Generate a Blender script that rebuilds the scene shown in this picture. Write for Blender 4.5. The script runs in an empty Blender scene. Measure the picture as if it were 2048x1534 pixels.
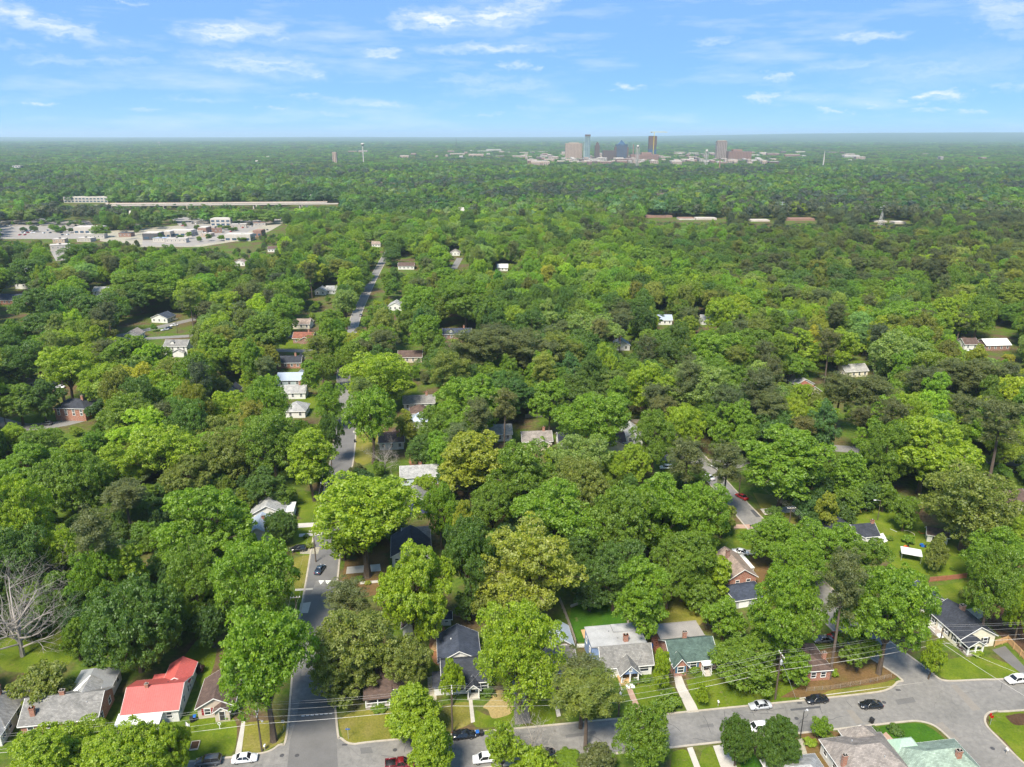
import bpy, bmesh, math, random
import numpy as np
from mathutils import Vector, Matrix

S = bpy.context.scene
COL = S.collection
R_ = math.radians

# ------------------------------------------------------------------ camera
FPX, CX, CY, HCAM, HOR = 1500.0, 1024.0, 767.0, 112.0, 270.0   # in photo pixels (2048 x 1534)
PITCH = math.atan((CY - HOR) / FPX)
sp, cp = math.sin(PITCH), math.cos(PITCH)
cam = bpy.data.cameras.new('camera')
cam.sensor_width = 36.0
cam.lens = FPX / 2048.0 * 36.0
cam.clip_start = 1.0
cam.clip_end = 200000.0
camo = bpy.data.objects.new('camera', cam)
camo.location = (0, 0, HCAM)
camo.rotation_euler = (math.pi / 2 - PITCH, 0, 0)
COL.objects.link(camo)
S.camera = camo

# ------------------------------------------------------------------ light and exposure
SUN_EL, SUN_AZ = 54.0, 205.0      # azimuth clockwise from +Y (north = away from the camera)
SUN_STR, SUN_ANG, SKY_STR, EXPO = 3.8, 15.0, 0.058, 1.22
CLOUD_L = 8.6
S.view_settings.view_transform = 'Standard'
S.view_settings.look = 'None'
S.view_settings.exposure = EXPO
S.view_settings.gamma = 1.0
S.view_settings.use_curve_mapping = False
S.render.engine = 'CYCLES'
S.cycles.use_denoising = True
S.cycles.max_bounces = 6
S.cycles.diffuse_bounces = 4
S.cycles.transmission_bounces = 4
S.cycles.volume_bounces = 1
S.cycles.use_adaptive_sampling = True
S.cycles.adaptive_threshold = 0.02

sun = bpy.data.lights.new('sun', 'SUN')
sun.energy = SUN_STR
sun.angle = R_(SUN_ANG)
sun.color = (1.0, 0.93, 0.80)
suno = bpy.data.objects.new('sun', sun)
sd = Vector((math.sin(R_(SUN_AZ)) * math.cos(R_(SUN_EL)), math.cos(R_(SUN_AZ)) * math.cos(R_(SUN_EL)), math.sin(R_(SUN_EL))))
suno.rotation_euler = sd.to_track_quat('Z', 'Y').to_euler()
suno.location = sd * 500
COL.objects.link(suno)


def P(px, py, z=0.0):
    """photo pixel -> world point on the plane at height z"""
    x = (px - CX) / FPX
    v = (py - CY) / FPX
    t = (HCAM - z) / (sp + v * cp)
    return Vector((x * t, (cp - v * sp) * t, z))


def Q(X, Y, Z):
    """world -> photo pixel and depth"""
    Z = Z - HCAM
    t = Y * cp - Z * sp
    return CX + FPX * X / t, CY - FPX * (Y * sp + Z * cp) / t, t


def azel(px, py):
    x = (px - CX) / FPX
    v = (py - CY) / FPX
    d = Vector((x, cp - v * sp, -sp - v * cp)).normalized()
    return math.atan2(d.x, d.y), math.asin(d.z)


# ------------------------------------------------------------------ world: sky with clouds
W = bpy.data.worlds.new('World')
S.world = W
W.use_nodes = True
wt = W.node_tree
wt.nodes.clear()


def wn(t, **k):
    n = wt.nodes.new(t)
    for a, b in k.items():
        setattr(n, a, b)
    return n


wl = wt.links.new
sky = wn('ShaderNodeTexSky', sky_type='NISHITA', sun_disc=False)
sky.sun_elevation = R_(SUN_EL)
sky.sun_rotation = R_(SUN_AZ)
sky.altitude = 4000
sky.air_density = 0.6
sky.dust_density = 0.0
sky.ozone_density = 4.0
hs = wn('ShaderNodeHueSaturation')
hs.inputs['Saturation'].default_value = 1.3
hs.inputs['Value'].default_value = 1.0
wl(sky.outputs[0], hs.inputs['Color'])
# bright summer veil: an even azure over the whole dome
veil = wn('ShaderNodeMix', data_type='RGBA')
veil.inputs['Factor'].default_value = 0.62
veil.inputs['B'].default_value = (3.0, 5.5, 10.2, 1)
wl(hs.outputs[0], veil.inputs['A'])
geo = wn('ShaderNodeTexCoord')
sep = wn('ShaderNodeSeparateXYZ')
wl(geo.outputs['Generated'], sep.inputs[0])
az = wn('ShaderNodeMath', operation='ARCTAN2')
wl(sep.outputs[0], az.inputs[0])
wl(sep.outputs[1], az.inputs[1])
el = wn('ShaderNodeMath', operation='ARCSINE')
wl(sep.outputs[2], el.inputs[0])
pv = wn('ShaderNodeCombineXYZ')
wl(az.outputs[0], pv.inputs[0])
wl(el.outputs[0], pv.inputs[1])
# ragged edges
dm = wn('ShaderNodeVectorMath', operation='MULTIPLY')
dm.inputs[1].default_value = (1.0, 2.2, 1.0)
wl(pv.outputs[0], dm.inputs[0])
dn = wn('ShaderNodeTexNoise')
dn.inputs['Scale'].default_value = 38.0
dn.inputs['Detail'].default_value = 7.0
dn.inputs['Roughness'].default_value = 0.62
wl(dm.outputs[0], dn.inputs['Vector'])
ds = wn('ShaderNodeVectorMath', operation='SUBTRACT')
ds.inputs[1].default_value = (0.5, 0.5, 0.5)
wl(dn.outputs['Color'], ds.inputs[0])
dk = wn('ShaderNodeVectorMath', operation='MULTIPLY')
dk.inputs[1].default_value = (0.120, 0.024, 0.0)
wl(ds.outputs[0], dk.inputs[0])
pd = wn('ShaderNodeVectorMath', operation='ADD')
wl(pv.outputs[0], pd.inputs[0])
wl(dk.outputs[0], pd.inputs[1])
# (centre px, centre py, half width px, half height px, tilt degrees, density)
CLOUDS = [
    (70, 42, 190, 22, -14, .75), (460, 62, 120, 22, 5, .85), (570, 78, 40, 9, 8, .55), (520, 128, 165, 26, -3, .55), (630, 146, 55, 11, 0, .75),
    (870, 40, 95, 24, 2, 1.0), (985, 30, 70, 22, 8, .85), (1050, 22, 110, 34, 25, .55), (762, 106, 45, 10, 0, .9), (980, 97, 160, 9, 1, .6),
    (1040, 132, 30, 9, -10, .6), (740, 207, 120, 11, -3, .45), (63, 205, 38, 6, 0, .8), (285, 217, 40, 5, 0, .5), (546, 217, 30, 6, 0, .75),
    (670, 230, 34, 6, 0, .6), (1255, 175, 38, 7, 0, .85), (1430, 80, 52, 8, 3, .65), (1735, 72, 90, 9, -2, .65), (1548, 155, 24, 9, 0, .85),
    (1530, 193, 48, 9, 0, .95), (1665, 222, 32, 6, 0, .8), (1740, 210, 34, 6, 0, .8), (1885, 190, 62, 11, 0, .95), (1812, 205, 26, 6, 0, .7),
    (1870, 217, 50, 5, 0, .6), (1950, 222, 26, 5, 0, .6), (2030, 172, 40, 12, 0, .5), (2010, 25, 110, 40, -25, .55), (1880, 140, 260, 40, 4, .28),
    (110, 122, 80, 8, 0, .4), (230, 122, 90, 8, 0, .35), (40, 90, 60, 8, 0, .4), (400, 200, 70, 6, 0, .35), (1620, 200, 30, 4, 0, .5), (940, 160, 90, 10, 3, .35),
    (1010, 175, 140, 14, 5, .3), (620, 190, 30, 5, 0, .5), (970, 228, 30, 5, 0, .5), (1075, 215, 50, 9, 0, .3), (270, 8, 30, 6, 0, .6), (1700, 130, 160, 12, 4, .3)]
acc = None
for (cx_, cy_, hw, hh, rt, den) in CLOUDS:
    a0, e0 = azel(cx_, cy_)
    a1, _ = azel(cx_ + hw, cy_)
    _, e1 = azel(cx_, cy_ - hh)
    m = wn('ShaderNodeMapping', vector_type='TEXTURE')
    m.inputs['Location'].default_value = (a0, e0, 0)
    m.inputs['Rotation'].default_value = (0, 0, R_(rt))
    m.inputs['Scale'].default_value = (abs(a1 - a0) * 1.25, abs(e1 - e0) * 1.5, 1)
    wl(pd.outputs[0], m.inputs[0])
    ln = wn('ShaderNodeVectorMath', operation='LENGTH')
    wl(m.outputs[0], ln.inputs[0])
    mr = wn('ShaderNodeMapRange', interpolation_type='SMOOTHSTEP')
    mr.inputs[1].default_value = 1.0
    mr.inputs[2].default_value = 0.0
    mr.inputs[3].default_value = 0.0
    mr.inputs[4].default_value = den * (.85 if hw > 60 else .66)
    wl(ln.outputs['Value'], mr.inputs[0])
    if acc is None:
        acc = mr.outputs[0]
    else:
        mx = wn('ShaderNodeMath', operation='MAXIMUM')
        wl(acc, mx.inputs[0])
        wl(mr.outputs[0], mx.inputs[1])
        acc = mx.outputs[0]
# thin high streaks over the whole sky
st = wn('ShaderNodeMapping')
st.inputs['Scale'].default_value = (2.2, 13.0, 1)
st.inputs['Rotation'].default_value = (0, 0, R_(6))
wl(pv.outputs[0], st.inputs[0])
sn = wn('ShaderNodeTexNoise')
sn.inputs['Scale'].default_value = 2.6
sn.inputs['Detail'].default_value = 5
sn.inputs['Roughness'].default_value = 0.6
wl(st.outputs[0], sn.inputs['Vector'])
sr = wn('ShaderNodeMapRange')
sr.inputs[1].default_value = 0.5
sr.inputs[2].default_value = 0.85
sr.inputs[4].default_value = 0.5
wl(sn.outputs[0], sr.inputs[0])
# inner texture of the clouds
fn = wn('ShaderNodeTexNoise')
fn.inputs['Scale'].default_value = 95.0
fn.inputs['Detail'].default_value = 6
fm_ = wn('ShaderNodeVectorMath', operation='MULTIPLY')
fm_.inputs[1].default_value = (0.28, 2.4, 1.0)
wl(pd.outputs[0], fm_.inputs[0])
wl(fm_.outputs[0], fn.inputs['Vector'])
fr = wn('ShaderNodeMapRange')
fr.inputs[1].default_value = 0.25
fr.inputs[2].default_value = 0.62
fr.inputs[3].default_value = 0.2
fr.inputs[4].default_value = 1.0
wl(fn.outputs[0], fr.inputs[0])
mu = wn('ShaderNodeMath', operation='MULTIPLY')
wl(acc, mu.inputs[0])
wl(fr.outputs[0], mu.inputs[1])
mm = wn('ShaderNodeMath', operation='MAXIMUM', use_clamp=True)
wl(mu.outputs[0], mm.inputs[0])
wl(sr.outputs[0], mm.inputs[1])


def cloud_bg(fac):
    mix = wn('ShaderNodeMix', data_type='RGBA')
    mix.inputs['B'].default_value = (CLOUD_L, CLOUD_L * 1.02, CLOUD_L * 1.07, 1)
    wl(fac, mix.inputs['Factor'])
    wl(veil.outputs['Result'], mix.inputs['A'])
    bg = wn('ShaderNodeBackground')
    bg.inputs['Strength'].default_value = SKY_STR
    wl(mix.outputs['Result'], bg.inputs['Color'])
    return bg.outputs[0]


# the traced clouds stand low over the horizon; elsewhere the same sky goes on with the thin streaks only
lo = wn('ShaderNodeMath', operation='LESS_THAN')
lo.inputs[1].default_value = 0.26
wl(el.outputs[0], lo.inputs[0])
ab = wn('ShaderNodeMath', operation='ABSOLUTE')
wl(az.outputs[0], ab.inputs[0])
la = wn('ShaderNodeMath', operation='LESS_THAN')
la.inputs[1].default_value = 0.8
wl(ab.outputs[0], la.inputs[0])
an = wn('ShaderNodeMath', operation='MULTIPLY')
wl(lo.outputs[0], an.inputs[0])
wl(la.outputs[0], an.inputs[1])
wm = wn('ShaderNodeMixShader')
wl(an.outputs[0], wm.inputs[0])
wl(cloud_bg(sr.outputs[0]), wm.inputs[1])
wl(cloud_bg(mm.outputs[0]), wm.inputs[2])
wo = wn('ShaderNodeOutputWorld')
wl(wm.outputs[0], wo.inputs[0])
W.cycles.sampling_method = 'MANUAL'
W.cycles.sample_map_resolution = 512

# ------------------------------------------------------------------ material helpers
MATS = {}


def new_mat(name):
    m = bpy.data.materials.new(name)
    m.use_nodes = True
    m.node_tree.nodes.clear()
    MATS[name] = m
    return m


def node(m, t, **k):
    n = m.node_tree.nodes.new(t)
    for a, b in k.items():
        setattr(n, a, b)
    return n


def link(m, a, b):
    m.node_tree.links.new(a, b)


def ramp(m, fac, stops):
    r = node(m, 'ShaderNodeValToRGB')
    e = r.color_ramp.elements
    while len(e) < len(stops):
        e.new(0.5)
    for i, (p, c) in enumerate(stops):
        e[i].position = p
        e[i].color = (*c, 1)
    link(m, fac, r.inputs[0])
    return r.outputs[0]


def noise(m, vec, scale, detail=4, rough=0.55):
    n = node(m, 'ShaderNodeTexNoise')
    n.inputs['Scale'].default_value = scale
    n.inputs['Detail'].default_value = detail
    n.inputs['Roughness'].default_value = rough
    if vec is not None:
        link(m, vec, n.inputs['Vector'])
    return n.outputs[0]


def mixc(m, fac, a, b, mode='MIX'):
    n = node(m, 'ShaderNodeMix', data_type='RGBA', blend_type=mode)
    for s, v in (('Factor', fac), ('A', a), ('B', b)):
        if isinstance(v, (int, float)):
            n.inputs[s].default_value = v
        elif isinstance(v, tuple):
            n.inputs[s].default_value = (*v[:3], 1)
        else:
            link(m, v, n.inputs[s])
    return n.outputs['Result']


def finish(m, color, rough=0.8, spec=0.3, bump=None, bstr=0.3, bdist=0.05, metal=0.0, coat=0.0):
    b = node(m, 'ShaderNodeBsdfPrincipled')
    if isinstance(color, tuple):
        b.inputs['Base Color'].default_value = (*color[:3], 1)
    else:
        link(m, color, b.inputs['Base Color'])
    if isinstance(rough, (int, float)):
        b.inputs['Roughness'].default_value = rough
    else:
        link(m, rough, b.inputs['Roughness'])
    b.inputs['Specular IOR Level'].default_value = spec
    b.inputs['Metallic'].default_value = metal
    b.inputs['Coat Weight'].default_value = coat
    if bump is not None:
        bn = node(m, 'ShaderNodeBump')
        bn.inputs['Strength'].default_value = bstr
        bn.inputs['Distance'].default_value = bdist
        link(m, bump, bn.inputs['Height'])
        link(m, bn.outputs[0], b.inputs['Normal'])
    o = node(m, 'ShaderNodeOutputMaterial')
    link(m, b.outputs[0], o.inputs[0])
    return m


def wpos(m):
    return node(m, 'ShaderNodeNewGeometry').outputs['Position']


def opos(m):
    return node(m, 'ShaderNodeTexCoord').outputs['Object']


def speckle(name, c, var=0.25, scale=1.5, rough=0.8, spec=0.3, metal=0.0, coat=0.0, fine=12.0, world=False):
    """plain coloured surface with large stains and fine grain"""
    if name in MATS:
        return MATS[name]
    m = new_mat(name)
    v = wpos(m) if world else opos(m)
    n1 = noise(m, v, scale, 5, .6)
    n2 = noise(m, v, fine, 2)
    a = ramp(m, n1, [(0.28, tuple(x * (1 - var) for x in c)), (0.72, tuple(min(1, x * (1 + var)) for x in c))])
    col = mixc(m, 0.35, a, ramp(m, n2, [(0.3, tuple(x * .7 for x in c)), (0.7, tuple(min(1, x * 1.25) for x in c))]))
    return finish(m, col, rough, spec, n2, .2, .02, metal, coat)


def shingle(name, c, var=0.2):
    if name in MATS:
        return MATS[name]
    m = new_mat(name)
    v = opos(m)
    w = node(m, 'ShaderNodeTexBrick')
    w.inputs['Scale'].default_value = 1.0
    w.inputs['Brick Width'].default_value = 0.45
    w.inputs['Row Height'].default_value = 0.22
    w.inputs['Mortar Size'].default_value = 0.012
    w.inputs['Color1'].default_value = (*[x * (1 - var) for x in c], 1)
    w.inputs['Color2'].default_value = (*[min(1, x * (1 + var)) for x in c], 1)
    w.inputs['Mortar'].default_value = (*[x * .6 for x in c], 1)
    link(m, v, w.inputs['Vector'])
    st_ = noise(m, v, 0.5, 5, .65)
    col = mixc(m, 1.0, w.outputs['Color'], ramp(m, st_, [(0.3, (.72, .72, .72)), (0.7, (1.22, 1.2, 1.18))]), 'MULTIPLY')
    return finish(m, col, .9, .2, w.outputs['Fac'], .25, .02)


def brick_mat(name, c, mortar=(.42, .38, .33)):
    if name in MATS:
        return MATS[name]
    m = new_mat(name)
    g = node(m, 'ShaderNodeTexCoord')
    s = node(m, 'ShaderNodeSeparateXYZ')
    link(m, g.outputs['Object'], s.inputs[0])
    ad = node(m, 'ShaderNodeMath', operation='ADD')
    link(m, s.outputs[0], ad.inputs[0])
    link(m, s.outputs[1], ad.inputs[1])
    cb = node(m, 'ShaderNodeCombineXYZ')
    link(m, ad.outputs[0], cb.inputs[0])
    link(m, s.outputs[2], cb.inputs[1])
    w = node(m, 'ShaderNodeTexBrick')
    w.inputs['Scale'].default_value = 1.0
    w.inputs['Brick Width'].default_value = 0.23
    w.inputs['Row Height'].default_value = 0.075
    w.inputs['Mortar Size'].default_value = 0.008
    w.inputs['Color1'].default_value = (*[x * .75 for x in c], 1)
    w.inputs['Color2'].default_value = (*[min(1, x * 1.3) for x in c], 1)
    w.inputs['Mortar'].default_value = (*mortar, 1)
    link(m, cb.outputs[0], w.inputs['Vector'])
    return finish(m, w.outputs['Color'], .9, .2, w.outputs['Fac'], .2, .02)


def siding(name, c, step=0.18):
    if name in MATS:
        return MATS[name]
    m = new_mat(name)
    v = opos(m)
    s = node(m, 'ShaderNodeSeparateXYZ')
    link(m, v, s.inputs[0])
    d = node(m, 'ShaderNodeMath', operation='MULTIPLY')
    d.inputs[1].default_value = 1 / step
    link(m, s.outputs[2], d.inputs[0])
    f = node(m, 'ShaderNodeMath', operation='FRACT')
    link(m, d.outputs[0], f.inputs[0])
    n1 = noise(m, v, .8, 5, .6)
    a = ramp(m, n1, [(0.25, tuple(x * .82 for x in c)), (0.75, tuple(min(1, x * 1.06) for x in c))])
    col = mixc(m, 1.0, a, ramp(m, f.outputs[0], [(0.0, (.72, .72, .72)), (0.14, (1, 1, 1))]), 'MULTIPLY')
    return finish(m, col, .6, .3, f.outputs[0], .35, .02)


# ------------------------------------------------------------------ mesh helpers
class MB:
    def __init__(self):
        self.v, self.f, self.m = [], [], []

    def add(self, vs, fs, mi=0):
        o = len(self.v)
        self.v += [tuple(p) for p in vs]
        for f in fs:
            self.f.append(tuple(i + o for i in f))
            self.m.append(mi)
        return self

    def box(self, x0, x1, y0, y1, z0, z1, mi=0):
        v = [(x0, y0, z0), (x1, y0, z0), (x1, y1, z0), (x0, y1, z0), (x0, y0, z1), (x1, y0, z1), (x1, y1, z1), (x0, y1, z1)]
        return self.add(v, [(0, 3, 2, 1), (4, 5, 6, 7), (0, 1, 5, 4), (1, 2, 6, 5), (2, 3, 7, 6), (3, 0, 4, 7)], mi)

    def prism(self, poly, z0, z1, mi=0):
        n = len(poly)
        v = [(x, y, z0) for x, y in poly] + [(x, y, z1) for x, y in poly]
        f = [tuple(range(n - 1, -1, -1)), tuple(range(n, 2 * n))]
        f += [(i, (i + 1) % n, n + (i + 1) % n, n + i) for i in range(n)]
        return self.add(v, f, mi)

    def tube(self, pts, rad, n=6, mi=0, cap=True):
        pts = [Vector(p) for p in pts]
        if isinstance(rad, (int, float)):
            rad = [rad] * len(pts)
        o = len(self.v)
        up = Vector((0, 0, 1))
        for i, p in enumerate(pts):
            d = (pts[min(i + 1, len(pts) - 1)] - pts[max(i - 1, 0)])
            d = d.normalized() if d.length > 1e-6 else up
            a = d.cross(Vector((1, 0, 0)) if abs(d.x) < .8 else Vector((0, 1, 0))).normalized()
            b = d.cross(a)
            for k in range(n):
                t = 2 * math.pi * k / n
                self.v.append(tuple(p + (a * math.cos(t) + b * math.sin(t)) * rad[i]))
        for i in range(len(pts) - 1):
            for k in range(n):
                self.f.append((o + i * n + k, o + i * n + (k + 1) % n, o + (i + 1) * n + (k + 1) % n, o + (i + 1) * n + k))
                self.m.append(mi)
        if cap:
            self.f.append(tuple(o + k for k in range(n - 1, -1, -1)))
            self.f.append(tuple(o + (len(pts) - 1) * n + k for k in range(n)))
            self.m += [mi, mi]
        return self

    def lathe(self, prof, n=12, mi=0, c=(0, 0, 0)):
        o = len(self.v)
        for r, z in prof:
            for k in range(n):
                t = 2 * math.pi * k / n
                self.v.append((c[0] + r * math.cos(t), c[1] + r * math.sin(t), c[2] + z))
        for i in range(len(prof) - 1):
            for k in range(n):
                self.f.append((o + i * n + k, o + i * n + (k + 1) % n, o + (i + 1) * n + (k + 1) % n, o + (i + 1) * n + k))
                self.m.append(mi)
        self.f.append(tuple(o + k for k in range(n - 1, -1, -1)))
        self.f.append(tuple(o + (len(prof) - 1) * n + k for k in range(n)))
        self.m += [mi, mi]
        return self

    def mesh(self, name, mats, smooth=False):
        me = bpy.data.meshes.new(name)
        me.from_pydata(self.v, [], self.f)
        for x in (mats if isinstance(mats, (list, tuple)) else [mats]):
            me.materials.append(x)
        if any(self.m):
            me.polygons.foreach_set('material_index', self.m)
        if smooth:
            me.polygons.foreach_set('use_smooth', [True] * len(me.polygons))
        me.update()
        return me

    def build(self, name, mats, parent=None, smooth=False, loc=None, rz=None):
        o = bpy.data.objects.new(name, self.mesh(name, mats, smooth))
        COL.objects.link(o)
        if parent is not None:
            o.parent = parent
        if loc is not None:
            o.location = loc
        if rz is not None:
            o.rotation_euler = (0, 0, rz)
        return o


def tag(o, label=None, cat=None, group=None, kind=None):
    if label:
        o['label'] = label
    if cat:
        o['category'] = cat
    if group:
        o['group'] = group
    if kind:
        o['kind'] = kind
    return o


def empty(name, loc, rz=0.0, label=None, cat=None, group=None):
    o = bpy.data.objects.new(name, None)
    COL.objects.link(o)
    o.location = loc
    o.rotation_euler = (0, 0, rz)
    o.empty_display_size = 1.0
    return tag(o, label, cat, group)


def struct(name, mb, mat, **k):
    return tag(mb.build(name, mat, **k), kind='structure')


def copy_tree(o, parent=None):
    c = o.copy()
    COL.objects.link(c)
    c.parent = parent
    for ch in o.children:
        copy_tree(ch, c)
    return c
# ------------------------------------------------------------------ ground, roads, lawns
from mathutils.geometry import tessellate_polygon

m = new_mat('ground')
v = wpos(m)
n1 = noise(m, v, 0.06, 6, .62)
n2 = noise(m, v, 0.9, 4, .6)
n3 = noise(m, v, 5.0, 3, .6)
grass = ramp(m, n2, [(0.25, (.040, .078, .010)), (0.5, (.075, .120, .014)), (0.75, (.120, .150, .026))])
litter = ramp(m, n2, [(0.25, (.060, .040, .022)), (0.75, (.150, .105, .055))])
gl = mixc(m, ramp(m, n1, [(0.44, (0, 0, 0)), (0.60, (1, 1, 1))]), grass, litter)
gcol = mixc(m, 1.0, gl, ramp(m, n3, [(0.3, (.75, .75, .75)), (0.7, (1.2, 1.2, 1.2))]), 'MULTIPLY')
finish(m, gcol, .95, .1, n3, .6, .08)

m = new_mat('far_woods')
v = wpos(m)
n1 = noise(m, v, 0.0016, 8, .7)
n2 = noise(m, v, 0.02, 4, .7)
c1 = ramp(m, n1, [(0.3, (.030, .060, .018)), (0.5, (.050, .085, .022)), (0.68, (.075, .110, .030)), (.78, (.17, .16, .10))])
finish(m, mixc(m, 1.0, c1, ramp(m, n2, [(.3, (.6, .6, .6)), (.7, (1.3, 1.3, 1.3))]), 'MULTIPLY'), .95, .05)


def lawn_mat(name, a, b, c):
    m = new_mat(name)
    v = wpos(m)
    n1 = noise(m, v, 0.22, 5, .6)
    n2 = noise(m, v, 2.4, 4, .65)
    col = ramp(m, n1, [(0.25, a), (0.5, b), (0.75, c)])
    col = mixc(m, 1.0, col, ramp(m, n2, [(0.28, (.68, .72, .6)), (0.72, (1.25, 1.22, 1.2))]), 'MULTIPLY')
    n3 = noise(m, v, .55, 6, .7)
    col = mixc(m, ramp(m, n3, [(0.60, (0, 0, 0)), (0.72, (.75, .75, .75))]), col, (.20, .165, .075))
    n4 = noise(m, v, .12, 3, .5)
    col = mixc(m, 1.0, col, ramp(m, n4, [(0.3, (.78, .82, .8)), (0.7, (1.16, 1.12, 1.05))]), 'MULTIPLY')
    finish(m, col, .95, .1, n2, .7, .1)
    return m


lawn_mat('lawn', (.062, .105, .010), (.102, .145, .012), (.150, .170, .026))
lawn_mat('lawn_deep', (.030, .085, .008), (.042, .110, .010), (.060, .130, .012))
lawn_mat('lawn_dry', (.115, .125, .016), (.170, .160, .035), (.215, .180, .065))
lawn_mat('straw', (.26, .19, .09), (.33, .25, .12), (.24, .20, .08))
lawn_mat('litter', (.095, .060, .030), (.145, .088, .042), (.12, .10, .03))
lawn_mat('red_dirt', (.20, .085, .045), (.27, .13, .075), (.17, .10, .06))
lawn_mat('mulch', (.060, .032, .022), (.085, .048, .032), (.10, .06, .04))
lawn_mat('gravel', (.25, .22, .18), (.33, .30, .26), (.28, .25, .20))
speckle('concrete', (.42, .39, .34), .18, .4, .9, .2, world=True, fine=6)
speckle('white_concrete', (.62, .60, .55), .1, .4, .9, .2, world=True, fine=6)
speckle('kerb_stone', (.36, .32, .26), .22, .6, .9, .2, world=True, fine=5)
speckle('brick_path', (.36, .24, .18), .2, 1.0, .9, .2, world=True, fine=8)
speckle('asphalt_dark', (.075, .075, .078), .2, .25, .9, .25, world=True, fine=8)
speckle('asphalt_mid', (.132, .127, .122), .2, .25, .9, .25, world=True, fine=8)
speckle('asphalt_patch', (.21, .19, .165), .15, .5, .9, .25, world=True, fine=8)
speckle('iron', (.06, .058, .06), .3, 3, .6, .5)
speckle('road_paint', (.70, .70, .66), .12, 1.5, .7, .3, world=True)

m = new_mat('asphalt')
v = wpos(m)
a1 = noise(m, v, 0.07, 6, .65)
a2 = noise(m, v, 0.9, 5, .7)
a3 = noise(m, v, 9.0, 2)
vo = node(m, 'ShaderNodeTexVoronoi', feature='DISTANCE_TO_EDGE')
vo.inputs['Scale'].default_value = 0.16
dv = node(m, 'ShaderNodeVectorMath', operation='ADD')
link(m, v, dv.inputs[0])
nz = node(m, 'ShaderNodeTexNoise')
nz.inputs['Scale'].default_value = .5
link(m, v, nz.inputs['Vector'])
link(m, nz.outputs['Color'], dv.inputs[1])
link(m, dv.outputs[0], vo.inputs['Vector'])
crack = ramp(m, vo.outputs['Distance'], [(0.0, (.78, .78, .78)), (0.008, (1, 1, 1))])
ac = ramp(m, a1, [(0.28, (.122, .118, .113)), (0.45, (.176, .169, .158)), (0.58, (.200, .190, .177)), (0.75, (.150, .145, .138))])
ac = mixc(m, 1.0, ac, ramp(m, a2, [(0.3, (.78, .78, .78)), (0.7, (1.18, 1.17, 1.15))]), 'MULTIPLY')
ac = mixc(m, 1.0, ac, crack, 'MULTIPLY')
finish(m, ac, .88, .3, a3, .25, .02)

NX, NY = 60, 40
# one ground sheet to the horizon
xs = [-60000, -30000, -15000, -8000, -4000, -2000, -1000, -500, 0, 500, 1000, 2000, 4000, 8000, 15000, 30000, 60000]
ys = [-600, 0, 250, 500, 1000, 1500, 2000, 2800, 4000, 6000, 9000, 14000, 20000, 30000, 45000]
mb = MB()
mb.v = [(x, y, 0.0) for y in ys for x in xs]
for j in range(len(ys) - 1):
    for i in range(len(xs) - 1):
        a = j * len(xs) + i
        mb.f.append((a, a + 1, a + 1 + len(xs), a + len(xs)))
        mb.m.append(1 if ys[j] >= 2800 else 0)
struct('ground', mb, [MATS['ground'], MATS['far_woods']])

# gentle far ridge, higher to the right
rng = random.Random(5)
mb = MB()
nx, ny = 150, 14
for j in range(ny):
    for i in range(nx):
        X = -42000 + 84000 * i / (nx - 1)
        Y = 9000 + 30000 * j / (ny - 1)
        prof = abs(math.sin(math.pi * j / (ny - 1))) ** 1.3
        side = 1 / (1 + math.exp(-(X / Y - .30) * 10))
        und = .5 + .5 * math.sin(X * .00031 + j * .9) * math.sin(X * .00083 + 1.3 * j)
        mb.v.append((X, Y, -3 + prof * (38 + 150 * side + 22 * und)))
for j in range(ny - 1):
    for i in range(nx - 1):
        a = j * nx + i
        mb.f.append((a, a + 1, a + 1 + nx, a + nx))
        mb.m.append(0)
struct('hills', mb, MATS['far_woods'], smooth=True)


def catmull(pts, n=6):
    out = []
    for i in range(len(pts) - 1):
        p0, p1, p2, p3 = (Vector(pts[max(i - 1, 0)]), Vector(pts[i]), Vector(pts[i + 1]), Vector(pts[min(i + 2, len(pts) - 1)]))
        for k in range(n):
            t = k / n
            out.append(.5 * ((2 * p1) + (p2 - p0) * t + (2 * p0 - 5 * p1 + 4 * p2 - p3) * t * t + (3 * p1 - p0 - 3 * p2 + p3) * t ** 3))
    out.append(Vector(pts[-1]))
    return out


def g(px, py):
    p = P(px, py)
    return (p.x, p.y)


def sheet(poly, z, mat, name, kind='structure'):
    vs = [Vector((x, y, 0)) for x, y in poly]
    tris = tessellate_polygon([vs])
    mb = MB()
    mb.add([(x, y, z) for x, y in poly], [])
    for t in tris:
        a, b, c = (vs[i] for i in t)
        if (b - a).cross(c - a).z < 0:
            t = (t[0], t[2], t[1])
        mb.f.append(tuple(t))
        mb.m.append(0)
    o = mb.build(name, MATS[mat])
    return tag(o, kind=kind)


def kerb(path, name='kerb', w=0.42, h=0.13):
    """raised strip along a path; the path is the road edge, the strip lies to its left"""
    mb = MB()
    n = len(path)
    L = []
    for i, p in enumerate(path):
        d = Vector(path[min(i + 1, n - 1)]) - Vector(path[max(i - 1, 0)])
        d = Vector((d.x, d.y)).normalized()
        q = Vector((-d.y, d.x))
        L.append((Vector((p[0], p[1])), q))
    for p, q in L:
        o = p + q * w
        mb.v += [(p.x, p.y, 0), (p.x, p.y, h), (o.x, o.y, h), (o.x, o.y, 0)]
    for i in range(n - 1):
        a = i * 4
        for k in range(3):
            mb.f.append((a + k, a + 4 + k, a + 5 + k, a + 1 + k)[::-1])
            mb.m.append(0)
    return struct(name, mb, MATS['kerb_stone'])


# kerb lines as traced on the ground (photo pixels -> ground)
R2C = [(-38.3, 108), (-41.5, 124), (-46, 146), (-51, 176), (-55.5, 204), (-63.1, 259), (-70.0, 295), (-77, 327), (-83, 352), (-91, 400), (-98, 450), (-104, 500), (-113, 600), (-123.5, 735), (-131, 850)]


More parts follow.
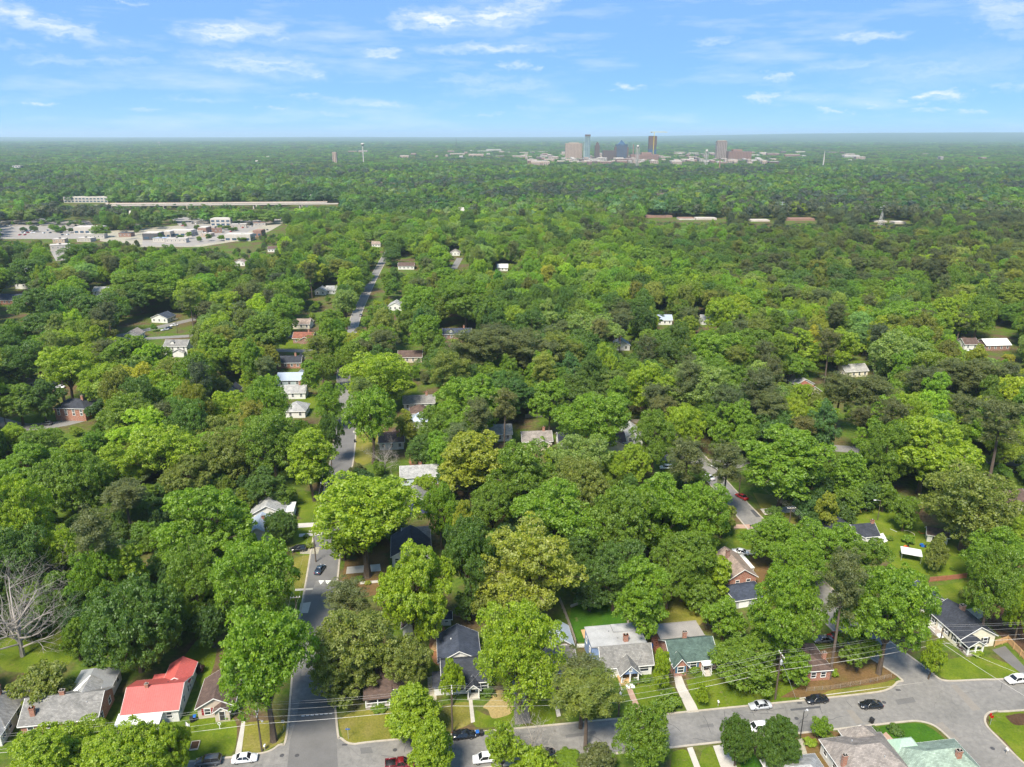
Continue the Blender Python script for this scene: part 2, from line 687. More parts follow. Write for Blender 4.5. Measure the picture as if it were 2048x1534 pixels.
def offset(path, d):
    out = []
    for i, p in enumerate(path):
        a = Vector(path[min(i + 1, len(path) - 1)]) - Vector(path[max(i - 1, 0)])
        a = Vector((a.x, a.y)).normalized()
        out.append((p[0] - a.y * d, p[1] + a.x * d))
    return out


NW = [(-135, 101.5), g(380, 1525), g(470, 1515)]
c_nw = [g(530, 1507), g(558, 1492), g(576, 1468)]
_w = lambda i: 3.9 if R2C[i][1] < 320 else 2.9
R2L = [offset(R2C, _w(i))[i] for i in range(2, len(R2C))]
R2Rr = [offset(R2C, -_w(i))[i] for i in range(2, len(R2C))]
c_ne = [g(672, 1455), g(682, 1479), g(706, 1490)]
N1 = [g(760, 1484), g(1074, 1455), g(1390, 1424), g(1600, 1403), g(1740, 1388)]
c3w = [g(1778, 1380), g(1796, 1366), g(1797, 1352)]
R3L = [(76.8, 150), (74.0, 172), (71.2, 196), (68.6, 217), (66.6, 233), (64, 255), (61, 285)]
R3R = [(67.6, 285), (70.6, 255), (73.0, 233), (75.2, 217), (78.6, 196), (82.4, 172), (86.2, 152)]
c3e = [g(1852, 1338), g(1868, 1352), g(1893, 1363)]
N2 = [g(1960, 1361), g(2048, 1357), (150, 139)]
S2 = [(150, 130.5), g(2048, 1419)]
c4e = [g(1990, 1421), g(1970, 1430), g(1970, 1450)]
R4R = [g(1998, 1480), g(2042, 1524), (97.5, 108), (99.5, 98), (102, 80)]
R4L = [(91, 80), (90.0, 98), g(1955, 1540), g(1929, 1507), g(1897, 1473)]
c4w = [g(1868, 1450), g(1835, 1441), g(1800, 1443)]
S1 = [g(1720, 1452), g(1590, 1466), g(1348, 1493), g(1238, 1505), g(980, 1533), (-60, 102.3), (-135, 92)]


def sm(p, n=4):
    return [(q.x, q.y) for q in catmull([Vector((a[0], a[1], 0)) for a in p], n)]


k1 = sm(NW + c_nw + R2L, 5)
k2 = sm(list(reversed(R2Rr)) + c_ne + N1 + c3w + R3L, 5)
k3 = sm(R3R + c3e + N2, 5)
k4 = sm(S2 + c4e + R4R, 5)
k5 = sm(R4L + c4w + S1, 5)
ROAD_POLY = k1 + k2 + k3 + k4 + k5
sheet(ROAD_POLY, 0.02, 'asphalt', 'road')
for k in (k1, k2, k3, k4, k5):
    kerb(k)


def strip(path, w, z, mat, name):
    a, b = offset(path, w / 2), offset(path, -w / 2)
    return sheet(a + b[::-1], z, mat, name)


def pxpoly(pts):
    return [g(*p) for p in pts]


# darker overlay and patches in the road
sheet(pxpoly([(600, 1400), (668, 1402), (676, 1534), (572, 1560), (580, 1480), (592, 1440)]), 0.024, 'asphalt_mid', 'road_patch')
sheet([(p.x, p.y) for p in catmull([Vector((*q, 0)) for q in offset(R2C, 3.7)[2:7]], 4)] + [(p.x, p.y) for p in catmull([Vector((*q, 0)) for q in offset(R2C, -3.7)[2:7]], 4)][::-1], 0.028, 'asphalt_mid', 'road_patch')
sheet(pxpoly([(1692, 1420), (1705, 1420), (1727, 1446), (1713, 1449)]), 0.026, 'asphalt_patch', 'road_patch')
sheet(pxpoly([(1900, 1370), (1912, 1369), (1962, 1419), (1946, 1422)]), 0.026, 'asphalt_patch', 'road_patch')
sheet(pxpoly([(1440, 1436), (1458, 1434), (1462, 1452), (1446, 1455)]), 0.026, 'asphalt_mid', 'road_patch')
for i, q in enumerate([[(720, 1496), (742, 1494), (746, 1506), (722, 1508)], [(830, 1498), (850, 1496), (852, 1502), (832, 1504)], [(1010, 1466), (1018, 1465), (1030, 1500), (1020, 1502)], [(1130, 1470), (1190, 1462), (1192, 1468), (1132, 1476)],
                       [(1400, 1450), (1426, 1447), (1428, 1453), (1402, 1456)], [(1580, 1418), (1640, 1412), (1641, 1416), (1582, 1422)], [(1790, 1400), (1826, 1394), (1832, 1404), (1796, 1410)], [(1870, 1448), (1884, 1444), (1920, 1480), (1908, 1484)],
                       [(648, 1100), (660, 1100), (656, 1122), (643, 1122)], [(630, 1220), (650, 1220), (648, 1232), (627, 1232)], [(604, 1340), (630, 1340), (628, 1352), (602, 1352)], [(1500, 1020), (1512, 1020), (1524, 1034), (1512, 1034)]]):
    sheet(pxpoly(q), 0.0335 + .0003 * i, ('asphalt_mid', 'asphalt_patch', 'asphalt_dark')[i % 3 if i % 4 else 0], 'road_patch')
# tar-sealed cracks
rc = random.Random(8)
for i in range(26):
    x0 = rc.uniform(-30, 108)
    yc = 115 + x0 * .133 + rc.uniform(-3.5, 3.5)
    pth = [(x0, yc)]
    a_ = rc.choice([.13, .13, 1.6, 1.75, .2])
    for k_ in range(rc.randint(4, 9)):
        a_ += rc.gauss(0, .22)
        pth.append((pth[-1][0] + math.cos(a_) * .9, pth[-1][1] + math.sin(a_) * .9))
    pth = [q for q in pth if abs(q[1] - (115 + q[0] * .133)) < 4.1]
    if len(pth) > 2:
        strip(pth, .09, .0385 + .0001 * i, 'asphalt_dark', 'tar_seam')
# storm drains at the kerb
for px, py in ((690, 1487), (1795, 1378), (1598, 1404)):
    p_ = P(px, py)
    tag(MB().box(p_.x - .5, p_.x + .5, p_.y - .55, p_.y - .1, .021, .04).build('storm_drain', MATS['iron']), 'iron storm drain grate set at the kerb of the front street', 'drain', 'storm drains')
# cross streets that show further back
ROADS_FAR = [
    ([(112, 262), (135, 258), (175, 249), (230, 236)], 6.5), ([(-235, 300), (-212, 288), (-196, 282), (-180, 290), (-178, 312), (-190, 330)], 8),
    ([(-165, 396), (-130, 396), (-90, 392)], 6), ([(-250, 412), (-215, 420), (-170, 430), (-120, 425)], 6), ([(-232, 425), (-208, 462), (-186, 505), (-176, 560)], 7),
    ([(30, 262), (62, 250), (90, 243)], 6.5), ([(-60, 505), (-55, 560), (-52, 640), (-50, 720)], 6)]
for i, (p, w) in enumerate(ROADS_FAR):
    strip(sm(p, 5), w, 0.03 + .004 * i, 'asphalt', 'road')
# yield triangles painted before the speed table
for i in range(3):
    c = P(643 + i * 13.5 - 6, 1161)
    c2 = P(643 + i * 13.5 + 6, 1161)
    t = P(642 + i * 13.3, 1167)
    mb = MB().add([(c.x, c.y, .034), (t.x, t.y - .5, .034), (c2.x, c2.y, .034)], [(0, 1, 2)])
    struct('road_marking', mb, MATS['road_paint'])
sheet(pxpoly([(632, 1162), (694, 1162), (690, 1188), (622, 1188)]), 0.031, 'asphalt', 'road_hump')
# stop line dashes
for i in range(7):
    a = P(606 + i * 9.2, 1432 - i * .8)
    mb = MB().box(a.x - .32, a.x + .32, a.y - .12, a.y + .12, .0285, .0320)
    struct('road_marking', mb, MATS['road_paint'])
# manhole covers
for px, py in ((564, 1511), (594, 1511), (1768, 1405), (1593, 1437), (1985, 1497), (790, 1500)):
    p = P(px, py)
    mb = MB().lathe([(.42, .0), (.42, .012), (.34, .016)], 16, 0)
    tag(mb.build('manhole_cover', MATS['iron'], loc=(p.x, p.y, .031)), 'round iron manhole cover set in the grey asphalt road', 'manhole cover', 'manhole covers in the road')

# lawns, drives and bare patches
LAWNS = [
    ('lawn_deep', [(1142, 1218), (1165, 1208), (1205, 1206), (1238, 1214), (1250, 1232), (1250, 1256), (1215, 1280), (1150, 1282), (1140, 1250)]),
    ('lawn', [(1690, 1020), (1760, 1012), (1830, 1028), (1865, 1075), (1905, 1090), (1950, 1130), (1945, 1150), (1860, 1150), (1800, 1140), (1740, 1090), (1700, 1060)]),
    ('lawn', [(1850, 1175), (1950, 1162), (2000, 1175), (1990, 1205), (1935, 1220), (1900, 1215), (1870, 1230)]),
    ('lawn', [(1372, 1360), (1440, 1352), (1520, 1358), (1600, 1372), (1600, 1398), (1400, 1420), (1388, 1410)]),
    ('lawn_dry', [(1606, 1372), (1690, 1378), (1780, 1360), (1792, 1372), (1770, 1382), (1606, 1398)]),
    ('lawn', [(1858, 1334), (1900, 1318), (1960, 1312), (2010, 1325), (2048, 1350), (1960, 1358), (1898, 1360)]),
    ('lawn', [(383, 1440), (420, 1425), (470, 1440), (468, 1500), (440, 1510), (372, 1520), (370, 1470)]),
    ('lawn_dry', [(490, 1445), (560, 1440), (576, 1452), (568, 1480), (520, 1505), (486, 1505)]),
    ('lawn', [(385, 1290), (430, 1280), (428, 1330), (405, 1370), (380, 1345), (360, 1330)]),
    ('lawn', [(0, 1260), (80, 1230), (160, 1225), (160, 1290), (120, 1340), (40, 1345), (0, 1330)]),
    ('lawn_dry', [(676, 1440), (720, 1420), (800, 1425), (830, 1440), (835, 1475), (715, 1486), (688, 1478)]),
    ('lawn_dry', [(876, 1412), (940, 1405), (942, 1445), (900, 1462), (878, 1465)]),
    ('lawn', [(952, 1420), (985, 1432), (1030, 1420), (1030, 1446), (952, 1454)]),
    ('lawn', [(1062, 1395), (1100, 1388), (1110, 1445), (1066, 1448)]),
    ('lawn', [(1268, 1370), (1340, 1368), (1352, 1412), (1290, 1424)]),
    ('lawn_deep', [(1745, 1462), (1770, 1452), (1830, 1446), (1860, 1455), (1890, 1478), (1915, 1505), (1905, 1520), (1800, 1520), (1765, 1490)]),
    ('lawn', [(1978, 1432), (2048, 1424), (2060, 1530), (2010, 1482), (1980, 1455)]),
    ('lawn', [(1405, 1500), (1425, 1495), (1450, 1540), (1400, 1545)]), ('lawn', [(1345, 1505), (1372, 1500), (1395, 1545), (1345, 1545)]),
    ('lawn_deep', [(1470, 1498), (1500, 1500), (1530, 1545), (1490, 1545)]),
    ('lawn_dry', [(588, 1116), (636, 1110), (632, 1160), (626, 1180), (590, 1178)]), ('lawn', [(590, 1040), (650, 1040), (640, 1100), (590, 1105)]), ('lawn', [(590, 1180), (626, 1182), (622, 1202), (590, 1204)]),
    ('lawn', [(596, 985), (640, 985), (648, 1030), (600, 1035)]),
    ('lawn_dry', [(706, 862), (760, 852), (770, 880), (740, 925), (708, 920)]), ('lawn', [(795, 765), (830, 765), (830, 785), (792, 800)]), ('lawn', [(596, 790), (640, 790), (642, 815), (600, 818)]),
    ('lawn', [(40, 838), (120, 820), (150, 845), (60, 862)]), ('lawn', [(1470, 1060), (1500, 1055), (1520, 1080), (1500, 1100), (1468, 1095)]), ('lawn_dry', [(1505, 985), (1590, 1000), (1600, 1040), (1545, 1045)]),
    ('lawn_dry', [(1250, 850), (1300, 850), (1300, 890), (1250, 890)]), ('lawn', [(1195, 880), (1290, 890), (1280, 910), (1195, 905)]), ('lawn', [(470, 755), (520, 755), (520, 775), (470, 780)]), ('lawn', [(570, 680), (615, 680), (615, 697), (560, 697)]),
    ('lawn', [(1260, 570), (1330, 575), (1330, 590), (1260, 588)]), ('lawn_dry', [(1320, 1190), (1420, 1190), (1400, 1250), (1320, 1250)]),
]
for i, (mt, pts) in enumerate(LAWNS):
    sheet(sm(pxpoly(pts + [pts[0]]), 4)[:-1], 0.006 + 0.0001 * i, mt, 'lawn')
BARE = [
    ('litter', 'leaf_litter_patch', [(1640, 1300), (1700, 1290), (1790, 1310), (1792, 1356), (1690, 1376), (1606, 1385), (1610, 1350)]),
    ('straw', 'straw_patch', [(984, 1384), (1004, 1380), (1012, 1392), (1026, 1398), (1024, 1424), (1004, 1434), (984, 1436), (976, 1420), (966, 1414), (980, 1400)]),
    ('red_dirt', 'dirt_patch', [(862, 1262), (890, 1255), (890, 1300), (885, 1330), (868, 1325), (858, 1300)]),
    ('mulch', 'mulch_bed', [(1968, 1225), (2000, 1215), (2048, 1250), (2048, 1300), (2020, 1290), (1980, 1250)]),
    ('gravel', 'gravel_patch', [(1915, 1222), (1960, 1215), (1980, 1225), (1950, 1240), (1920, 1235)]),
    ('litter', 'leaf_litter_patch', [(690, 1120), (770, 1110), (770, 1180), (690, 1190)]),
    ('litter', 'leaf_litter_patch', [(700, 1080), (770, 1075), (775, 1105), (695, 1112)]),
    ('red_dirt', 'dirt_patch', [(830, 900), (890, 895), (890, 925), (820, 930)]),
    ('litter', 'leaf_litter_patch', [(1500, 1110), (1560, 1110), (1560, 1180), (1510, 1180)]),
    ('litter', 'leaf_litter_patch', [(1590, 1460), (1680, 1465), (1700, 1500), (1650, 1540), (1600, 1510)]),
    ('mulch', 'flower_bed', [(2010, 1432), (2048, 1427), (2060, 1446), (2030, 1450)]),
    ('litter', 'leaf_litter_patch', [(1560, 1395), (1610, 1370), (1700, 1350), (1640, 1390)]),
]
for i, (mt, nm, pts) in enumerate(BARE):
    sheet(sm(pxpoly(pts + [pts[0]]), 4)[:-1], 0.012 + 0.0002 * i, mt, nm)
DRIVES = [
    ('concrete', 'driveway', [(1346, 1345), (1360, 1345), (1372, 1375), (1392, 1410), (1398, 1424), (1376, 1426), (1366, 1405), (1352, 1375)]),
    ('white_concrete', 'driveway', [(1692, 1456), (1722, 1450), (1742, 1487), (1712, 1490)]),
    ('brick_path', 'path', [(1250, 1370), (1260, 1368), (1286, 1428), (1274, 1432)]),
    ('concrete', 'path', [(937, 1395), (944, 1394), (950, 1444), (942, 1446)]),
    ('asphalt_mid', 'driveway', [(1024, 1350), (1044, 1350), (1062, 1446), (1030, 1450)]),
    ('concrete', 'path', [(484, 1440), (491, 1440), (482, 1512), (469, 1514)]),
    ('concrete', 'path', [(1102, 1380), (1109, 1378), (1122, 1432), (1114, 1434)]),
    ('gravel', 'driveway', [(855, 1355), (872, 1350), (874, 1430), (858, 1432)]),
    ('concrete', 'path', [(1374, 1496), (1385, 1494), (1405, 1545), (1392, 1545)]),
    ('concrete', 'driveway', [(1426, 1492), (1448, 1489), (1480, 1545), (1445, 1545)]),
    ('gravel', 'driveway', [(1590, 1480), (1605, 1476), (1618, 1520), (1600, 1525)]),
    ('brick_path', 'path', [(1764, 1470), (1772, 1464), (1812, 1505), (1802, 1510)]),
    ('concrete', 'path', [(1850, 1364), (1852, 1364), (1600, 1398), (1598, 1396)]),
    ('asphalt_mid', 'driveway', [(1984, 1300), (2010, 1292), (2060, 1345), (2050, 1353), (2020, 1330)]),
    ('concrete', 'driveway', [(596, 1047), (650, 1044), (650, 1052), (594, 1056)]), ('concrete', 'path', [(598, 1068), (644, 1064), (644, 1070), (598, 1074)]),
    ('gravel', 'driveway', [(600, 1098), (640, 1094), (636, 1108), (600, 1108)]), ('concrete', 'path', [(590, 1178), (626, 1176), (625, 1180), (590, 1182)]),
    ('concrete', 'driveway', [(601, 1207), (622, 1204), (616, 1226), (598, 1226)]),
    ('concrete', 'path', [(720, 1164), (760, 1160), (760, 1165), (720, 1169)]), ('concrete', 'driveway', [(694, 1134), (760, 1128), (762, 1142), (692, 1148)]),
    ('concrete', 'driveway', [(1520, 1018), (1590, 1012), (1590, 1024), (1530, 1030)]), ('brick_path', 'path', [(1462, 1049), (1500, 1049), (1506, 1057), (1464, 1057)]),
    ('concrete', 'driveway', [(1480, 1100), (1510, 1100), (1515, 1108), (1482, 1110)]),
    ('concrete', 'path', [(706, 862), (742, 856), (742, 859), (706, 866)]),
    ('white_concrete', 'patio', [(1745, 1072), (1766, 1066), (1776, 1082), (1760, 1090)]),
]
for i, (mt, nm, pts) in enumerate(DRIVES):
    sheet(pxpoly(pts), 0.036 + 0.0003 * i, mt, nm)
LANDMARKS = []      # (x, y, phrase) of buildings and places, used to say where a tree stands
# ------------------------------------------------------------------ trees
# foliage: one material; each tree carries its own leaf colour, each leaf a small deviation from it
m = new_mat('foliage')
at = node(m, 'ShaderNodeAttribute', attribute_type='INSTANCER', attribute_name='tint')
lv = node(m, 'ShaderNodeAttribute', attribute_type='GEOMETRY', attribute_name='leafv')
sv = node(m, 'ShaderNodeSeparateColor')
link(m, lv.outputs['Color'], sv.inputs[0])
c0 = mixc(m, 1.0, at.outputs['Color'], ramp(m, sv.outputs[0], [(0.0, (.62, .68, .70)), (0.5, (1, 1, 1)), (1.0, (1.42, 1.28, 1.0))]), 'MULTIPLY')
# new growth / blossom clusters on some trees (tint alpha)
br = node(m, 'ShaderNodeMath', operation='GREATER_THAN')
link(m, sv.outputs[1], br.inputs[0])
th = node(m, 'ShaderNodeMath', operation='SUBTRACT')
th.inputs[0].default_value = 1.001
link(m, at.outputs['Alpha'], th.inputs[1])
link(m, th.outputs[0], br.inputs[1])
c1 = mixc(m, br.outputs[0], c0, mixc(m, .6, c0, (.40, .42, .13)))
df = node(m, 'ShaderNodeBsdfDiffuse')
link(m, c1, df.inputs[0])
tr = node(m, 'ShaderNodeBsdfTranslucent')
c2 = mixc(m, 1.0, c1, (1.05, 1.2, .55), 'MULTIPLY')
link(m, c2, tr.inputs[0])
ms = node(m, 'ShaderNodeMixShader')
ms.inputs[0].default_value = 0.53
link(m, df.outputs[0], ms.inputs[1])
link(m, tr.outputs[0], ms.inputs[2])
gls = node(m, 'ShaderNodeBsdfGlossy')
gls.inputs['Roughness'].default_value = .55
gls.inputs['Color'].default_value = (.9, .95, 1, 1)
ms2 = node(m, 'ShaderNodeMixShader')
ms2.inputs[0].default_value = 0.03
link(m, ms.outputs[0], ms2.inputs[1])
link(m, gls.outputs[0], ms2.inputs[2])
om = node(m, 'ShaderNodeOutputMaterial')
link(m, ms2.outputs[0], om.inputs[0])
FOL = m
speckle('bark', (.105, .080, .060), .35, 1.2, .95, .1, fine=5)
speckle('pine_bark', (.120, .092, .074), .35, 1.0, .95, .1, fine=5)
speckle('dead_wood', (.29, .26, .23), .3, .8, .9, .1, fine=4)


def leaf_mesh(name, C, N, Sz, asp, g2, seed, pv_=0.0, var=1.0):
    """one mesh of leaf-sized quads: centres C, normals N, half sizes Sz; g2 second random per clump"""
    rs = np.random.RandomState(seed)
    n = len(C)
    N = N / (np.linalg.norm(N, axis=1, keepdims=True) + 1e-9)
    r = rs.normal(size=(n, 3))
    T = np.cross(N, r)
    T /= (np.linalg.norm(T, axis=1, keepdims=True) + 1e-9)
    B = np.cross(N, T)
    s = Sz[:, None]
    b = s * asp
    V = np.empty((n, 4, 3), np.float32)
    V[:, 0] = C - T * s
    V[:, 1] = C - B * b + T * s * .15
    V[:, 2] = C + T * s
    V[:, 3] = C + B * b + T * s * .15
    V = V.reshape(-1, 3)
    me = bpy.data.meshes.new(name)
    me.vertices.add(n * 4)
    me.vertices.foreach_set('co', V.ravel())
    me.loops.add(n * 4)
    me.loops.foreach_set('vertex_index', np.arange(n * 4, dtype=np.int32))
    me.polygons.add(n)
    me.polygons.foreach_set('loop_start', np.arange(0, n * 4, 4, dtype=np.int32))
    a = me.attributes.new('leafv', 'FLOAT_COLOR', 'FACE')
    col = np.ones((n, 4), np.float32)
    col[:, 0] = np.clip(rs.normal(.5, .15 * var, n) + (np.modf(g2 * 7.31)[0] - .5) * .1 + pv_, 0, 1)
    col[:, 1] = g2
    a.data.foreach_set('color', col.ravel())
    me.materials.append(FOL)
    me.update(calc_edges=True)
    me.validate()
    return me


def extents(C):
    return dict(R=float(np.percentile(np.hypot(C[:, 0], C[:, 1]), 96)), H=float(np.percentile(C[:, 2], 99.7)), Z0=float(np.percentile(C[:, 2], 3)))


def fib_dirs(n, rs, zmin=-.35):
    k = np.arange(n) + .5
    z = 1 - (1 - zmin) * k / n
    ph = k * 2.399963 + rs.rand() * 6
    r = np.sqrt(np.maximum(0, 1 - z * z))
    return np.stack([r * np.cos(ph), r * np.sin(ph), z], 1)


def puffs_to_leaves(PC, PR, PD, per, leaf, rs, flat=.75, upb=.35, rnd=.55, size_j=.35, coh=.2):
    """PC puff centres, PR radii, PD outward direction of the bough"""
    n = len(PC)
    d = rs.normal(size=(n, per, 3))
    d[:, :, 2] += .45
    d += PD[:, None, :] * .55
    d /= np.linalg.norm(d, axis=2, keepdims=True)
    rad = PR[:, None, None] * (.55 + .5 * rs.rand(n, per, 1))
    q = d * rad
    q[:, :, 2] *= flat
    C = (PC[:, None, :] + q).reshape(-1, 3)
    N = d * .75 + PD[:, None, :] * coh + rs.normal(size=d.shape) * rnd
    N[:, :, 2] += upb
    Sz = leaf * (1 + size_j * rs.normal(size=n * per)).clip(.4, 1.8)
    g2 = np.repeat(rs.rand(n), per) * .5 + rs.rand(n * per) * .5
    pv_ = np.repeat(rs.normal(0, .13, n), per)
    return C, N.reshape(-1, 3), Sz, g2, pv_


def lobes_for(kind, R, zb, zt, n, rs):
    """bough centres and radii filling an uneven envelope"""
    d = fib_dirs(n, rs, -.75 if kind != 'vase' else -.5)
    d += rs.normal(size=d.shape) * .22
    d /= np.linalg.norm(d, axis=1, keepdims=True)
    hz = (zt - zb) / 2
    zc = (zt + zb) / 2
    k = .50 + .36 * rs.rand(n)
    if kind == 'dense':
        k = .62 + .16 * rs.rand(n)
    sx, sy = 1 + .13 * rs.normal(), 1 + .13 * rs.normal()
    C = d * k[:, None] * np.array([R * sx, R * sy, hz])
    t = (C[:, 2] + hz) / (2 * hz)
    if kind == 'cone':
        C[:, :2] *= (1.25 - .95 * t)[:, None]
    elif kind == 'vase':
        C[:, :2] *= (.65 + .5 * t)[:, None]
    else:
        C[:, :2] *= (.86 + .28 * np.sin(np.clip(t, 0, 1) * 2.6))[:, None]
    C[:, 2] += zc
    LR = R * (.22 + .19 * rs.rand(n))
    if kind == 'dense':
        LR = R * (.30 + .1 * rs.rand(n))
    # an inner core so the crown is not hollow
    C = np.vstack([C, [[0, 0, zc + hz * .25], [R * .15, 0, zc - hz * .25]]])
    LR = np.append(LR, [R * .46, R * .42])
    D = np.vstack([d, [[0, 0, 1], [0, 0, 1]]])
    return C, LR, D


def make_broad(name, seed, kind='round', R=7.0, H=19.0, zb=2.2, nl=24, leaf=.165, per=80, puff=.80, density=1.0, upb=.2, rnd=.75, coh=.2, var=1.0):
    rs = np.random.RandomState(seed)
    C, LR, D = lobes_for(kind, R, zb, H - R * .22, nl, rs)
    PC, PR, PD = [], [], []
    for c, lr, d in zip(C, LR, D):
        n = max(6, int(density * 1.05 * (lr / puff) ** 2 * 2.6))
        q = fib_dirs(n, rs, -.45)
        q += rs.normal(size=q.shape) * .18
        q /= np.linalg.norm(q, axis=1, keepdims=True)
        k = lr * (.72 + .38 * rs.rand(n))
        p = q * k[:, None]
        p[:, 2] *= .82
        PC.append(c + p)
        PR.append(puff * (.75 + .55 * rs.rand(n)))
        PD.append(q)
    PC, PR, PD = np.vstack(PC), np.concatenate(PR), np.vstack(PD)
    keep = PC[:, 2] > zb * .55
    if coh > .5:     # seen from afar a crown shades as one body
        cc = PC - np.array([0, 0, (zb + H) / 2 - 1])
        cc /= np.linalg.norm(cc, axis=1, keepdims=True)
        PD = PD * .35 + cc
    L = puffs_to_leaves(PC[keep], PR[keep], PD[keep], per, leaf, rs, upb=upb, rnd=rnd, coh=coh)
    crown = leaf_mesh(name + '_crown', L[0], L[1], L[2], .62, L[3], seed, L[4] * var, var)
    mb = MB()
    rg = random.Random(seed)
    x = y = 0
    pts, rad = [(0, 0, -.3), (0, 0, .3)], [R * .075 + .12, R * .06 + .1]
    zt = H * .72
    for i in range(1, 7):
        x += rg.uniform(-.25, .25)
        y += rg.uniform(-.25, .25)
        pts.append((x, y, zt * i / 6))
        rad.append((R * .05 + .1) * (1 - i / 7.5))
    mb.tube(pts, rad, 7)
    for c, d in zip(C[:-2], D[:-2]):
        k = rg.uniform(.28, .62)
        b = Vector(pts[2 + int(k * 5)])
        e = Vector(c)
        mid = (b + e) / 2 + Vector((rg.uniform(-.4, .4), rg.uniform(-.4, .4), rg.uniform(.2, .9)))
        mb.tube([b, mid, e, e + Vector(d) * R * .2], [.05 * R * .55, .05 * R * .4, .05 * R * .22, .03], 5, cap=False)
    trunk = mb.mesh(name + '_trunk', MATS['bark'])
    return dict(crown=crown, trunk=trunk, **extents(L[0]))


def make_pine(name, seed, R=4.2, H=24.0, zb=12.0, nb=26, leaf=.21, per=84, puff=.95, per_b=7):
    rs = np.random.RandomState(seed)
    rg = random.Random(seed)
    PC, PR, PD = [], [], []
    mb = MB()
    lean = rs.normal(size=2) * .5
    tp = [(lean[0] * t * t, lean[1] * t * t, -.3 + (H - .5) * t) for t in np.linspace(0, 1, 7)]
    mb.tube(tp, [.36, .31, .28, .25, .21, .14, .05], 7)
    for i in range(nb):
        t = (i + rs.rand()) / nb
        z = zb + (H - zb) * t ** .85
        a = i * 2.4 + rs.rand() * 1.0
        prof = math.sqrt(max(.06, 1 - (2.0 * (t - .42)) ** 2 * .72))
        ln = R * prof * (.6 + .5 * rs.rand())
        d = np.array([math.cos(a), math.sin(a), 0])
        s = z / H
        base = np.array([lean[0] * s * s, lean[1] * s * s, z])
        end = base + d * ln + np.array([0, 0, ln * (.12 + .55 * t)])
        mb.tube([base, (base + end) / 2 + np.array([0, 0, -.15]), end], [.09, .06, .02], 4, cap=False)
        n = max(2, int(per_b * (.5 + ln / R)))
        for k in range(n):
            u = .35 + .7 * (k + rs.rand()) / n
            p = base + (end - base) * u + rs.normal(size=3) * np.array([.65, .65, .5]) * (.6 + .4 * u)
            PC.append(p)
            PR.append(puff * (.7 + .5 * rs.rand()))
            PD.append(d * .5 + np.array([0, 0, .6]))
    PC, PR, PD = np.array(PC), np.array(PR), np.array(PD)
    L = puffs_to_leaves(PC, PR, PD, per, leaf, rs, flat=.85, upb=.3, rnd=.65)
    crown = leaf_mesh(name + '_crown', L[0], L[1], L[2], .30, L[3], seed, L[4])
    trunk = mb.mesh(name + '_trunk', MATS['pine_bark'])
    return dict(crown=crown, trunk=trunk, **extents(L[0]))


def make_shrub(name, seed, R=1.6, H=2.2, leaf=.12, per=52, puff=.42):
    rs = np.random.RandomState(seed)
    n = 46
    q = fib_dirs(n, rs, -.2)
    q += rs.normal(size=q.shape) * .15
    k = (.6 + .45 * rs.rand(n))[:, None]
    PC = q * k * np.array([R, R, H * .55]) * .82
    PC[:, 2] += H * .42
    PC[:, 2] = np.maximum(PC[:, 2], .2)
    L = puffs_to_leaves(PC, puff * (.7 + .6 * rs.rand(n)), q, per, leaf, rs)
    crown = leaf_mesh(name + '_crown', L[0], L[1], L[2], .65, L[3], seed, L[4])
    mb = MB()
    rg = random.Random(seed)
    for i in range(5):
        a = i * 1.256
        mb.tube([(0.05 * math.cos(a), .05 * math.sin(a), -.05), (R * .4 * math.cos(a), R * .4 * math.sin(a), H * .55)], [.05, .02], 4, cap=False)
    return dict(crown=crown, trunk=mb.mesh(name + '_trunk', MATS['bark']), R=R, H=H)


PROTO = {}
for i in range(9):
    PROTO['round%d' % i] = make_broad('round%d' % i, 11 + i, 'round', 7.0, 18.0 + (i % 3), 1.0 + .6 * (i % 3), 20 + 2 * (i % 5), puff=.72 + .06 * (i % 4))
for i in range(4):
    PROTO['vase%d' % i] = make_broad('vase%d' % i, 41 + i, 'vase', 7.2, 18.0, 4.0, 24, per=68, density=.8)
for i in range(4):
    PROTO['tall%d' % i] = make_broad('tall%d' % i, 61 + i, 'round', 4.6, 19.0, 1.6, 26, leaf=.16, puff=.66)
for i in range(2):
    PROTO['dense%d' % i] = make_broad('dense%d' % i, 71 + i, 'dense', 7.0, 14.0, .8, 30, leaf=.165, per=76, puff=.72)
for i in range(3):
    PROTO['cone%d' % i] = make_broad('cone%d' % i, 81 + i, 'cone', 4.6, 12.0, .5, 26, leaf=.145, per=60, puff=.55)
for i in range(3):
    PROTO['small%d' % i] = make_broad('small%d' % i, 91 + i, 'round', 3.0, 6.5, .7, 15, leaf=.125, per=58, puff=.42)
for i in range(4):
    PROTO['pine%d' % i] = make_pine('pine%d' % i, 101 + i, 4.4, 23 + i, 12 + 1.2 * i, 26 + 2 * i)
for i in range(3):
    PROTO['shrub%d' % i] = make_shrub('shrub%d' % i, 121 + i)

TINT = dict(lime=(.290, .395, .014), green=(.198, .325, .014), mid=(.172, .270, .016), dark=(.112, .200, .022), deep=(.074, .148, .018), olive=(.212, .255, .034),
            yellow=(.310, .345, .026), pine=(.158, .182, .050), pined=(.126, .150, .048), bluegreen=(.112, .222, .050), plum=(.064, .028, .026), pale=(.250, .340, .066))
TWORD = dict(lime='bright lime-green', green='fresh green', mid='mid-green', dark='dark green', deep='very dark green', olive='olive-green', yellow='yellow-green', pine='grey-green', pined='dull dark green',
             bluegreen='blue-green', plum='plum-coloured', pale='pale green')
SHW = dict(round='round-crowned', vase='wide-spreading', tall='tall narrow', dense='dense rounded', cone='conical', small='small', pine='tall', shrub='low')

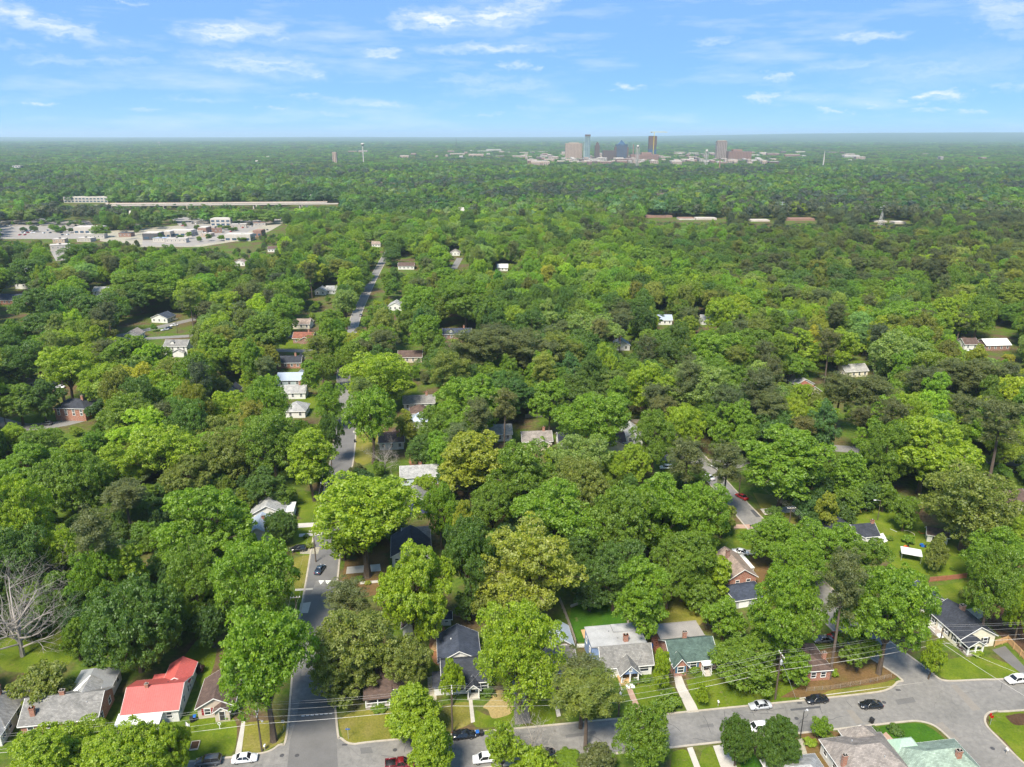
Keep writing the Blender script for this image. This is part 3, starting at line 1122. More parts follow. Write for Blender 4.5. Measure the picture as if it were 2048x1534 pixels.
# hand-placed trees: crown centre px, crown width px, crown height px (photo), shape, tint, blossom
HAND = [
    (264, 1236, 190, 178, 'dense', 'dark', .0), (386, 1150, 110, 130, 'round', 'mid', 0), (512, 1152, 150, 180, 'round', 'green', .05), (525, 1298, 200, 200, 'vase', 'green', 0), (95, 1512, 190, 110, 'round', 'lime', .1),
    (250, 1500, 150, 100, 'vase', 'lime', .12), (338, 1492, 80, 100, 'round', 'lime', .1), (190, 1470, 90, 80, 'vase', 'lime', .12), (88, 1362, 110, 80, 'small', 'olive', .25), (245, 1130, 78, 85, 'tall', 'lime', 0), (187, 1130, 88, 90, 'vase', 'green', 0), (420, 1240, 80, 110, 'small', 'deep', 0),
    (150, 1270, 50, 60, 'small', 'mid', 0), (692, 1185, 95, 80, 'pine', 'pine', 0), (705, 1265, 165, 120, 'vase', 'olive', .35), (682, 1322, 140, 92, 'round', 'olive', .3), (812, 1310, 105, 90, 'vase', 'olive', .3), (822, 1414, 108, 112, 'cone', 'lime', 0),
    (828, 1165, 160, 170, 'round', 'lime', .1), (1040, 1280, 170, 190, 'round', 'lime', .15), (903, 1352, 48, 70, 'small', 'lime', 0), (862, 1487, 85, 110, 'cone', 'lime', 0), (1005, 1482, 68, 90, 'tall', 'lime', 0), (1065, 1522, 105, 60, 'small', 'lime', .1),
    (1165, 1345, 110, 90, 'pine', 'pine', 0), (1175, 1385, 130, 110, 'pine', 'olive', .1), (1193, 1515, 70, 60, 'small', 'pine', 0), (1290, 1462, 115, 120, 'vase', 'mid', 0), (1060, 1125, 210, 180, 'round', 'yellow', .35), (1285, 1182, 95, 145, 'tall', 'green', 0),
    (930, 1205, 55, 50, 'small', 'dark', 0), (985, 1200, 75, 75, 'small', 'olive', .1), (1325, 1330, 34, 62, 'small', 'lime', 0), (1340, 1400, 56, 48, 'shrub', 'mid', 0), (935, 1110, 110, 150, 'round', 'dark', 0),
    (1576, 1205, 160, 215, 'round', 'green', .1), (1594, 1326, 62, 62, 'small', 'green', 0), (1722, 1288, 84, 76, 'small', 'mid', 0), (1690, 1165, 90, 130, 'pine', 'pine', 0), (1782, 1212, 184, 180, 'round', 'green', 0), (1495, 1316, 120, 96, 'cone', 'mid', 0), (1450, 1225, 90, 90, 'small', 'green', 0), (1430, 1140, 75, 90, 'small', 'lime', 0),
    (1406, 1380, 32, 40, 'small', 'lime', 0), (1476, 1472, 66, 80, 'dense', 'dark', .03), (1556, 1478, 80, 95, 'dense', 'dark', .03), (1642, 1449, 40, 42, 'small', 'green', 0), (1868, 1305, 46, 62, 'small', 'lime', 0), (1992, 1148, 108, 115, 'vase', 'mid', 0), (2050, 1195, 60, 100, 'round', 'lime', 0),
    (1878, 1097, 40, 60, 'cone', 'olive', .2), (1935, 1186, 32, 28, 'shrub', 'olive', 0), (415, 1030, 190, 190, 'round', 'green', 0), (250, 990, 90, 65, 'pine', 'pine', 0), (186, 1062, 88, 100, 'pine', 'pine', 0), (115, 1082, 72, 66, 'vase', 'lime', 0), (38, 1015, 108, 130, 'round', 'lime', 0),
    (25, 1100, 120, 110, 'round', 'dark', 0), (145, 955, 135, 110, 'dense', 'mid', 0), (235, 925, 110, 85, 'round', 'lime', 0), (50, 925, 112, 80, 'round', 'green', .05), (375, 945, 110, 70, 'round', 'olive', .1), (232, 878, 72, 62, 'round', 'lime', 0), (165, 900, 82, 55, 'round', 'lime', 0),
    (330, 890, 120, 75, 'vase', 'lime', 0), (460, 895, 105, 85, 'round', 'olive', .12), (545, 875, 120, 110, 'round', 'mid', .05), (620, 905, 90, 125, 'tall', 'lime', 0), (525, 965, 85, 65, 'round', 'dark', 0), (570, 985, 50, 40, 'small', 'mid', 0), (85, 880, 92, 65, 'round', 'mid', 0), (18, 868, 60, 45, 'vase', 'lime', 0),
    (455, 812, 92, 66, 'round', 'lime', 0), (370, 832, 74, 60, 'round', 'lime', 0), (325, 842, 60, 45, 'vase', 'olive', .1), (205, 762, 86, 66, 'round', 'lime', 0), (260, 785, 92, 66, 'round', 'yellow', 0), (322, 775, 84, 76, 'round', 'lime', 0), (386, 745, 78, 80, 'round', 'mid', 0), (437, 770, 40, 44, 'small', 'olive', .2),
    (35, 798, 86, 60, 'round', 'mid', 0), (82, 790, 70, 60, 'round', 'dark', 0), (130, 722, 105, 66, 'vase', 'lime', 0), (205, 812, 62, 40, 'small', 'deep', 0), (270, 712, 120, 84, 'round', 'mid', 0), (505, 748, 50, 40, 'small', 'lime', 0), (535, 790, 80, 76, 'vase', 'green', 0), (662, 862, 46, 70, 'round', 'dark', 0),
    (660, 795, 58, 66, 'round', 'green', 0), (622, 745, 38, 52, 'tall', 'green', 0), (562, 1047, 62, 52, 'dense', 'dark', 0), (725, 1010, 215, 220, 'vase', 'lime', 0), (943, 912, 122, 150, 'tall', 'yellow', .08), (740, 815, 106, 100, 'vase', 'green', 0), (755, 742, 142, 84, 'round', 'lime', 0), (945, 795, 172, 150, 'round', 'green', 0),
    (1185, 830, 132, 116, 'round', 'green', 0), (1100, 797, 74, 76, 'tall', 'green', 0), (1110, 1025, 178, 150, 'round', 'green', .04), (1045, 938, 140, 120, 'round', 'mid', 0), (1160, 900, 112, 66, 'vase', 'pale', 0), (1150, 965, 140, 64, 'dense', 'olive', .15), (1245, 1035, 150, 150, 'round', 'mid', 0), (1320, 1010, 140, 130, 'round', 'green', 0),
    (1268, 915, 74, 60, 'round', 'lime', 0), (1225, 930, 60, 56, 'round', 'lime', 0), (985, 1005, 100, 90, 'round', 'mid', 0), (880, 1015, 72, 92, 'round', 'green', 0), (925, 1042, 46, 84, 'tall', 'yellow', 0), (950, 1085, 74, 95, 'cone', 'dark', 0), (890, 732, 72, 76, 'pine', 'olive', 0), (812, 846, 42, 54, 'tall', 'yellow', 0),
    (875, 850, 90, 76, 'round', 'mid', 0), (845, 893, 72, 54, 'round', 'dark', 0), (1302, 770, 92, 100, 'round', 'lime', 0), (1235, 787, 46, 72, 'tall', 'green', 0), (1210, 725, 58, 76, 'round', 'lime', 0), (1082, 737, 58, 100, 'tall', 'green', 0), (1140, 742, 62, 86, 'tall', 'bluegreen', 0), (950, 692, 110, 66, 'pine', 'pine', 0),
    (1045, 690, 110, 70, 'pine', 'pine', 0), (995, 680, 80, 60, 'pine', 'pined', 0), (1110, 690, 80, 60, 'pine', 'olive', 0), (1310, 862, 82, 90, 'round', 'mid', 0), (850, 967, 46, 36, 'small', 'lime', 0), (1410, 770, 136, 110, 'round', 'pale', 0), (1470, 842, 112, 90, 'round', 'green', 0), (1570, 915, 172, 165, 'round', 'green', .03),
    (1700, 940, 76, 105, 'cone', 'green', 0), (1855, 890, 186, 130, 'round', 'lime', 0), (1945, 990, 172, 180, 'round', 'olive', .05), (1775, 895, 90, 110, 'round', 'mid', 0), (1455, 925, 76, 80, 'pine', 'pine', 0), (1375, 905, 86, 70, 'pine', 'pine', 0), (1370, 845, 84, 74, 'round', 'lime', 0), (1515, 770, 72, 84, 'pine', 'pined', 0),
    (1640, 812, 54, 60, 'dense', 'olive', .3), (1600, 792, 56, 52, 'round', 'lime', 0), (1650, 845, 62, 90, 'tall', 'bluegreen', 0), (1680, 775, 80, 60, 'pine', 'pine', 0), (1740, 780, 84, 64, 'pine', 'pine', 0), (1810, 812, 102, 56, 'round', 'lime', 0), (1905, 852, 62, 60, 'round', 'lime', 0), (1960, 750, 90, 64, 'pine', 'pine', 0),
    (2005, 840, 96, 100, 'pine', 'pine', 0), (1850, 762, 74, 60, 'pine', 'pined', 0), (1905, 748, 86, 64, 'pine', 'pine', 0), (1930, 815, 62, 56, 'pine', 'pine', 0), (2020, 1048, 80, 52, 'round', 'lime', 0), (2008, 1105, 130, 110, 'round', 'green', 0), (1555, 1070, 116, 90, 'round', 'green', 0), (1650, 1088, 134, 96, 'round', 'green', 0),
    (1720, 1110, 110, 90, 'round', 'mid', 0), (1600, 1125, 100, 100, 'round', 'green', 0), (1655, 1012, 46, 58, 'tall', 'yellow', 0), (1612, 1008, 44, 48, 'small', 'bluegreen', 0), (1812, 1018, 50, 56, 'small', 'mid', 0), (1700, 995, 50, 40, 'small', 'mid', 0), (1738, 985, 52, 44, 'small', 'dark', 0), (1770, 985, 48, 44, 'small', 'mid', 0),
    (1395, 1020, 120, 140, 'round', 'green', 0), (1445, 1030, 56, 60, 'small', 'olive', 0), (1370, 1110, 110, 110, 'round', 'mid', 0), (1230, 1130, 110, 110, 'round', 'dark', 0), (1160, 1100, 90, 90, 'round', 'dark', 0), (1340, 1130, 90, 100, 'round', 'mid', 0), (1180, 1180, 80, 60, 'small', 'deep', 0), (1400, 1180, 70, 60, 'small', 'mid', 0),
    (280, 573, 125, 82, 'round', 'mid', 0), (82, 604, 110, 74, 'round', 'dark', 0), (190, 617, 110, 76, 'round', 'dark', 0), (80, 655, 100, 56, 'round', 'dark', 0), (133, 682, 76, 40, 'vase', 'lime', 0), (437, 660, 78, 62, 'round', 'lime', 0), (527, 660, 100, 66, 'round', 'mid', 0), (485, 708, 72, 62, 'round', 'lime', 0), (560, 618, 72, 62, 'round', 'green', 0),
    (455, 610, 72, 56, 'round', 'lime', 0), (386, 585, 70, 56, 'round', 'lime', 0), (375, 527, 80, 54, 'round', 'mid', 0), (440, 542, 80, 50, 'round', 'mid', 0), (60, 540, 100, 56, 'round', 'dark', 0), (160, 508, 78, 46, 'round', 'dark', 0), (640, 690, 60, 46, 'pine', 'olive', 0), (690, 600, 56, 44, 'vase', 'pale', 0),
    (30, 720, 90, 70, 'round', 'dark', 0), (840, 600, 80, 56, 'round', 'green', 0), (930, 600, 90, 70, 'round', 'mid', 0), (1010, 605, 80, 56, 'round', 'dark', 0), (1090, 650, 90, 50, 'round', 'pale', 0), (1190, 660, 110, 54, 'round', 'pale', 0), (1250, 600, 70, 50, 'round', 'lime', 0), (1380, 560, 80, 74, 'dense', 'green', 0), (1290, 520, 90, 60, 'round', 'mid', 0),
    (1190, 560, 70, 40, 'round', 'pale', 0), (1445, 620, 76, 54, 'vase', 'lime', 0), (1490, 605, 96, 60, 'round', 'green', 0), (1680, 690, 80, 62, 'round', 'lime', 0), (1800, 640, 140, 66, 'round', 'green', 0), (1900, 625, 90, 60, 'round', 'lime', 0), (1960, 620, 70, 60, 'round', 'mid', 0), (1430, 700, 120, 60, 'round', 'green', 0), (1500, 690, 90, 70, 'round', 'mid', 0),
    (1600, 690, 76, 66, 'tall', 'lime', 0), (1800, 700, 120, 56, 'vase', 'pale', 0), (1630, 660, 60, 54, 'round', 'yellow', 0), (880, 560, 80, 40, 'round', 'green', 0), (760, 640, 70, 60, 'round', 'mid', 0), (850, 660, 74, 62, 'round', 'green', 0),
]

# windows of the picture that the wood leaves open (yards, roofs, streets): px box
OPEN = [
    (1130, 1195, 1260, 1300), (1690, 1000, 1960, 1135), (1850, 1130, 2048, 1290), (1450, 1090, 1530, 1210), (505, 985, 590, 1075), (585, 980, 655, 1240), (795, 925, 880, 1110), (700, 845, 800, 905), (790, 780, 870, 845),
    (1035, 828, 1110, 888), (1118, 835, 1290, 888), (545, 692, 640, 830), (96, 785, 175, 830), (0, 832, 115, 866), (35, 738, 120, 775), (322, 655, 378, 700), (245, 642, 292, 676), (302, 610, 338, 640), (586, 628, 622, 682),
    (0, 550, 80, 640), (716, 604, 738, 634), (736, 540, 762, 585), (758, 508, 776, 540), (885, 650, 945, 670), (1592, 742, 1640, 778), (1690, 722, 1738, 748), (1928, 658, 2040, 698), (1664, 880, 1706, 905), (1412, 932, 1545, 1070), (1312, 928, 1345, 955), (2005, 965, 2048, 1030),
    (445, 765, 482, 786), (335, 640, 372, 660), (600, 770, 650, 830), (655, 745, 700, 920), (890, 650, 945, 668), (800, 695, 830, 712), (1325, 628, 1345, 645), (1935, 900, 1960, 912), (0, 438, 185, 478), (120, 390, 218, 408), (225, 402, 600, 416),
    (330, 420, 400, 452), (395, 428, 572, 466), (205, 462, 300, 478), (282, 458, 520, 490), (140, 450, 200, 485), (590, 385, 680, 412), (1292, 430, 1345, 440), (1360, 434, 1450, 442), (1500, 438, 1545, 446), (1572, 434, 1632, 444), (1740, 438, 1820, 448), (1860, 600, 1862, 602), (100, 480, 135, 520), (178, 570, 215, 590), (640, 570, 668, 582), (800, 510, 830, 540), (905, 500, 925, 530), (1320, 620, 1340, 640), (1235, 680, 1250, 690),
]


def pt_seg(p, a, b):
    ax, ay, bx, by = a[0], a[1], b[0], b[1]
    dx, dy = bx - ax, by - ay
    t = max(0, min(1, ((p[0] - ax) * dx + (p[1] - ay) * dy) / (dx * dx + dy * dy + 1e-9)))
    return math.hypot(p[0] - ax - dx * t, p[1] - ay - dy * t)


ROADLINES = [([(x, y) for x, y in R2C if y < 340], 4.5), ([(x, y) for x, y in R2C if y > 325], 1.6), ([(72, 150 - 20), (70, 196), (66, 250), (62, 290)], 4.5), ([(-135, 97), (0, 115), (150, 135)], 6.0)] + [(p, w / 2 + .8) for p, w in ROADS_FAR]


def on_road(x, y, extra=0.0):
    for path, w in ROADLINES:
        for a, b in zip(path[:-1], path[1:]):
            if pt_seg((x, y), a, b) < w + extra:
                return True
    return False


TREES = []          # x, y, r, h, shape, tint name, tint rgb, blossom, hand?
rg = random.Random(7)
for (px, py, w, hpx, shp, tn, bl) in HAND:
    ks = [PROTO[k] for k in PROTO if k.startswith(shp)]
    z0f = sum(k.get('Z0', .1) / k['H'] for k in ks) / len(ks)
    fr = 1 - z0f
    lo, hi = {'small': (2.5, 11), 'shrub': (1.0, 3.5), 'pine': (17, 31), 'cone': (5, 18), 'dense': (6, 21), 'vase': (9, 29), 'tall': (9, 25)}.get(shp, (9, 26))
    hh = (lo + hi) / 2
    for _ in range(6):
        zc = hh * (1 + z0f) / 2
        q = P(px, py, zc)
        t = Q(q.x, q.y, zc)[2]
        r = .5 * w * t / FPX
        dep = math.atan2(HCAM - zc, q.y)
        # vertical crown extent from its picture height (an ellipsoid seen from above at angle dep)
        a = .5 * hpx * t / FPX * math.cos(math.atan((py - CY) / FPX))
        b2 = (a * a - (r * math.sin(dep)) ** 2) / max(.05, math.cos(dep) ** 2)
        b = math.sqrt(max(b2, (.6 * r) ** 2))
        hh = .5 * hh + .5 * min(hi, max(lo, 2 * b / fr))
    zc = hh * (1 + z0f) / 2
    q = P(px, py, zc)
    TREES.append([q.x, q.y, r, hh, shp, tn, TINT[tn], bl, True])
NHAND = len(TREES)


def crown_px(x, y, r, h, shp):
    zc = h * (.78 if shp == 'pine' else .58)
    u, v, t = Q(x, y, zc)
    return u, v, FPX * r / t, t


# roofs that peep out of the canopy
for (px_, py_, hw_) in ((752, 488, 9), (910, 505, 8), (545, 498, 9), (478, 525, 10), (1005, 535, 10), (1245, 690, 12), (1420, 640, 12), (200, 582, 12), (640, 582, 11), (662, 580, 11), (790, 612, 12), (812, 532, 14), (820, 714, 16), (1000, 868, 16), (62, 765, 20), (90, 757, 14), (262, 670, 13), (318, 636, 14), (350, 692, 18), (602, 648, 13), (605, 676, 15), (914, 668, 22), (1330, 640, 11), (577, 725, 18), (138, 816, 26), (838, 826, 14), (842, 842, 14), (1137, 884, 14), (1270, 872, 14)):
    OPEN.append((px_ - hw_, py_ - hw_ * .7, px_ + hw_, py_ + 3))
OPENW = []
for (x0, y0, x1, y1) in OPEN:
    OPENW.append((x0, y0, x1, y1, P((x0 + x1) / 2, y1).y + 3))


def blocked(x, y, r, h, shp):
    bu, bv, _ = Q(x, y, 0)
    u, v, pr, t = crown_px(x, y, r, h, shp)
    ph = pr * .9 + (h * .3) * FPX / t * .6
    for (x0, y0, x1, y1, yd) in OPENW:
        if x0 - 2 < bu < x1 + 2 and y0 < bv < y1:
            return True
        if y < yd:
            dx = max(x0 - u, 0, u - x1)
            dy = max(y0 - v, 0, v - y1)
            if (dx / max(pr, 1)) ** 2 + (dy / max(ph, 1)) ** 2 < 1.0:
                return True
    return False


# the rest of the wood, scattered on a jittered grid
CELL = 10.0
gridd = {}
for tr_ in TREES:
    gridd.setdefault((int(tr_[0] // CELL), int(tr_[1] // CELL)), []).append(tr_)


def near_ok(x, y, r, k=.62):
    ci, cj = int(x // CELL), int(y // CELL)
    for i in range(ci - 2, ci + 3):
        for j in range(cj - 2, cj + 3):
            for o in gridd.get((i, j), ()):
                if math.hypot(o[0] - x, o[1] - y) < k * (o[2] + r):
                    return False
    return True


def pick_kind(x, y):
    ang = x / y
    if y > 560:
        # beyond the gardens the wood stands in pine and broadleaf patches
        pt = math.sin(x * .0061 + 1.7) * math.sin(y * .0047 + .6) + .6 * math.sin(x * .013 - y * .009) + .25 * ang
        if pt > .5 and rg.random() < .62:
            return 'pine', rg.choice(['pine', 'pined', 'pined'])
        if pt < -.45 and rg.random() < .6:
            return rg.choice(['round', 'vase', 'round']), rg.choice(['lime', 'pale', 'green', 'green'])
    pn = .06 + .22 * max(0, min(1, (ang - .05) / .35)) + .12 * math.sin(x * .011 + y * .007) + .08 * math.sin(x * .023 - y * .017)
    if rg.random() < pn:
        return 'pine', rg.choice(['pine', 'pine', 'pined', 'olive'])
    shp = rg.choice(['round', 'round', 'round', 'vase', 'tall', 'dense'])
    c = math.sin(x * .017 + 1.3) * math.sin(y * .013) + rg.gauss(0, .6 if y < 550 else .42) - (.25 if y > 650 else 0)
    tn = 'dark' if c < -.6 else 'mid' if c < -.05 else 'green' if c < .45 else rg.choice(['lime', 'lime', 'pale', 'yellow', 'olive'] if y < 550 else ['lime', 'green', 'pale', 'olive'])
    return shp, tn


def jit(t, s=.14):
    a = 1 + rg.gauss(0, s)
    b = 1 + rg.gauss(0, s * .6)
    return (max(.008, t[0] * a * b), max(.01, t[1] * a), max(.004, t[2] * a / b))


y = 150.0
while y < 1000:
    s = 6.5 if y < 260 else 9.0
    n = int(1.66 * y / s) + 1
    for i in range(n):
        X = -.83 * y + i * s + rg.uniform(-.42, .42) * s
        Y = y + rg.uniform(-.42, .42) * s
        shp, tn = pick_kind(X, Y)
        h = {'round': rg.uniform(14, 27), 'vase': rg.uniform(14, 25), 'tall': rg.uniform(16, 27), 'dense': rg.uniform(11, 20), 'pine': rg.uniform(19, 29)}[shp]
        r = {'round': rg.uniform(6.0, 11.5), 'vase': rg.uniform(6.5, 10.5), 'tall': rg.uniform(4.0, 6.5), 'dense': rg.uniform(5.5, 8.5), 'pine': rg.uniform(4.2, 6.4)}[shp]
        if Y < 235:
            if Y < 175 and X > -70:
                continue
            shp, tn = 'small', rg.choice(['dark', 'deep', 'mid'])
            h, r = rg.uniform(5, 9), rg.uniform(2.5, 4)
        if on_road(X, Y, .5 if shp == 'small' or Y > 345 else 1.2):
            continue
        if not near_ok(X, Y, r, .40):
            continue
        if blocked(X, Y, r, h, shp):
            # a lower tree may still fit
            h, r, shp = rg.uniform(4, 7), rg.uniform(2, 3), 'small'
            if blocked(X, Y, r, h, shp) or rg.random() < .35:
                continue
        t_ = [X, Y, r, h, shp, tn, jit(TINT[tn]), .12 if rg.random() < .12 else 0.0, False]
        TREES.append(t_)
        gridd.setdefault((int(X // CELL), int(Y // CELL)), []).append(t_)
    y += s

# the wood and gardens go on beside the frame
for i in range(900):
    Y = rg.uniform(60, 420)
    X = rg.choice([-1, 1]) * rg.uniform(.66, 1.25) * Y + rg.choice([-1, 1]) * 20
    shp, tn = pick_kind(X, Y)
    h, r = rg.uniform(10, 22), rg.uniform(4.5, 8.5)
    u, v, pr, t = crown_px(X, Y, r, h, shp)
    if t < 10 or not (u - pr * 1.4 > 2075 or u + pr * 1.4 < -30) or on_road(X, Y, 3.0) or not near_ok(X, Y, r, .6):
        continue
    t_ = [X, Y, r, h, shp, tn, jit(TINT[tn]), 0.0, False]
    TREES.append(t_)
    gridd.setdefault((int(X // CELL), int(Y // CELL)), []).append(t_)

# the ones that show largest become trees of their own, the rest one wood
inview = []
for k, tr_ in enumerate(TREES):
    u, v, pr, t = crown_px(*tr_[:5])
    vis = -pr * .6 < u < 2048 + pr * .6 and v - pr < 1534
    inview.append((vis, pr * (1.35 if tr_[8] else 1.0)))
single = set()
for kinds, lim in (({'pine'}, 150), ({'round', 'vase', 'tall', 'dense', 'cone'}, 285), ({'small'}, 110), ({'shrub'}, 60)):
    ids = [k for k, tr_ in enumerate(TREES) if tr_[4] in kinds and inview[k][0]]
    ids.sort(key=lambda k: -inview[k][1])
    single.update(ids[:lim])
WOOD = [tr_ for k, tr_ in enumerate(TREES) if k not in single ]
SINGLES = [TREES[k] for k in sorted(single)]


def proto_for(shp, x, y):
    ks = [k for k in PROTO if k.startswith(shp)]
    return ks[int(abs(x * 7.3 + y * 3.1) * 10) % len(ks)]




def plant(x, y, r, h, shp, tint, bl, name, label, cat, group=None, rz=None):
    pk = PROTO[proto_for(shp, x, y)]
    root = empty(name, (x, y, 0), rg.uniform(0, 6.28) if rz is None else rz, label, cat, group)
    for part, me in (('trunk', pk['trunk']), ('crown', pk['crown'])):
        o = bpy.data.objects.new(part, me)
        COL.objects.link(o)
        o.parent = root
        s = r / pk['R']
        o.scale = (s * rg.uniform(.94, 1.06), s * rg.uniform(.94, 1.06), h / pk['H'])
        if part == 'crown':
            o['tint'] = [float(tint[0]), float(tint[1]), float(tint[2]), float(bl)]
    return root


# ---- far wood as one instanced mass
def lowpoly(name, fn, **k):
    pr = fn(name, **k)
    o = bpy.data.objects.new(name, pr['crown'])
    return o, pr


far_col = bpy.data.collections.new('wood_sources')
far_info = []
k = 0
order = []


def add_src(shape, pr, joined=True):
    global k
    # crown and trunk as one source
    nm = 'src_%02d' % k
    o = bpy.data.objects.new(nm, pr['crown'])
    far_col.objects.link(o)
    order.append((shape, pr['R'], pr['H']))
    k += 1


for i in range(5):
    add_src('round', make_broad('far_round%d' % i, 201 + i, 'round', 7.0, 18.5, 3.5, 14 + i % 3, leaf=.36, per=32, puff=1.2, upb=.15, rnd=.4, coh=.9, var=.6))
for i in range(2):
    add_src('tall', make_broad('far_tall%d' % i, 221 + i, 'round', 4.6, 19.0, 2.0, 16, leaf=.34, per=30, puff=1.05, upb=.15, rnd=.4, coh=.9, var=.6))
for i in range(3):
    add_src('pine', make_broad('far_pine%d' % i, 231 + i, 'round', 4.8, 21.0, 8.0, 13, leaf=.36, per=28, puff=1.05, upb=.15, rnd=.4, coh=.9, var=.6))
for i in range(3):
    # a stand of several crowns
    rs = np.random.RandomState(300 + i)
    PCs, PRs, PDs = [], [], []
    for _ in range(15):
        c = np.array([rs.uniform(-15, 15), rs.uniform(-15, 15), rs.uniform(6, 13)])
        R0 = rs.uniform(4, 6.5)
        n = 26
        q = fib_dirs(n, rs, -.25)
        PCs.append(c + q * R0 * np.array([1, 1, .85]) * (.8 + .3 * rs.rand(n, 1)))
        PRs.append(np.full(n, 1.7))
        PDs.append(q)
    L = puffs_to_leaves(np.vstack(PCs), np.concatenate(PRs), np.vstack(PDs), 7, 1.15, rs)
    add_src('stand', dict(crown=leaf_mesh('far_stand%d' % i, L[0], L[1], L[2], .7, L[3], 300 + i, L[4] * .6, .6), R=18.0, H=18.0))
NEAR_IDX = {}
for pk_ in sorted(PROTO):
    cls_ = pk_.rstrip('0123456789')
    NEAR_IDX.setdefault(cls_, []).append(k)
    add_src('near_' + cls_, PROTO[pk_])
SRC_IDX = {}
for i, (s_, R0, H0) in enumerate(order):
    SRC_IDX.setdefault(s_, []).append(i)

pts, prot, scl, rot, tnt = [], [], [], [], []


def add_far(x, y, r, h, shp, tint, bl):
    cls = {'pine': 'pine', 'tall': 'tall', 'cone': 'tall', 'stand': 'stand'}.get(shp, 'round')
    i = rg.choice(NEAR_IDX[shp] if y < 950 and shp in NEAR_IDX else SRC_IDX[cls])
    pts.append((x, y, 0))
    prot.append(i)
    scl.append((r / order[i][1], r / order[i][1], h / order[i][2]))
    rot.append(rg.uniform(0, 6.28))
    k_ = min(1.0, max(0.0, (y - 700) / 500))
    tnt.append((tint[0] * (1 - .30 * k_), tint[1] * (1 - .22 * k_), tint[2] * (1 + .5 * k_), bl))  # leaf colour darkens and blues with distance, painting in self-shadow and haze


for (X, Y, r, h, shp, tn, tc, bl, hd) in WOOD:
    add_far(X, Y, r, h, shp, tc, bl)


def clear_far(X, Y, h, r):
    """towns, car parks and roads beyond a kilometre, and what must show over the canopy"""
    u, v, t = Q(X, Y, 0)
    for (x0, y0, x1, y1, yd) in OPENW:
        if Y < yd + 25 and Y > 700:
            ut, vt, _ = Q(X, Y, h)
            pr = FPX * r / t
            if x0 - pr * .6 < u < x1 + pr * .6 and vt < y1 - 1 and v > y0:
                return True
    return False


# built-up areas of the town centre: (x0, x1, y0, y1) in metres, thinned out
TOWN = [(60, 560, 2150, 2520), (520, 900, 2200, 2600), (-260, 100, 2250, 2700), (880, 1250, 2500, 2900)]
y = 1000.0
while y < 12500:
    if y < 2500:
        s = 12.0 + 3.0 * (y - 1000) / 1500
    elif y < 6000:
        s = 27
    else:
        s = 56
    n = int(1.52 * y / s) + 1
    for i in range(n):
        X = -.76 * y + i * s + rg.uniform(-.45, .45) * s
        Y = y + rg.uniform(-.45, .45) * s
        if y < 2500:
            if Y > 2420 and any(a < X < b and c < Y < d for a, b, c, d in TOWN) and rg.random() < .6:
                continue
            shp, tn = pick_kind(X, Y)
            h, r = rg.uniform(11, 27), rg.uniform(6.5, 12.5)
            if shp == 'pine':
                h, r = rg.uniform(17, 25), rg.uniform(5.0, 7.5)
            if clear_far(X, Y, h, r):
                continue
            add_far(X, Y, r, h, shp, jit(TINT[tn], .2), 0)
        else:
            if any(a < X < b and c < Y < d for a, b, c, d in TOWN) and rg.random() < .8:
                continue
            tn = rg.choice(['mid', 'dark', 'green', 'pine', 'mid', 'olive'])
            if math.sin(X * .0021) * math.sin(Y * .0016 + 1) > .93:
                continue
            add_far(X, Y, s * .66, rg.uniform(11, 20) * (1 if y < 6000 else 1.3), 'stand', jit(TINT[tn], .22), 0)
    y += s

for (a_, b_, n_, x_) in (((228, 421), (580, 420), 80, 2.5), ((395, 432), (520, 436), 26, 3), ((330, 445), (400, 462), 7, 3), ((420, 455), (470, 462), 8, 2), ((20, 452), (165, 452), 12, 1), ((40, 462), (150, 466), 9, 2), ((520, 440), (560, 432), 6, 2), ((225, 418), (330, 428), 24, 5), ((190, 440), (280, 465), 26, 9), ((300, 478), (500, 484), 16, 3), ((440, 446), (480, 450), 5, 1)):
    for i in range(n_):
        t_ = rg.random()
        q = P(a_[0] + (b_[0] - a_[0]) * t_ + rg.uniform(-3, 3), a_[1] + (b_[1] - a_[1]) * t_ + rg.uniform(-x_, x_))
        add_far(q.x, q.y, rg.uniform(2.2, 4.8), rg.uniform(4, 9), 'round', jit(TINT[rg.choice(['green', 'mid', 'dark'])]), 0)

me = bpy.data.meshes.new('far_wood')
me.vertices.add(len(pts))
me.vertices.foreach_set('co', np.array(pts, np.float32).ravel())
for nm, ty, dat in (('proto', 'INT', np.array(prot, np.int32)), ('rotz', 'FLOAT', np.array(rot, np.float32))):
    a = me.attributes.new(nm, ty, 'POINT')
    a.data.foreach_set('value', dat)
a = me.attributes.new('scl', 'FLOAT_VECTOR', 'POINT')
a.data.foreach_set('vector', np.array(scl, np.float32).ravel())
a = me.attributes.new('tint', 'FLOAT_COLOR', 'POINT')
a.data.foreach_set('color', np.array(tnt, np.float32).ravel())
wood = bpy.data.objects.new('woodland', me)
COL.objects.link(wood)
tag(wood, 'green tree canopy stretching away behind the houses to the horizon', 'woodland', kind='stuff')
ng = bpy.data.node_groups.new('scatter_wood', 'GeometryNodeTree')
ng.interface.new_socket('Geometry', in_out='INPUT', socket_type='NodeSocketGeometry')
ng.interface.new_socket('Geometry', in_out='OUTPUT', socket_type='NodeSocketGeometry')
gi = ng.nodes.new('NodeGroupInput')
go = ng.nodes.new('NodeGroupOutput')
ip = ng.nodes.new('GeometryNodeInstanceOnPoints')
ci = ng.nodes.new('GeometryNodeCollectionInfo')
ci.inputs['Collection'].default_value = far_col
ci.inputs['Separate Children'].default_value = True
ci.inputs['Reset Children'].default_value = True
ip.inputs['Pick Instance'].default_value = True


def gattr(nm, ty):
    n = ng.nodes.new('GeometryNodeInputNamedAttribute')
    n.data_type = ty
    n.inputs['Name'].default_value = nm
    return n.outputs['Attribute']


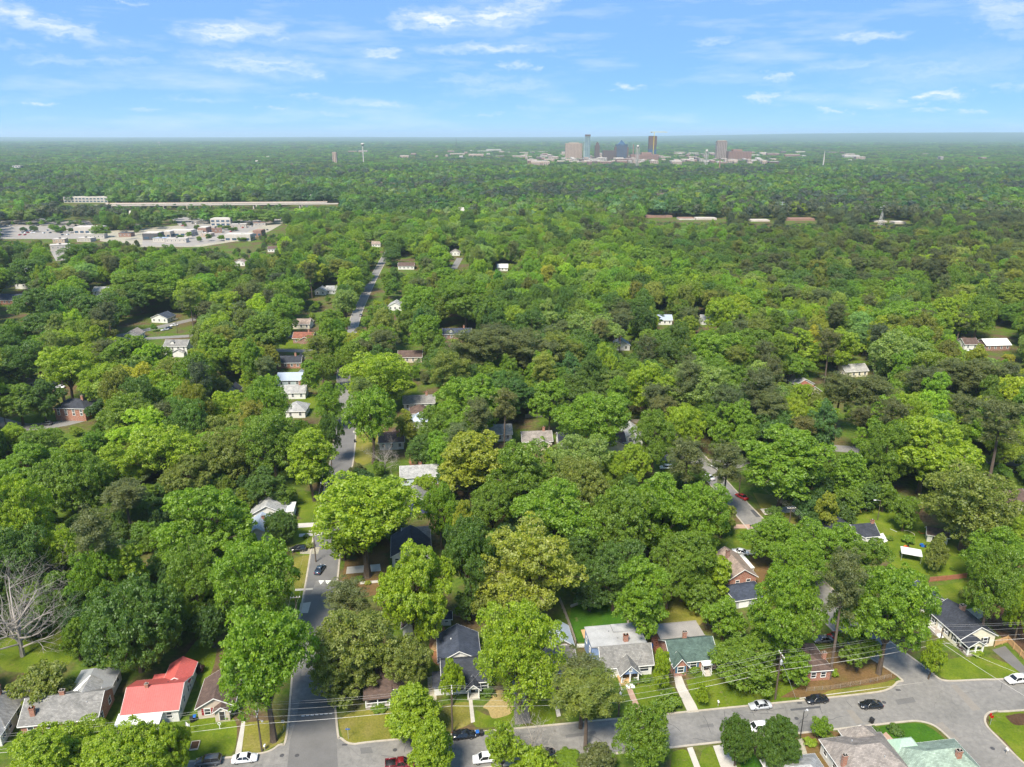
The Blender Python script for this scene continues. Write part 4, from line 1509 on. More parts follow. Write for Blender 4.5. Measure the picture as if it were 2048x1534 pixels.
cr = ng.nodes.new('ShaderNodeCombineXYZ')
ng.links.new(gattr('rotz', 'FLOAT'), cr.inputs[2])
ng.links.new(gi.outputs[0], ip.inputs['Points'])
ng.links.new(ci.outputs[0], ip.inputs['Instance'])
ng.links.new(gattr('proto', 'INT'), ip.inputs['Instance Index'])
ng.links.new(cr.outputs[0], ip.inputs['Rotation'])
ng.links.new(gattr('scl', 'FLOAT_VECTOR'), ip.inputs['Scale'])
ng.links.new(ip.outputs[0], go.inputs[0])
md = wood.modifiers.new('scatter', 'NODES')
md.node_group = ng
FARTREES = (len(pts))
print('TREES', len(TREES), 'single', len(SINGLES), 'wood', len(WOOD), 'far', len(pts))
# ------------------------------------------------------------------ buildings
for nm, c in dict(white_siding=(.66, .65, .61), cream_siding=(.76, .70, .55), beige_siding=(.52, .44, .36), blue_siding=(.20, .28, .46), grey_siding=(.42, .43, .43), navy_siding=(.06, .07, .16), teal_siding=(.50, .58, .58), tan_siding=(.55, .47, .36)).items():
    siding(nm, c)
brick_mat('brick', (.30, .105, .060))
brick_mat('brick_dark', (.20, .085, .060))
for nm, c in dict(shingle_grey=(.200, .195, .185), shingle_light=(.31, .31, .30), shingle_char=(.040, .044, .055), shingle_brown=(.105, .072, .060), shingle_tan=(.26, .205, .17), shingle_green=(.075, .115, .098), shingle_mint=(.235, .30, .245),
                  shingle_taupe=(.23, .205, .185), shingle_navy=(.050, .060, .085), shingle_red=(.22, .09, .06)).items():
    shingle(nm, c)
speckle('red_metal', (.44, .100, .088), .14, .3, .5, .35, fine=3)
speckle('grey_metal', (.38, .39, .40), .18, .35, .35, .5, metal=.3, fine=3)
speckle('blue_metal', (.38, .43, .50), .12, .35, .35, .5, metal=.2, fine=3)
speckle('green_metal', (.30, .42, .32), .15, .35, .45, .5, fine=3)
speckle('white_roof', (.62, .62, .60), .12, .5, .6, .3, fine=4)
speckle('flat_roof', (.25, .23, .21), .22, .35, .9, .2, fine=4)
speckle('flat_grey', (.33, .33, .33), .25, .30, .8, .2, fine=4)
speckle('trim', (.78, .77, .74), .06, 1, .5, .3)
speckle('foundation', (.30, .27, .24), .2, 1, .9, .2)
speckle('wood_new', (.50, .32, .16), .18, 1.2, .8, .2, fine=8)
speckle('wood_grey', (.30, .26, .22), .2, 1.2, .9, .2, fine=8)
speckle('wood_red', (.30, .13, .08), .2, 1.2, .8, .2, fine=8)
speckle('door_dark', (.05, .045, .045), .2, 2, .5, .3)
speckle('door_red', (.28, .03, .03), .2, 2, .5, .3)
speckle('shutter_red', (.24, .025, .03), .15, 2, .6, .3)
speckle('shutter_blue', (.06, .14, .22), .15, 2, .6, .3)
speckle('shutter_black', (.02, .022, .022), .15, 2, .6, .3)
m = new_mat('glass')
finish(m, ramp(m, noise(m, opos(m), 1.2, 2), [(.3, (.012, .016, .020)), (.7, (.05, .06, .07))]), .08, .6)


def roof_mesh(b, mb, o=.38, th=.16):
    x0, x1, y0, y1, ze, rise, ty, rd = b['x0'] - o, b['x1'] + o, b['y0'] - o, b['y1'] + o, b['ze'], b['rise'], b['type'], b.get('ridge', 'x')
    if ty == 'flat':
        mb.box(x0 + o * .6, x1 - o * .6, y0 + o * .6, y1 - o * .6, ze, ze + .22)
        mb.box(x0 + o * .5, x1 - o * .5, y0 + o * .5, y0 + o * .5 + .18, ze + .0, ze + .34)
        mb.box(x0 + o * .5, x1 - o * .5, y1 - o * .5 - .18, y1 - o * .5, ze + .0, ze + .34)
        return
    if ty == 'shed':       # falls to the front (y0)
        vs = [(x0, y0, ze), (x1, y0, ze), (x1, y1, ze + rise), (x0, y1, ze + rise)]
        vs += [(x, y, z + th) for x, y, z in vs]
        mb.add(vs, [(3, 2, 1, 0), (4, 5, 6, 7), (0, 1, 5, 4), (1, 2, 6, 5), (2, 3, 7, 6), (3, 0, 4, 7)])
        return
    xm, ym = (x0 + x1) / 2, (y0 + y1) / 2
    dz = rise * o / (((y1 - y0) if rd == 'x' else (x1 - x0)) / 2 - o)
    zb = ze - dz
    zr = ze + rise
    if ty == 'gable':
        if rd == 'x':
            A = [(x0, y0, zb), (x1, y0, zb), (x1, ym, zr), (x0, ym, zr), (x0, y1, zb), (x1, y1, zb)]
        else:
            A = [(x0, y1, zb), (x0, y0, zb), (xm, y0, zr), (xm, y1, zr), (x1, y1, zb), (x1, y0, zb)]
        f1 = [(0, 1, 2, 3), (3, 2, 5, 4)]
        n = 6
        edges = [(0, 1), (1, 2), (2, 5), (5, 4), (4, 3), (3, 0)]
    else:   # hip
        if rd == 'x':
            k = min((y1 - y0) / 2 * b.get('hk', .9), (x1 - x0) / 2 - .1)
            A = [(x0, y0, zb), (x1, y0, zb), (x1, y1, zb), (x0, y1, zb), (x0 + k, ym, zr), (x1 - k, ym, zr)]
            f1 = [(0, 1, 5, 4), (1, 2, 5), (2, 3, 4, 5), (3, 0, 4)]
        else:
            k = min((x1 - x0) / 2 * b.get('hk', .9), (y1 - y0) / 2 - .1)
            A = [(x0, y0, zb), (x1, y0, zb), (x1, y1, zb), (x0, y1, zb), (xm, y0 + k, zr), (xm, y1 - k, zr)]
            f1 = [(0, 1, 4), (1, 2, 5, 4), (2, 3, 5), (3, 0, 4, 5)]
        n = 6
        edges = [(0, 1), (1, 2), (2, 3), (3, 0)]
    V = [(x, y, z + th) for x, y, z in A] + A
    F = list(f1) + [tuple(i + n for i in f[::-1]) for f in f1] + [(a + n, b_ + n, b_, a) for a, b_ in edges]
    mb.add(V, F)


def wall_mesh(b, mb):
    x0, x1, y0, y1, ze, rise, ty, rd = b['x0'], b['x1'], b['y0'], b['y1'], b['ze'], b['rise'], b['type'], b.get('ridge', 'x')
    z0 = b.get('z0', 0.0)
    v = [(x0, y0, z0), (x1, y0, z0), (x1, y1, z0), (x0, y1, z0), (x0, y0, ze), (x1, y0, ze), (x1, y1, ze), (x0, y1, ze)]
    f = [(0, 1, 5, 4), (1, 2, 6, 5), (2, 3, 7, 6), (3, 0, 4, 7)]
    if ty == 'gable':
        if rd == 'x':
            v += [(x0, (y0 + y1) / 2, ze + rise), (x1, (y0 + y1) / 2, ze + rise)]
            f += [(4, 8, 7)[::-1], (5, 6, 9)]
        else:
            v += [((x0 + x1) / 2, y0, ze + rise), ((x0 + x1) / 2, y1, ze + rise)]
            f += [(4, 5, 8), (6, 7, 9)]
    if ty == 'shed':
        v[6] = (x1, y1, ze + rise)
        v[7] = (x0, y1, ze + rise)
    mb.add(v, f)


def blk(x0, x1, y0, y1, ze=3.0, rise=2.4, type='gable', ridge='x', wall='white_siding', roof='shingle_grey', **k):
    return dict(x0=x0, x1=x1, y0=y0, y1=y1, ze=ze, rise=rise, type=type, ridge=ridge, wall=wall, roof=roof, **k)


def face_frame(b, face):
    if face == 'f':
        return (lambda u, z, o: (b['x0'] + u, b['y0'] - o, z)), b['x1'] - b['x0']
    if face == 'b':
        return (lambda u, z, o: (b['x1'] - u, b['y1'] + o, z)), b['x1'] - b['x0']
    if face == 'r':
        return (lambda u, z, o: (b['x1'] + o, b['y0'] + u, z)), b['y1'] - b['y0']
    return (lambda u, z, o: (b['x0'] - o, b['y1'] - u, z)), b['y1'] - b['y0']


def pbox(mb, fr, u0, u1, z0, z1, o0, o1, mi=0):
    v = [fr(u0, z0, o0), fr(u1, z0, o0), fr(u1, z0, o1), fr(u0, z0, o1), fr(u0, z1, o0), fr(u1, z1, o0), fr(u1, z1, o1), fr(u0, z1, o1)]
    mb.add(v, [(0, 1, 2, 3), (7, 6, 5, 4), (4, 5, 1, 0), (5, 6, 2, 1), (6, 7, 3, 2), (7, 4, 0, 3)], mi)


def window(root, b, face, u, zc, w=1.0, h=1.35, shut=None):
    fr, L = face_frame(b, face)
    t = .11
    mb = MB()
    pbox(mb, fr, u - w / 2 - t, u - w / 2, zc - h / 2 - t, zc + h / 2 + t, .0, .07)
    pbox(mb, fr, u + w / 2, u + w / 2 + t, zc - h / 2 - t, zc + h / 2 + t, .0, .07)
    pbox(mb, fr, u - w / 2, u + w / 2, zc + h / 2, zc + h / 2 + t, .0, .068)
    pbox(mb, fr, u - w / 2, u + w / 2, zc - h / 2 - t, zc - h / 2, .0, .10)
    pbox(mb, fr, u - w / 2, u + w / 2, zc - .04, zc + .04, .0, .05)
    o = mb.build('window', MATS['trim'], root)
    mb = MB()
    pbox(mb, fr, u - w / 2, u + w / 2, zc - h / 2, zc + h / 2, -.02, .025)
    mb.build('pane', MATS['glass'], o)
    if shut:
        for s in (-1, 1):
            mb = MB()
            c = u + s * (w / 2 + t + .24)
            pbox(mb, fr, c - .22, c + .22, zc - h / 2 - .08, zc + h / 2 + .08, .0, .05)
            mb.build('shutter', MATS[shut], o)


def door(root, b, face, u, mat='door_dark', w=1.0, h=2.1, z0=.35):
    fr, L = face_frame(b, face)
    mb = MB()
    pbox(mb, fr, u - w / 2, u + w / 2, z0, z0 + h, 0, .06)
    o = mb.build('door', MATS[mat], root)
    mb = MB()
    pbox(mb, fr, u - w / 2 - .1, u - w / 2, z0, z0 + h + .1, 0, .09)
    pbox(mb, fr, u + w / 2, u + w / 2 + .1, z0, z0 + h + .1, 0, .09)
    pbox(mb, fr, u - w / 2, u + w / 2, z0 + h, z0 + h + .1, 0, .088)
    mb.build('door_frame', MATS['trim'], o)
    mb = MB()
    pbox(mb, fr, u + w / 2 - .14, u + w / 2 - .07, z0 + 1.0, z0 + 1.1, .06, .1)
    mb.build('handle', MATS['iron'], o)


def auto_windows(root, b, faces='flr', step=2.9, shut=None, z=None, skip=()):
    for fc in faces:
        fr, L = face_frame(b, fc)
        n = max(1, int(L / step))
        zc = (b.get('z0', 0) + b['ze'] * .56) if z is None else z
        for i in range(n):
            if (fc, i) in skip:
                continue
            window(root, b, fc, L * (i + .5) / n, zc, 1.0, min(1.35, b['ze'] * .45), shut)


def chimney(root, x, y, z0, z1, mat='brick', s=.45):
    mb = MB().box(x - s, x + s, y - s * .75, y + s * .75, z0, z1).box(x - s - .07, x + s + .07, y - s * .75 - .07, y + s * .75 + .07, z1 - .25, z1)
    c = mb.build('chimney', MATS[mat], root)
    mb = MB().lathe([(.16, 0), (.14, .3)], 8, 0, (x, y, z1))
    mb.build('flue', MATS['foundation'], c)


def railing(root, pts, z, h=.95, mat='trim', step=.28, name='railing'):
    mb = MB()
    for a, b_ in zip(pts[:-1], pts[1:]):
        A, B = Vector((*a, z)), Vector((*b_, z))
        L = (B - A).length
        mb.tube([A + Vector((0, 0, h)), B + Vector((0, 0, h))], .05, 4)
        mb.tube([A + Vector((0, 0, .12)), B + Vector((0, 0, .12))], .04, 4)
        for i in range(1, max(2, int(L / step))):
            p = A.lerp(B, i / max(1, int(L / step)))
            mb.tube([p + Vector((0, 0, .1)), p + Vector((0, 0, h))], .022, 4, cap=False)
    mb.build(name, MATS[mat], root)


def posts(root, pts, z0, z1, mat='trim', s=.09):
    for x, y in pts:
        MB().box(x - s, x + s, y - s, y + s, z0, z1).box(x - s - .04, x + s + .04, y - s - .04, y + s + .04, z1 - .16, z1).build('post', MATS[mat], root)


def ribs(root, b, mat, step=.42, o=.38, sides=(0, 1)):
    """standing seams of a metal gable roof (ridge along x or y)"""
    mb = MB()
    x0, x1, y0, y1, ze, rise, rd = b['x0'] - o, b['x1'] + o, b['y0'] - o, b['y1'] + o, b['ze'], b['rise'], b.get('ridge', 'x')
    half = ((y1 - y0) if rd == 'x' else (x1 - x0)) / 2
    zb = ze - rise * o / (half - o) + .16
    zr = ze + rise + .16
    lo, hi = (x0, x1) if rd == 'x' else (y0, y1)
    n = int((hi - lo) / step)
    for i in range(n + 1):
        a = lo + (hi - lo) * i / n
        a = min(max(a, lo + .04), hi - .04)
        for s in sides:
            if rd == 'x':
                e, m_ = (y0 if s == 0 else y1), (y0 + y1) / 2
                v = [(a - .03, e, zb), (a + .03, e, zb), (a + .03, m_, zr), (a - .03, m_, zr)]
            else:
                e, m_ = (x0 if s == 0 else x1), (x0 + x1) / 2
                v = [(e, a - .03, zb), (e, a + .03, zb), (m_, a + .03, zr), (m_, a - .03, zr)]
            v += [(x, y, z + .05) for x, y, z in v]
            mb.add(v, [(0, 1, 5, 4), (1, 2, 6, 5), (2, 3, 7, 6), (3, 0, 4, 7), (4, 5, 6, 7)])
    return mb.build('roof_seams', MATS[mat], root)


def house(name, label, X, Y, rot, blocks, cat='house', phrase=None, group=None):
    root = empty(name, (X, Y, 0), R_(rot), label, cat, group)
    for b in blocks:
        mb = MB()
        wall_mesh(b, mb)
        mb.build('wall', MATS[b['wall']], root)
        if b['type'] == 'gable' and b['wall'] not in ('brick', 'brick_dark') or b['type'] == 'hip':
            pass
        mb = MB()
        roof_mesh(b, mb)
        r = mb.build('roof', MATS[b['roof']], root)
        # fascia boards along the eaves
        if b['type'] in ('gable', 'hip') and not b.get('nofascia'):
            o = .38
            half = ((b['y1'] - b['y0']) if b['ridge'] == 'x' else (b['x1'] - b['x0'])) / 2
            zb = b['ze'] - b['rise'] * o / half
            fb = MB()
            if b['ridge'] == 'x' or b['type'] == 'hip':
                fb.box(b['x0'] - o, b['x1'] + o, b['y0'] - o - .05, b['y0'] - o + .0, zb - .06, zb + .13)
                fb.box(b['x0'] - o, b['x1'] + o, b['y1'] + o + .0, b['y1'] + o + .05, zb - .06, zb + .13)
            if b['ridge'] == 'y' or b['type'] == 'hip':
                fb.box(b['x0'] - o - .05, b['x0'] - o, b['y0'] - o, b['y1'] + o, zb - .06, zb + .13)
                fb.box(b['x1'] + o, b['x1'] + o + .05, b['y0'] - o, b['y1'] + o, zb - .06, zb + .13)
            if b['type'] == 'gable':
                for e in (0, 1):
                    if b['ridge'] == 'x':
                        xx = b['x0'] - o - .06 if e == 0 else b['x1'] + o
                        ym = (b['y0'] + b['y1']) / 2
                        zr = b['ze'] + b['rise']
                        for ya in (b['y0'] - o, b['y1'] + o):
                            v = [(xx, ya, zb - .04), (xx, ym, zr - .04), (xx, ym, zr + .14), (xx, ya, zb + .14)]
                            v += [(x + .06, y, z) for x, y, z in v]
                            fb.add(v, [(0, 1, 2, 3), (7, 6, 5, 4), (3, 2, 6, 7), (4, 5, 1, 0)])
                    else:
                        yy = b['y0'] - o - .06 if e == 0 else b['y1'] + o
                        xm = (b['x0'] + b['x1']) / 2
                        zr = b['ze'] + b['rise']
                        for xa in (b['x0'] - o, b['x1'] + o):
                            v = [(xa, yy, zb - .04), (xm, yy, zr - .04), (xm, yy, zr + .14), (xa, yy, zb + .14)]
                            v += [(x, y + .06, z) for x, y, z in v]
                            fb.add(v, [(0, 1, 2, 3), (7, 6, 5, 4), (3, 2, 6, 7), (4, 5, 1, 0)])
            fb.build('fascia', MATS['trim'], r)
    if phrase:
        c = root.matrix_basis @ Vector(((blocks[0]['x0'] + blocks[0]['x1']) / 2, (blocks[0]['y0'] + blocks[0]['y1']) / 2, 0))
        LANDMARKS.append((c.x, c.y, phrase))
    return root


def vents(root, pts, mat='flat_grey'):
    for x, y, z in pts:
        MB().lathe([(.09, 0), (.09, .4), (.13, .4), (.13, .5)], 8, 0, (x, y, z)).build('roof_vent', MATS[mat], root)


# --- far left, cut by the frame
b0 = blk(0, 13, 0, 10, 3.2, 3.0, 'hip', 'x', 'white_siding', 'shingle_grey')
b1 = blk(8.3, 13, -2.0, 1.0, 3.0, 2.0, 'gable', 'y', 'white_siding', 'shingle_light')
h = house('house', 'white-walled house with weathered grey hip roof beside the grey L-shaped brick house', -111.5, 115.6, 8, [b0, b1], phrase='the weathered grey hip roof')
auto_windows(h, b0, 'fr')
window(h, b1, 'f', 2.3, 1.7, 1.4)
window(h, b1, 'r', 1.2, 1.7)
chimney(h, 9.5, 6.5, 3.5, 7.4)
# --- grey roof, brick
b0 = blk(0, 14, 0, 8.6, 3.2, 2.6, 'gable', 'x', 'brick', 'shingle_grey')
b1 = blk(6.0, 13.4, 7.0, 15.0, 3.1, 2.4, 'hip', 'y', 'white_siding', 'grey_metal', hk=.8)
b2 = blk(7.0, 13.0, 4.4, 9.5, 3.2, 2.5, 'gable', 'y', 'brick', 'shingle_light', nofascia=True)
h = house('house', 'brick house with grey shingle roof and pale metal rear wing beside the red roof', -95.6, 117.4, 8.5, [b0, b1, b2], phrase='the grey-roofed brick house')
auto_windows(h, b0, 'fr', 3.4)
auto_windows(h, b1, 'r', 3.0)
chimney(h, 6.5, 4.5, 4.6, 6.9)
chimney(h, 2.0, 1.4, 3.4, 5.9)
vents(h, [(9.0, 5.5, 5.4), (11.5, 2.6, 4.6)])
# --- red metal roof
b0 = blk(0, 10.4, 0, 9.4, 3.1, 2.3, 'gable', 'x', 'white_siding', 'red_metal')
b1 = blk(5.4, 10.4, 8.0, 14.0, 3.0, 1.5, 'gable', 'y', 'white_siding', 'red_metal')
b2 = blk(2.6, 5.4, 9.4, 11.6, 2.3, .8, 'flat', 'x', 'white_siding', 'red_metal')
h = house('house', 'white house with bright red standing-seam metal roof and white front porch', -77.2, 120.5, 8, [b0, b1, b2], phrase='the red metal roof')
ribs(h, b0, 'red_metal')
ribs(h, b1, 'red_metal')
for u in (1.6, 4.2, 7.3, 8.6):
    window(h, b0, 'r', u, 1.9, .8, 1.5)
window(h, b1, 'r', 2.8, 1.9, .8, 1.5)
auto_windows(h, b0, 'fl')
door(h, b0, 'f', 4.0, 'door_red')
pr = blk(-.6, 7.6, -3.0, 0, 2.5, .45, 'shed', 'x', 'white_siding', 'white_roof')
mb = MB()
roof_mesh(pr, mb, .15)
mb.build('porch_roof', MATS['white_roof'], h)
MB().box(-.6, 7.6, -3.0, -.01, 0, .45).build('porch_floor', MATS['brick'], h)
posts(h, [(-.4, -2.85), (2.2, -2.85), (4.9, -2.85), (7.4, -2.85)], .45, 2.55)
chimney(h, 3.6, 4.4, 4.6, 6.3, s=.32)
vents(h, [(2.6, 6.0, 4.5), (7.2, 6.0, 4.5)], 'shingle_char')
# --- brown roof, red shutters
b0 = blk(0, 7.0, 0, 8.4, 2.8, 2.0, 'gable', 'y', 'beige_siding', 'shingle_brown')
b1 = blk(3.6, 6.4, -1.4, .2, 2.6, 1.0, 'gable', 'y', 'beige_siding', 'shingle_brown')
h = house('house', 'small beige cottage with brown roof and dark red window shutters by the street corner', -63.3, 122.5, 9, [b0, b1], phrase='the beige cottage with red shutters')
window(h, b0, 'f', 1.9, 1.6, 1.1, 1.4, 'shutter_red')
door(h, b1, 'f', 1.4, 'door_dark')
auto_windows(h, b0, 'lr')
# --- brown roof with railed porch
b0 = blk(0, 9.6, 2.4, 10.0, 2.9, 2.2, 'gable', 'x', 'grey_siding', 'shingle_brown')
h = house('house', 'brown-roofed cottage with white railed porch under the blossoming corner trees', -30.0, 125.0, 8, [b0], phrase='the cottage with the white railed porch')
pr = blk(-.2, 5.2, 0, 2.6, 2.5, .9, 'shed', 'x', 'grey_siding', 'shingle_brown')
mb = MB()
roof_mesh(pr, mb, .2)
mb.build('porch_roof', MATS['shingle_brown'], h)
MB().box(0, 5.0, .05, 2.39, 0, .5).build('porch_floor', MATS['wood_grey'], h)
posts(h, [(.1, .15), (2.5, .15), (4.9, .15)], .5, 2.5)
railing(h, [(.1, .15), (4.9, .15)], .5)
railing(h, [(.1, .15), (.1, 2.3)], .5)
auto_windows(h, b0, 'fr')
door(h, b0, 'f', 3.2)
# --- charcoal roof
b0 = blk(0, 9.6, 0, 8.2, 3.0, 2.5, 'gable', 'x', 'white_siding', 'shingle_char')
b1 = blk(-.6, 8.2, 7.0, 16.0, 3.1, 2.4, 'gable', 'y', 'white_siding', 'shingle_navy')
b2 = blk(5.0, 7.4, -1.9, .3, 2.7, 1.1, 'gable', 'y', 'white_siding', 'shingle_char', z0=2.55)
b3 = blk(-1.9, .3, .2, 3.6, 2.2, .7, 'shed', 'x', 'white_siding', 'shingle_char')
h = house('house', 'white house with charcoal shingle roof and small gabled entry porch', -14.4, 129.2, 7, [b0, b1, b2, b3], phrase='the charcoal-roofed house')
posts(h, [(5.1, -1.8), (7.3, -1.8)], .3, 2.7)
MB().box(4.9, 7.5, -2.0, -.01, 0, .32).build('porch_floor', MATS['concrete'], h)
railing(h, [(5.1, -1.8), (5.1, -.1)], .32)
window(h, b0, 'f', 1.6, 1.7, 1.3)
window(h, b0, 'f', 3.7, 1.7, 1.3)
window(h, b0, 'f', 8.5, 1.7, 1.6)
door(h, b0, 'f', 6.2)
auto_windows(h, b1, 'lr')
vents(h, [(2.2, 12.0, 4.6)], 'white_roof')
# --- dark roof house behind the lime tree, with metal-roofed shed
b0 = blk(0, 9.0, 0, 8.0, 3.0, 2.2, 'gable', 'x', 'white_siding', 'shingle_taupe')
b1 = blk(1.2, 4.0, -1.8, .3, 2.6, 1.0, 'gable', 'y', 'white_siding', 'shingle_taupe')
h = house('house', 'white cottage with dark taupe roof half hidden between the lime tree and the pine', 5.0, 132.2, 8, [b0, b1], phrase='the half-hidden taupe roof')
window(h, b1, 'f', 1.4, 1.6, 1.2)
window(h, b0, 'f', 6.4, 1.7, 1.5)
door(h, b0, 'f', 4.8, 'door_red')
auto_windows(h, b0, 'lr')
b0 = blk(0, 4.4, 0, 6.6, 2.5, 1.5, 'gable', 'y', 'wood_grey', 'blue_metal')
h = house('outbuilding', 'outbuilding with ribbed pale blue metal roof beside the wooden yard fence', 9.4, 142.2, 7, [b0], 'outbuilding', phrase='the pale blue metal roof')
ribs(h, b0, 'blue_metal', .5)
door(h, b0, 'f', 2.2, 'door_dark', 1.6)
# --- gambrel with blue gable
b0 = blk(0, 11.0, 0, 5.4, 3.0, 3.0, 'gable', 'x', 'white_siding', 'shingle_grey')
b1 = blk(-1.6, 10.6, 3.6, 10.4, 5.4, 0, 'flat', 'x', 'blue_siding', 'flat_grey')
b2 = blk(3.4, 7.4, -2.6, .6, 2.9, 2.0, 'gable', 'y', 'blue_siding', 'shingle_grey', z0=2.75)
h = house('house', 'blue and white house with flat grey rear roof and blue-gabled porch with timber deck', 19.6, 134.4, 7.5, [b0, b1, b2], phrase='the blue-gabled house')
posts(h, [(3.6, -2.4), (7.2, -2.4), (5.4, -2.45)], .5, 2.85, s=.12)
MB().box(3.3, 7.5, -2.7, -.01, 0, .5).build('porch_floor', MATS['wood_new'], h)
for i in range(3):
    MB().box(4.4, 6.2, -3.1 - i * .35, -2.72 - i * .35, 0, .42 - i * .13).build('step', MATS['trim'], h)
railing(h, [(3.6, -2.4), (4.4, -2.4)], .5)
railing(h, [(6.2, -2.4), (7.2, -2.4)], .5)
window(h, b2, 'f', 2.0, 3.7, .5, .6)
window(h, b0, 'f', 9.3, 1.7, 1.9, 1.4)
window(h, b0, 'f', 1.6, 1.7, 1.4)
door(h, b0, 'f', 5.4, 'door_red')
auto_windows(h, b1, 'lr', 3.2, z=3.6)
chimney(h, 6.2, 4.6, 5.4, 7.3, s=.5)
MB().box(4.2, 9.4, 7.6, 10.2, 5.62, 6.1).build('roof_step', MATS['flat_grey'], h)
vents(h, [(4.6, 5.6, 5.6), (3.2, 8.2, 5.6)])
# --- green roof brick
b0 = blk(0, 10.2, 0, 7.6, 3.0, 2.6, 'gable', 'x', 'brick', 'shingle_green')
b1 = blk(0, 10.2, 7.2, 12.4, 3.3, 0, 'flat', 'x', 'brick', 'flat_roof')
b2 = blk(.2, 3.0, -1.1, 1.0, 2.9, 1.7, 'gable', 'y', 'brick', 'shingle_green')
h = house('house', 'brick bungalow with green shingle roof, blue shutters and flat brown rear roof', 34.9, 136.0, 8.5, [b0, b1, b2], phrase='the green-roofed brick bungalow')
window(h, b2, 'f', 1.4, 1.75, 1.3, 1.4, 'shutter_blue')
window(h, b0, 'f', 4.9, 1.75, 1.4, 1.4, 'shutter_blue')
window(h, b0, 'f', 9.3, 1.75, 1.0, 1.3)
door(h, b0, 'f', 7.4, 'door_dark')
pr = blk(6.5, 8.6, -1.6, 0, 2.45, .35, 'shed', 'x', 'trim', 'white_roof')
mb = MB()
roof_mesh(pr, mb, .1)
mb.build('door_awning', MATS['white_roof'], h)
posts(h, [(6.6, -1.5), (8.5, -1.5)], 0, 2.45, s=.05)
for i in range(4):
    MB().box(6.9, 8.3, -1.0 - i * .35, -.62 - i * .35, 0, .52 - i * .13).build('step', MATS['concrete'], h)
railing(h, [(6.8, -2.2), (6.8, -.2)], .3)
railing(h, [(8.4, -2.2), (8.4, -.2)], .3)
auto_windows(h, b0, 'r')
chimney(h, 4.6, 5.2, 4.4, 6.6, s=.42)
mb = MB()
for i in range(9):
    mb.box(-1.3, -.1, 9.6 - i * .5, 10.05 - i * .5, 0, 2.2 - i * .24)
mb.build('stairs', MATS['wood_red'], h)
railing(h, [(-1.3, 6.0), (-1.3, 10.0)], .9, mat='wood_red')
# --- small brick with dark hip roof on the corner
b0 = blk(0, 8.2, 0, 8.2, 2.9, 2.2, 'hip', 'y', 'brick', 'shingle_brown', hk=.55)
h = house('house', 'small brick house with dark brown hip roof at the wooded street corner', 60.6, 133.2, 6, [b0], phrase='the brick corner house')
window(h, b0, 'f', 4.4, 1.5, 1.0, 1.2)
window(h, b0, 'f', 6.6, 1.5, 1.0, 1.2)
auto_windows(h, b0, 'rl')
chimney(h, 8.0, 3.0, 2.0, 4.8, s=.4)
# --- cream house with charcoal roof
b0 = blk(0, 8.8, 0, 10.5, 3.1, 2.6, 'gable', 'y', 'cream_siding', 'shingle_char')
b1 = blk(0, 3.9, -2.6, .5, 2.9, 1.2, 'gable', 'y', 'cream_siding', 'shingle_char', z0=2.6)
h = house('house', 'cream clapboard house with charcoal roof and screened corner porch beside a new timber fence', 102.4, 144.1, 8.5, [b0, b1], phrase='the cream clapboard house')
posts(h, [(.15, -2.45), (2.0, -2.45), (3.75, -2.45), (.15, -.2)], .4, 2.7, s=.14)
MB().box(0, 3.9, -2.6, -.01, 0, .4).build('porch_floor', MATS['wood_grey'], h)
railing(h, [(.15, -.2), (.15, -2.45), (3.75, -2.45)], .4)
MB().box(.2, 3.7, -.6, -.5, .4, 2.6).build('porch_screen', MATS['door_dark'], h)
window(h, b0, 'f', 6.4, 1.7, 1.0, 1.5, 'shutter_black')
for u in (1.6, 4.4, 9.0):
    window(h, b0, 'l', 10.5 - u, 1.8, 1.0, 1.5, 'shutter_black')
door(h, b0, 'l', 10.5 - 6.6, 'trim')
MB().box(-2.0, -.01, 5.4, 8.0, 0, .55).build('entry_deck', MATS['wood_grey'], h)
railing(h, [(-2.0, 5.5), (-2.0, 7.9), (-.1, 7.9)], .55)
for i in range(3):
    MB().box(-1.6, -.4, 5.05 - i * .34, 5.38 - i * .34, 0, .42 - i * .13).build('step', MATS['trim'], h)
chimney(h, 4.9, 6.6, 4.8, 6.9, 'brick_dark', s=.55)
# --- white garage behind it
p = P(1866, 1222)
b0 = blk(-2.8, 2.8, 0, 6.5, 2.7, 1.6, 'gable', 'y', 'white_siding', 'shingle_navy')
h = house('garage', 'white gabled garage in the yard behind the cream clapboard house', p.x, p.y, 9, [b0], 'garage', phrase='the white yard garage')
window(h, b0, 'f', 1.2, 1.6, .8, 1.0)
door(h, b0, 'f', 3.6, 'trim', 1.8, 2.0, .05)
# --- brick with tan roof in the trees
b0 = blk(0, 7.4, 0, 11.0, 3.0, 2.4, 'gable', 'y', 'brick', 'shingle_tan')
h = house('house', 'dark brick house with tan gable roof standing in a wooded lot behind the bungalows', 56.4, 168.4, 10, [b0], phrase='the tan-roofed brick house')
window(h, b0, 'f', 2.2, 1.6, .9, 1.2)
window(h, b0, 'f', 5.2, 1.6, 1.0, 1.4)
auto_windows(h, b0, 'r', 3)
chimney(h, 2.4, 7.0, 4.6, 6.8, 'brick_dark')
pr = blk(7.4, 9.2, 4.5, 11, 2.3, .3, 'flat', 'x', 'trim', 'white_roof')
mb = MB()
roof_mesh(pr, mb, .1)
mb.build('carport_roof', MATS['white_roof'], h)
posts(h, [(9.0, 4.7), (9.0, 7.8), (9.0, 10.8)], 0, 2.35, s=.06)
b0 = blk(0, 8.6, 0, 6.2, 2.6, 1.8, 'hip', 'x', 'grey_siding', 'shingle_navy')
h = house('garage', 'low garage with slate-grey hip roof in front of the tan-roofed brick house', 55.6, 159.6, 14, [b0], 'garage', phrase='the slate-grey garage')
window(h, b0, 'l', 3.0, 1.5, .9, 1.1)
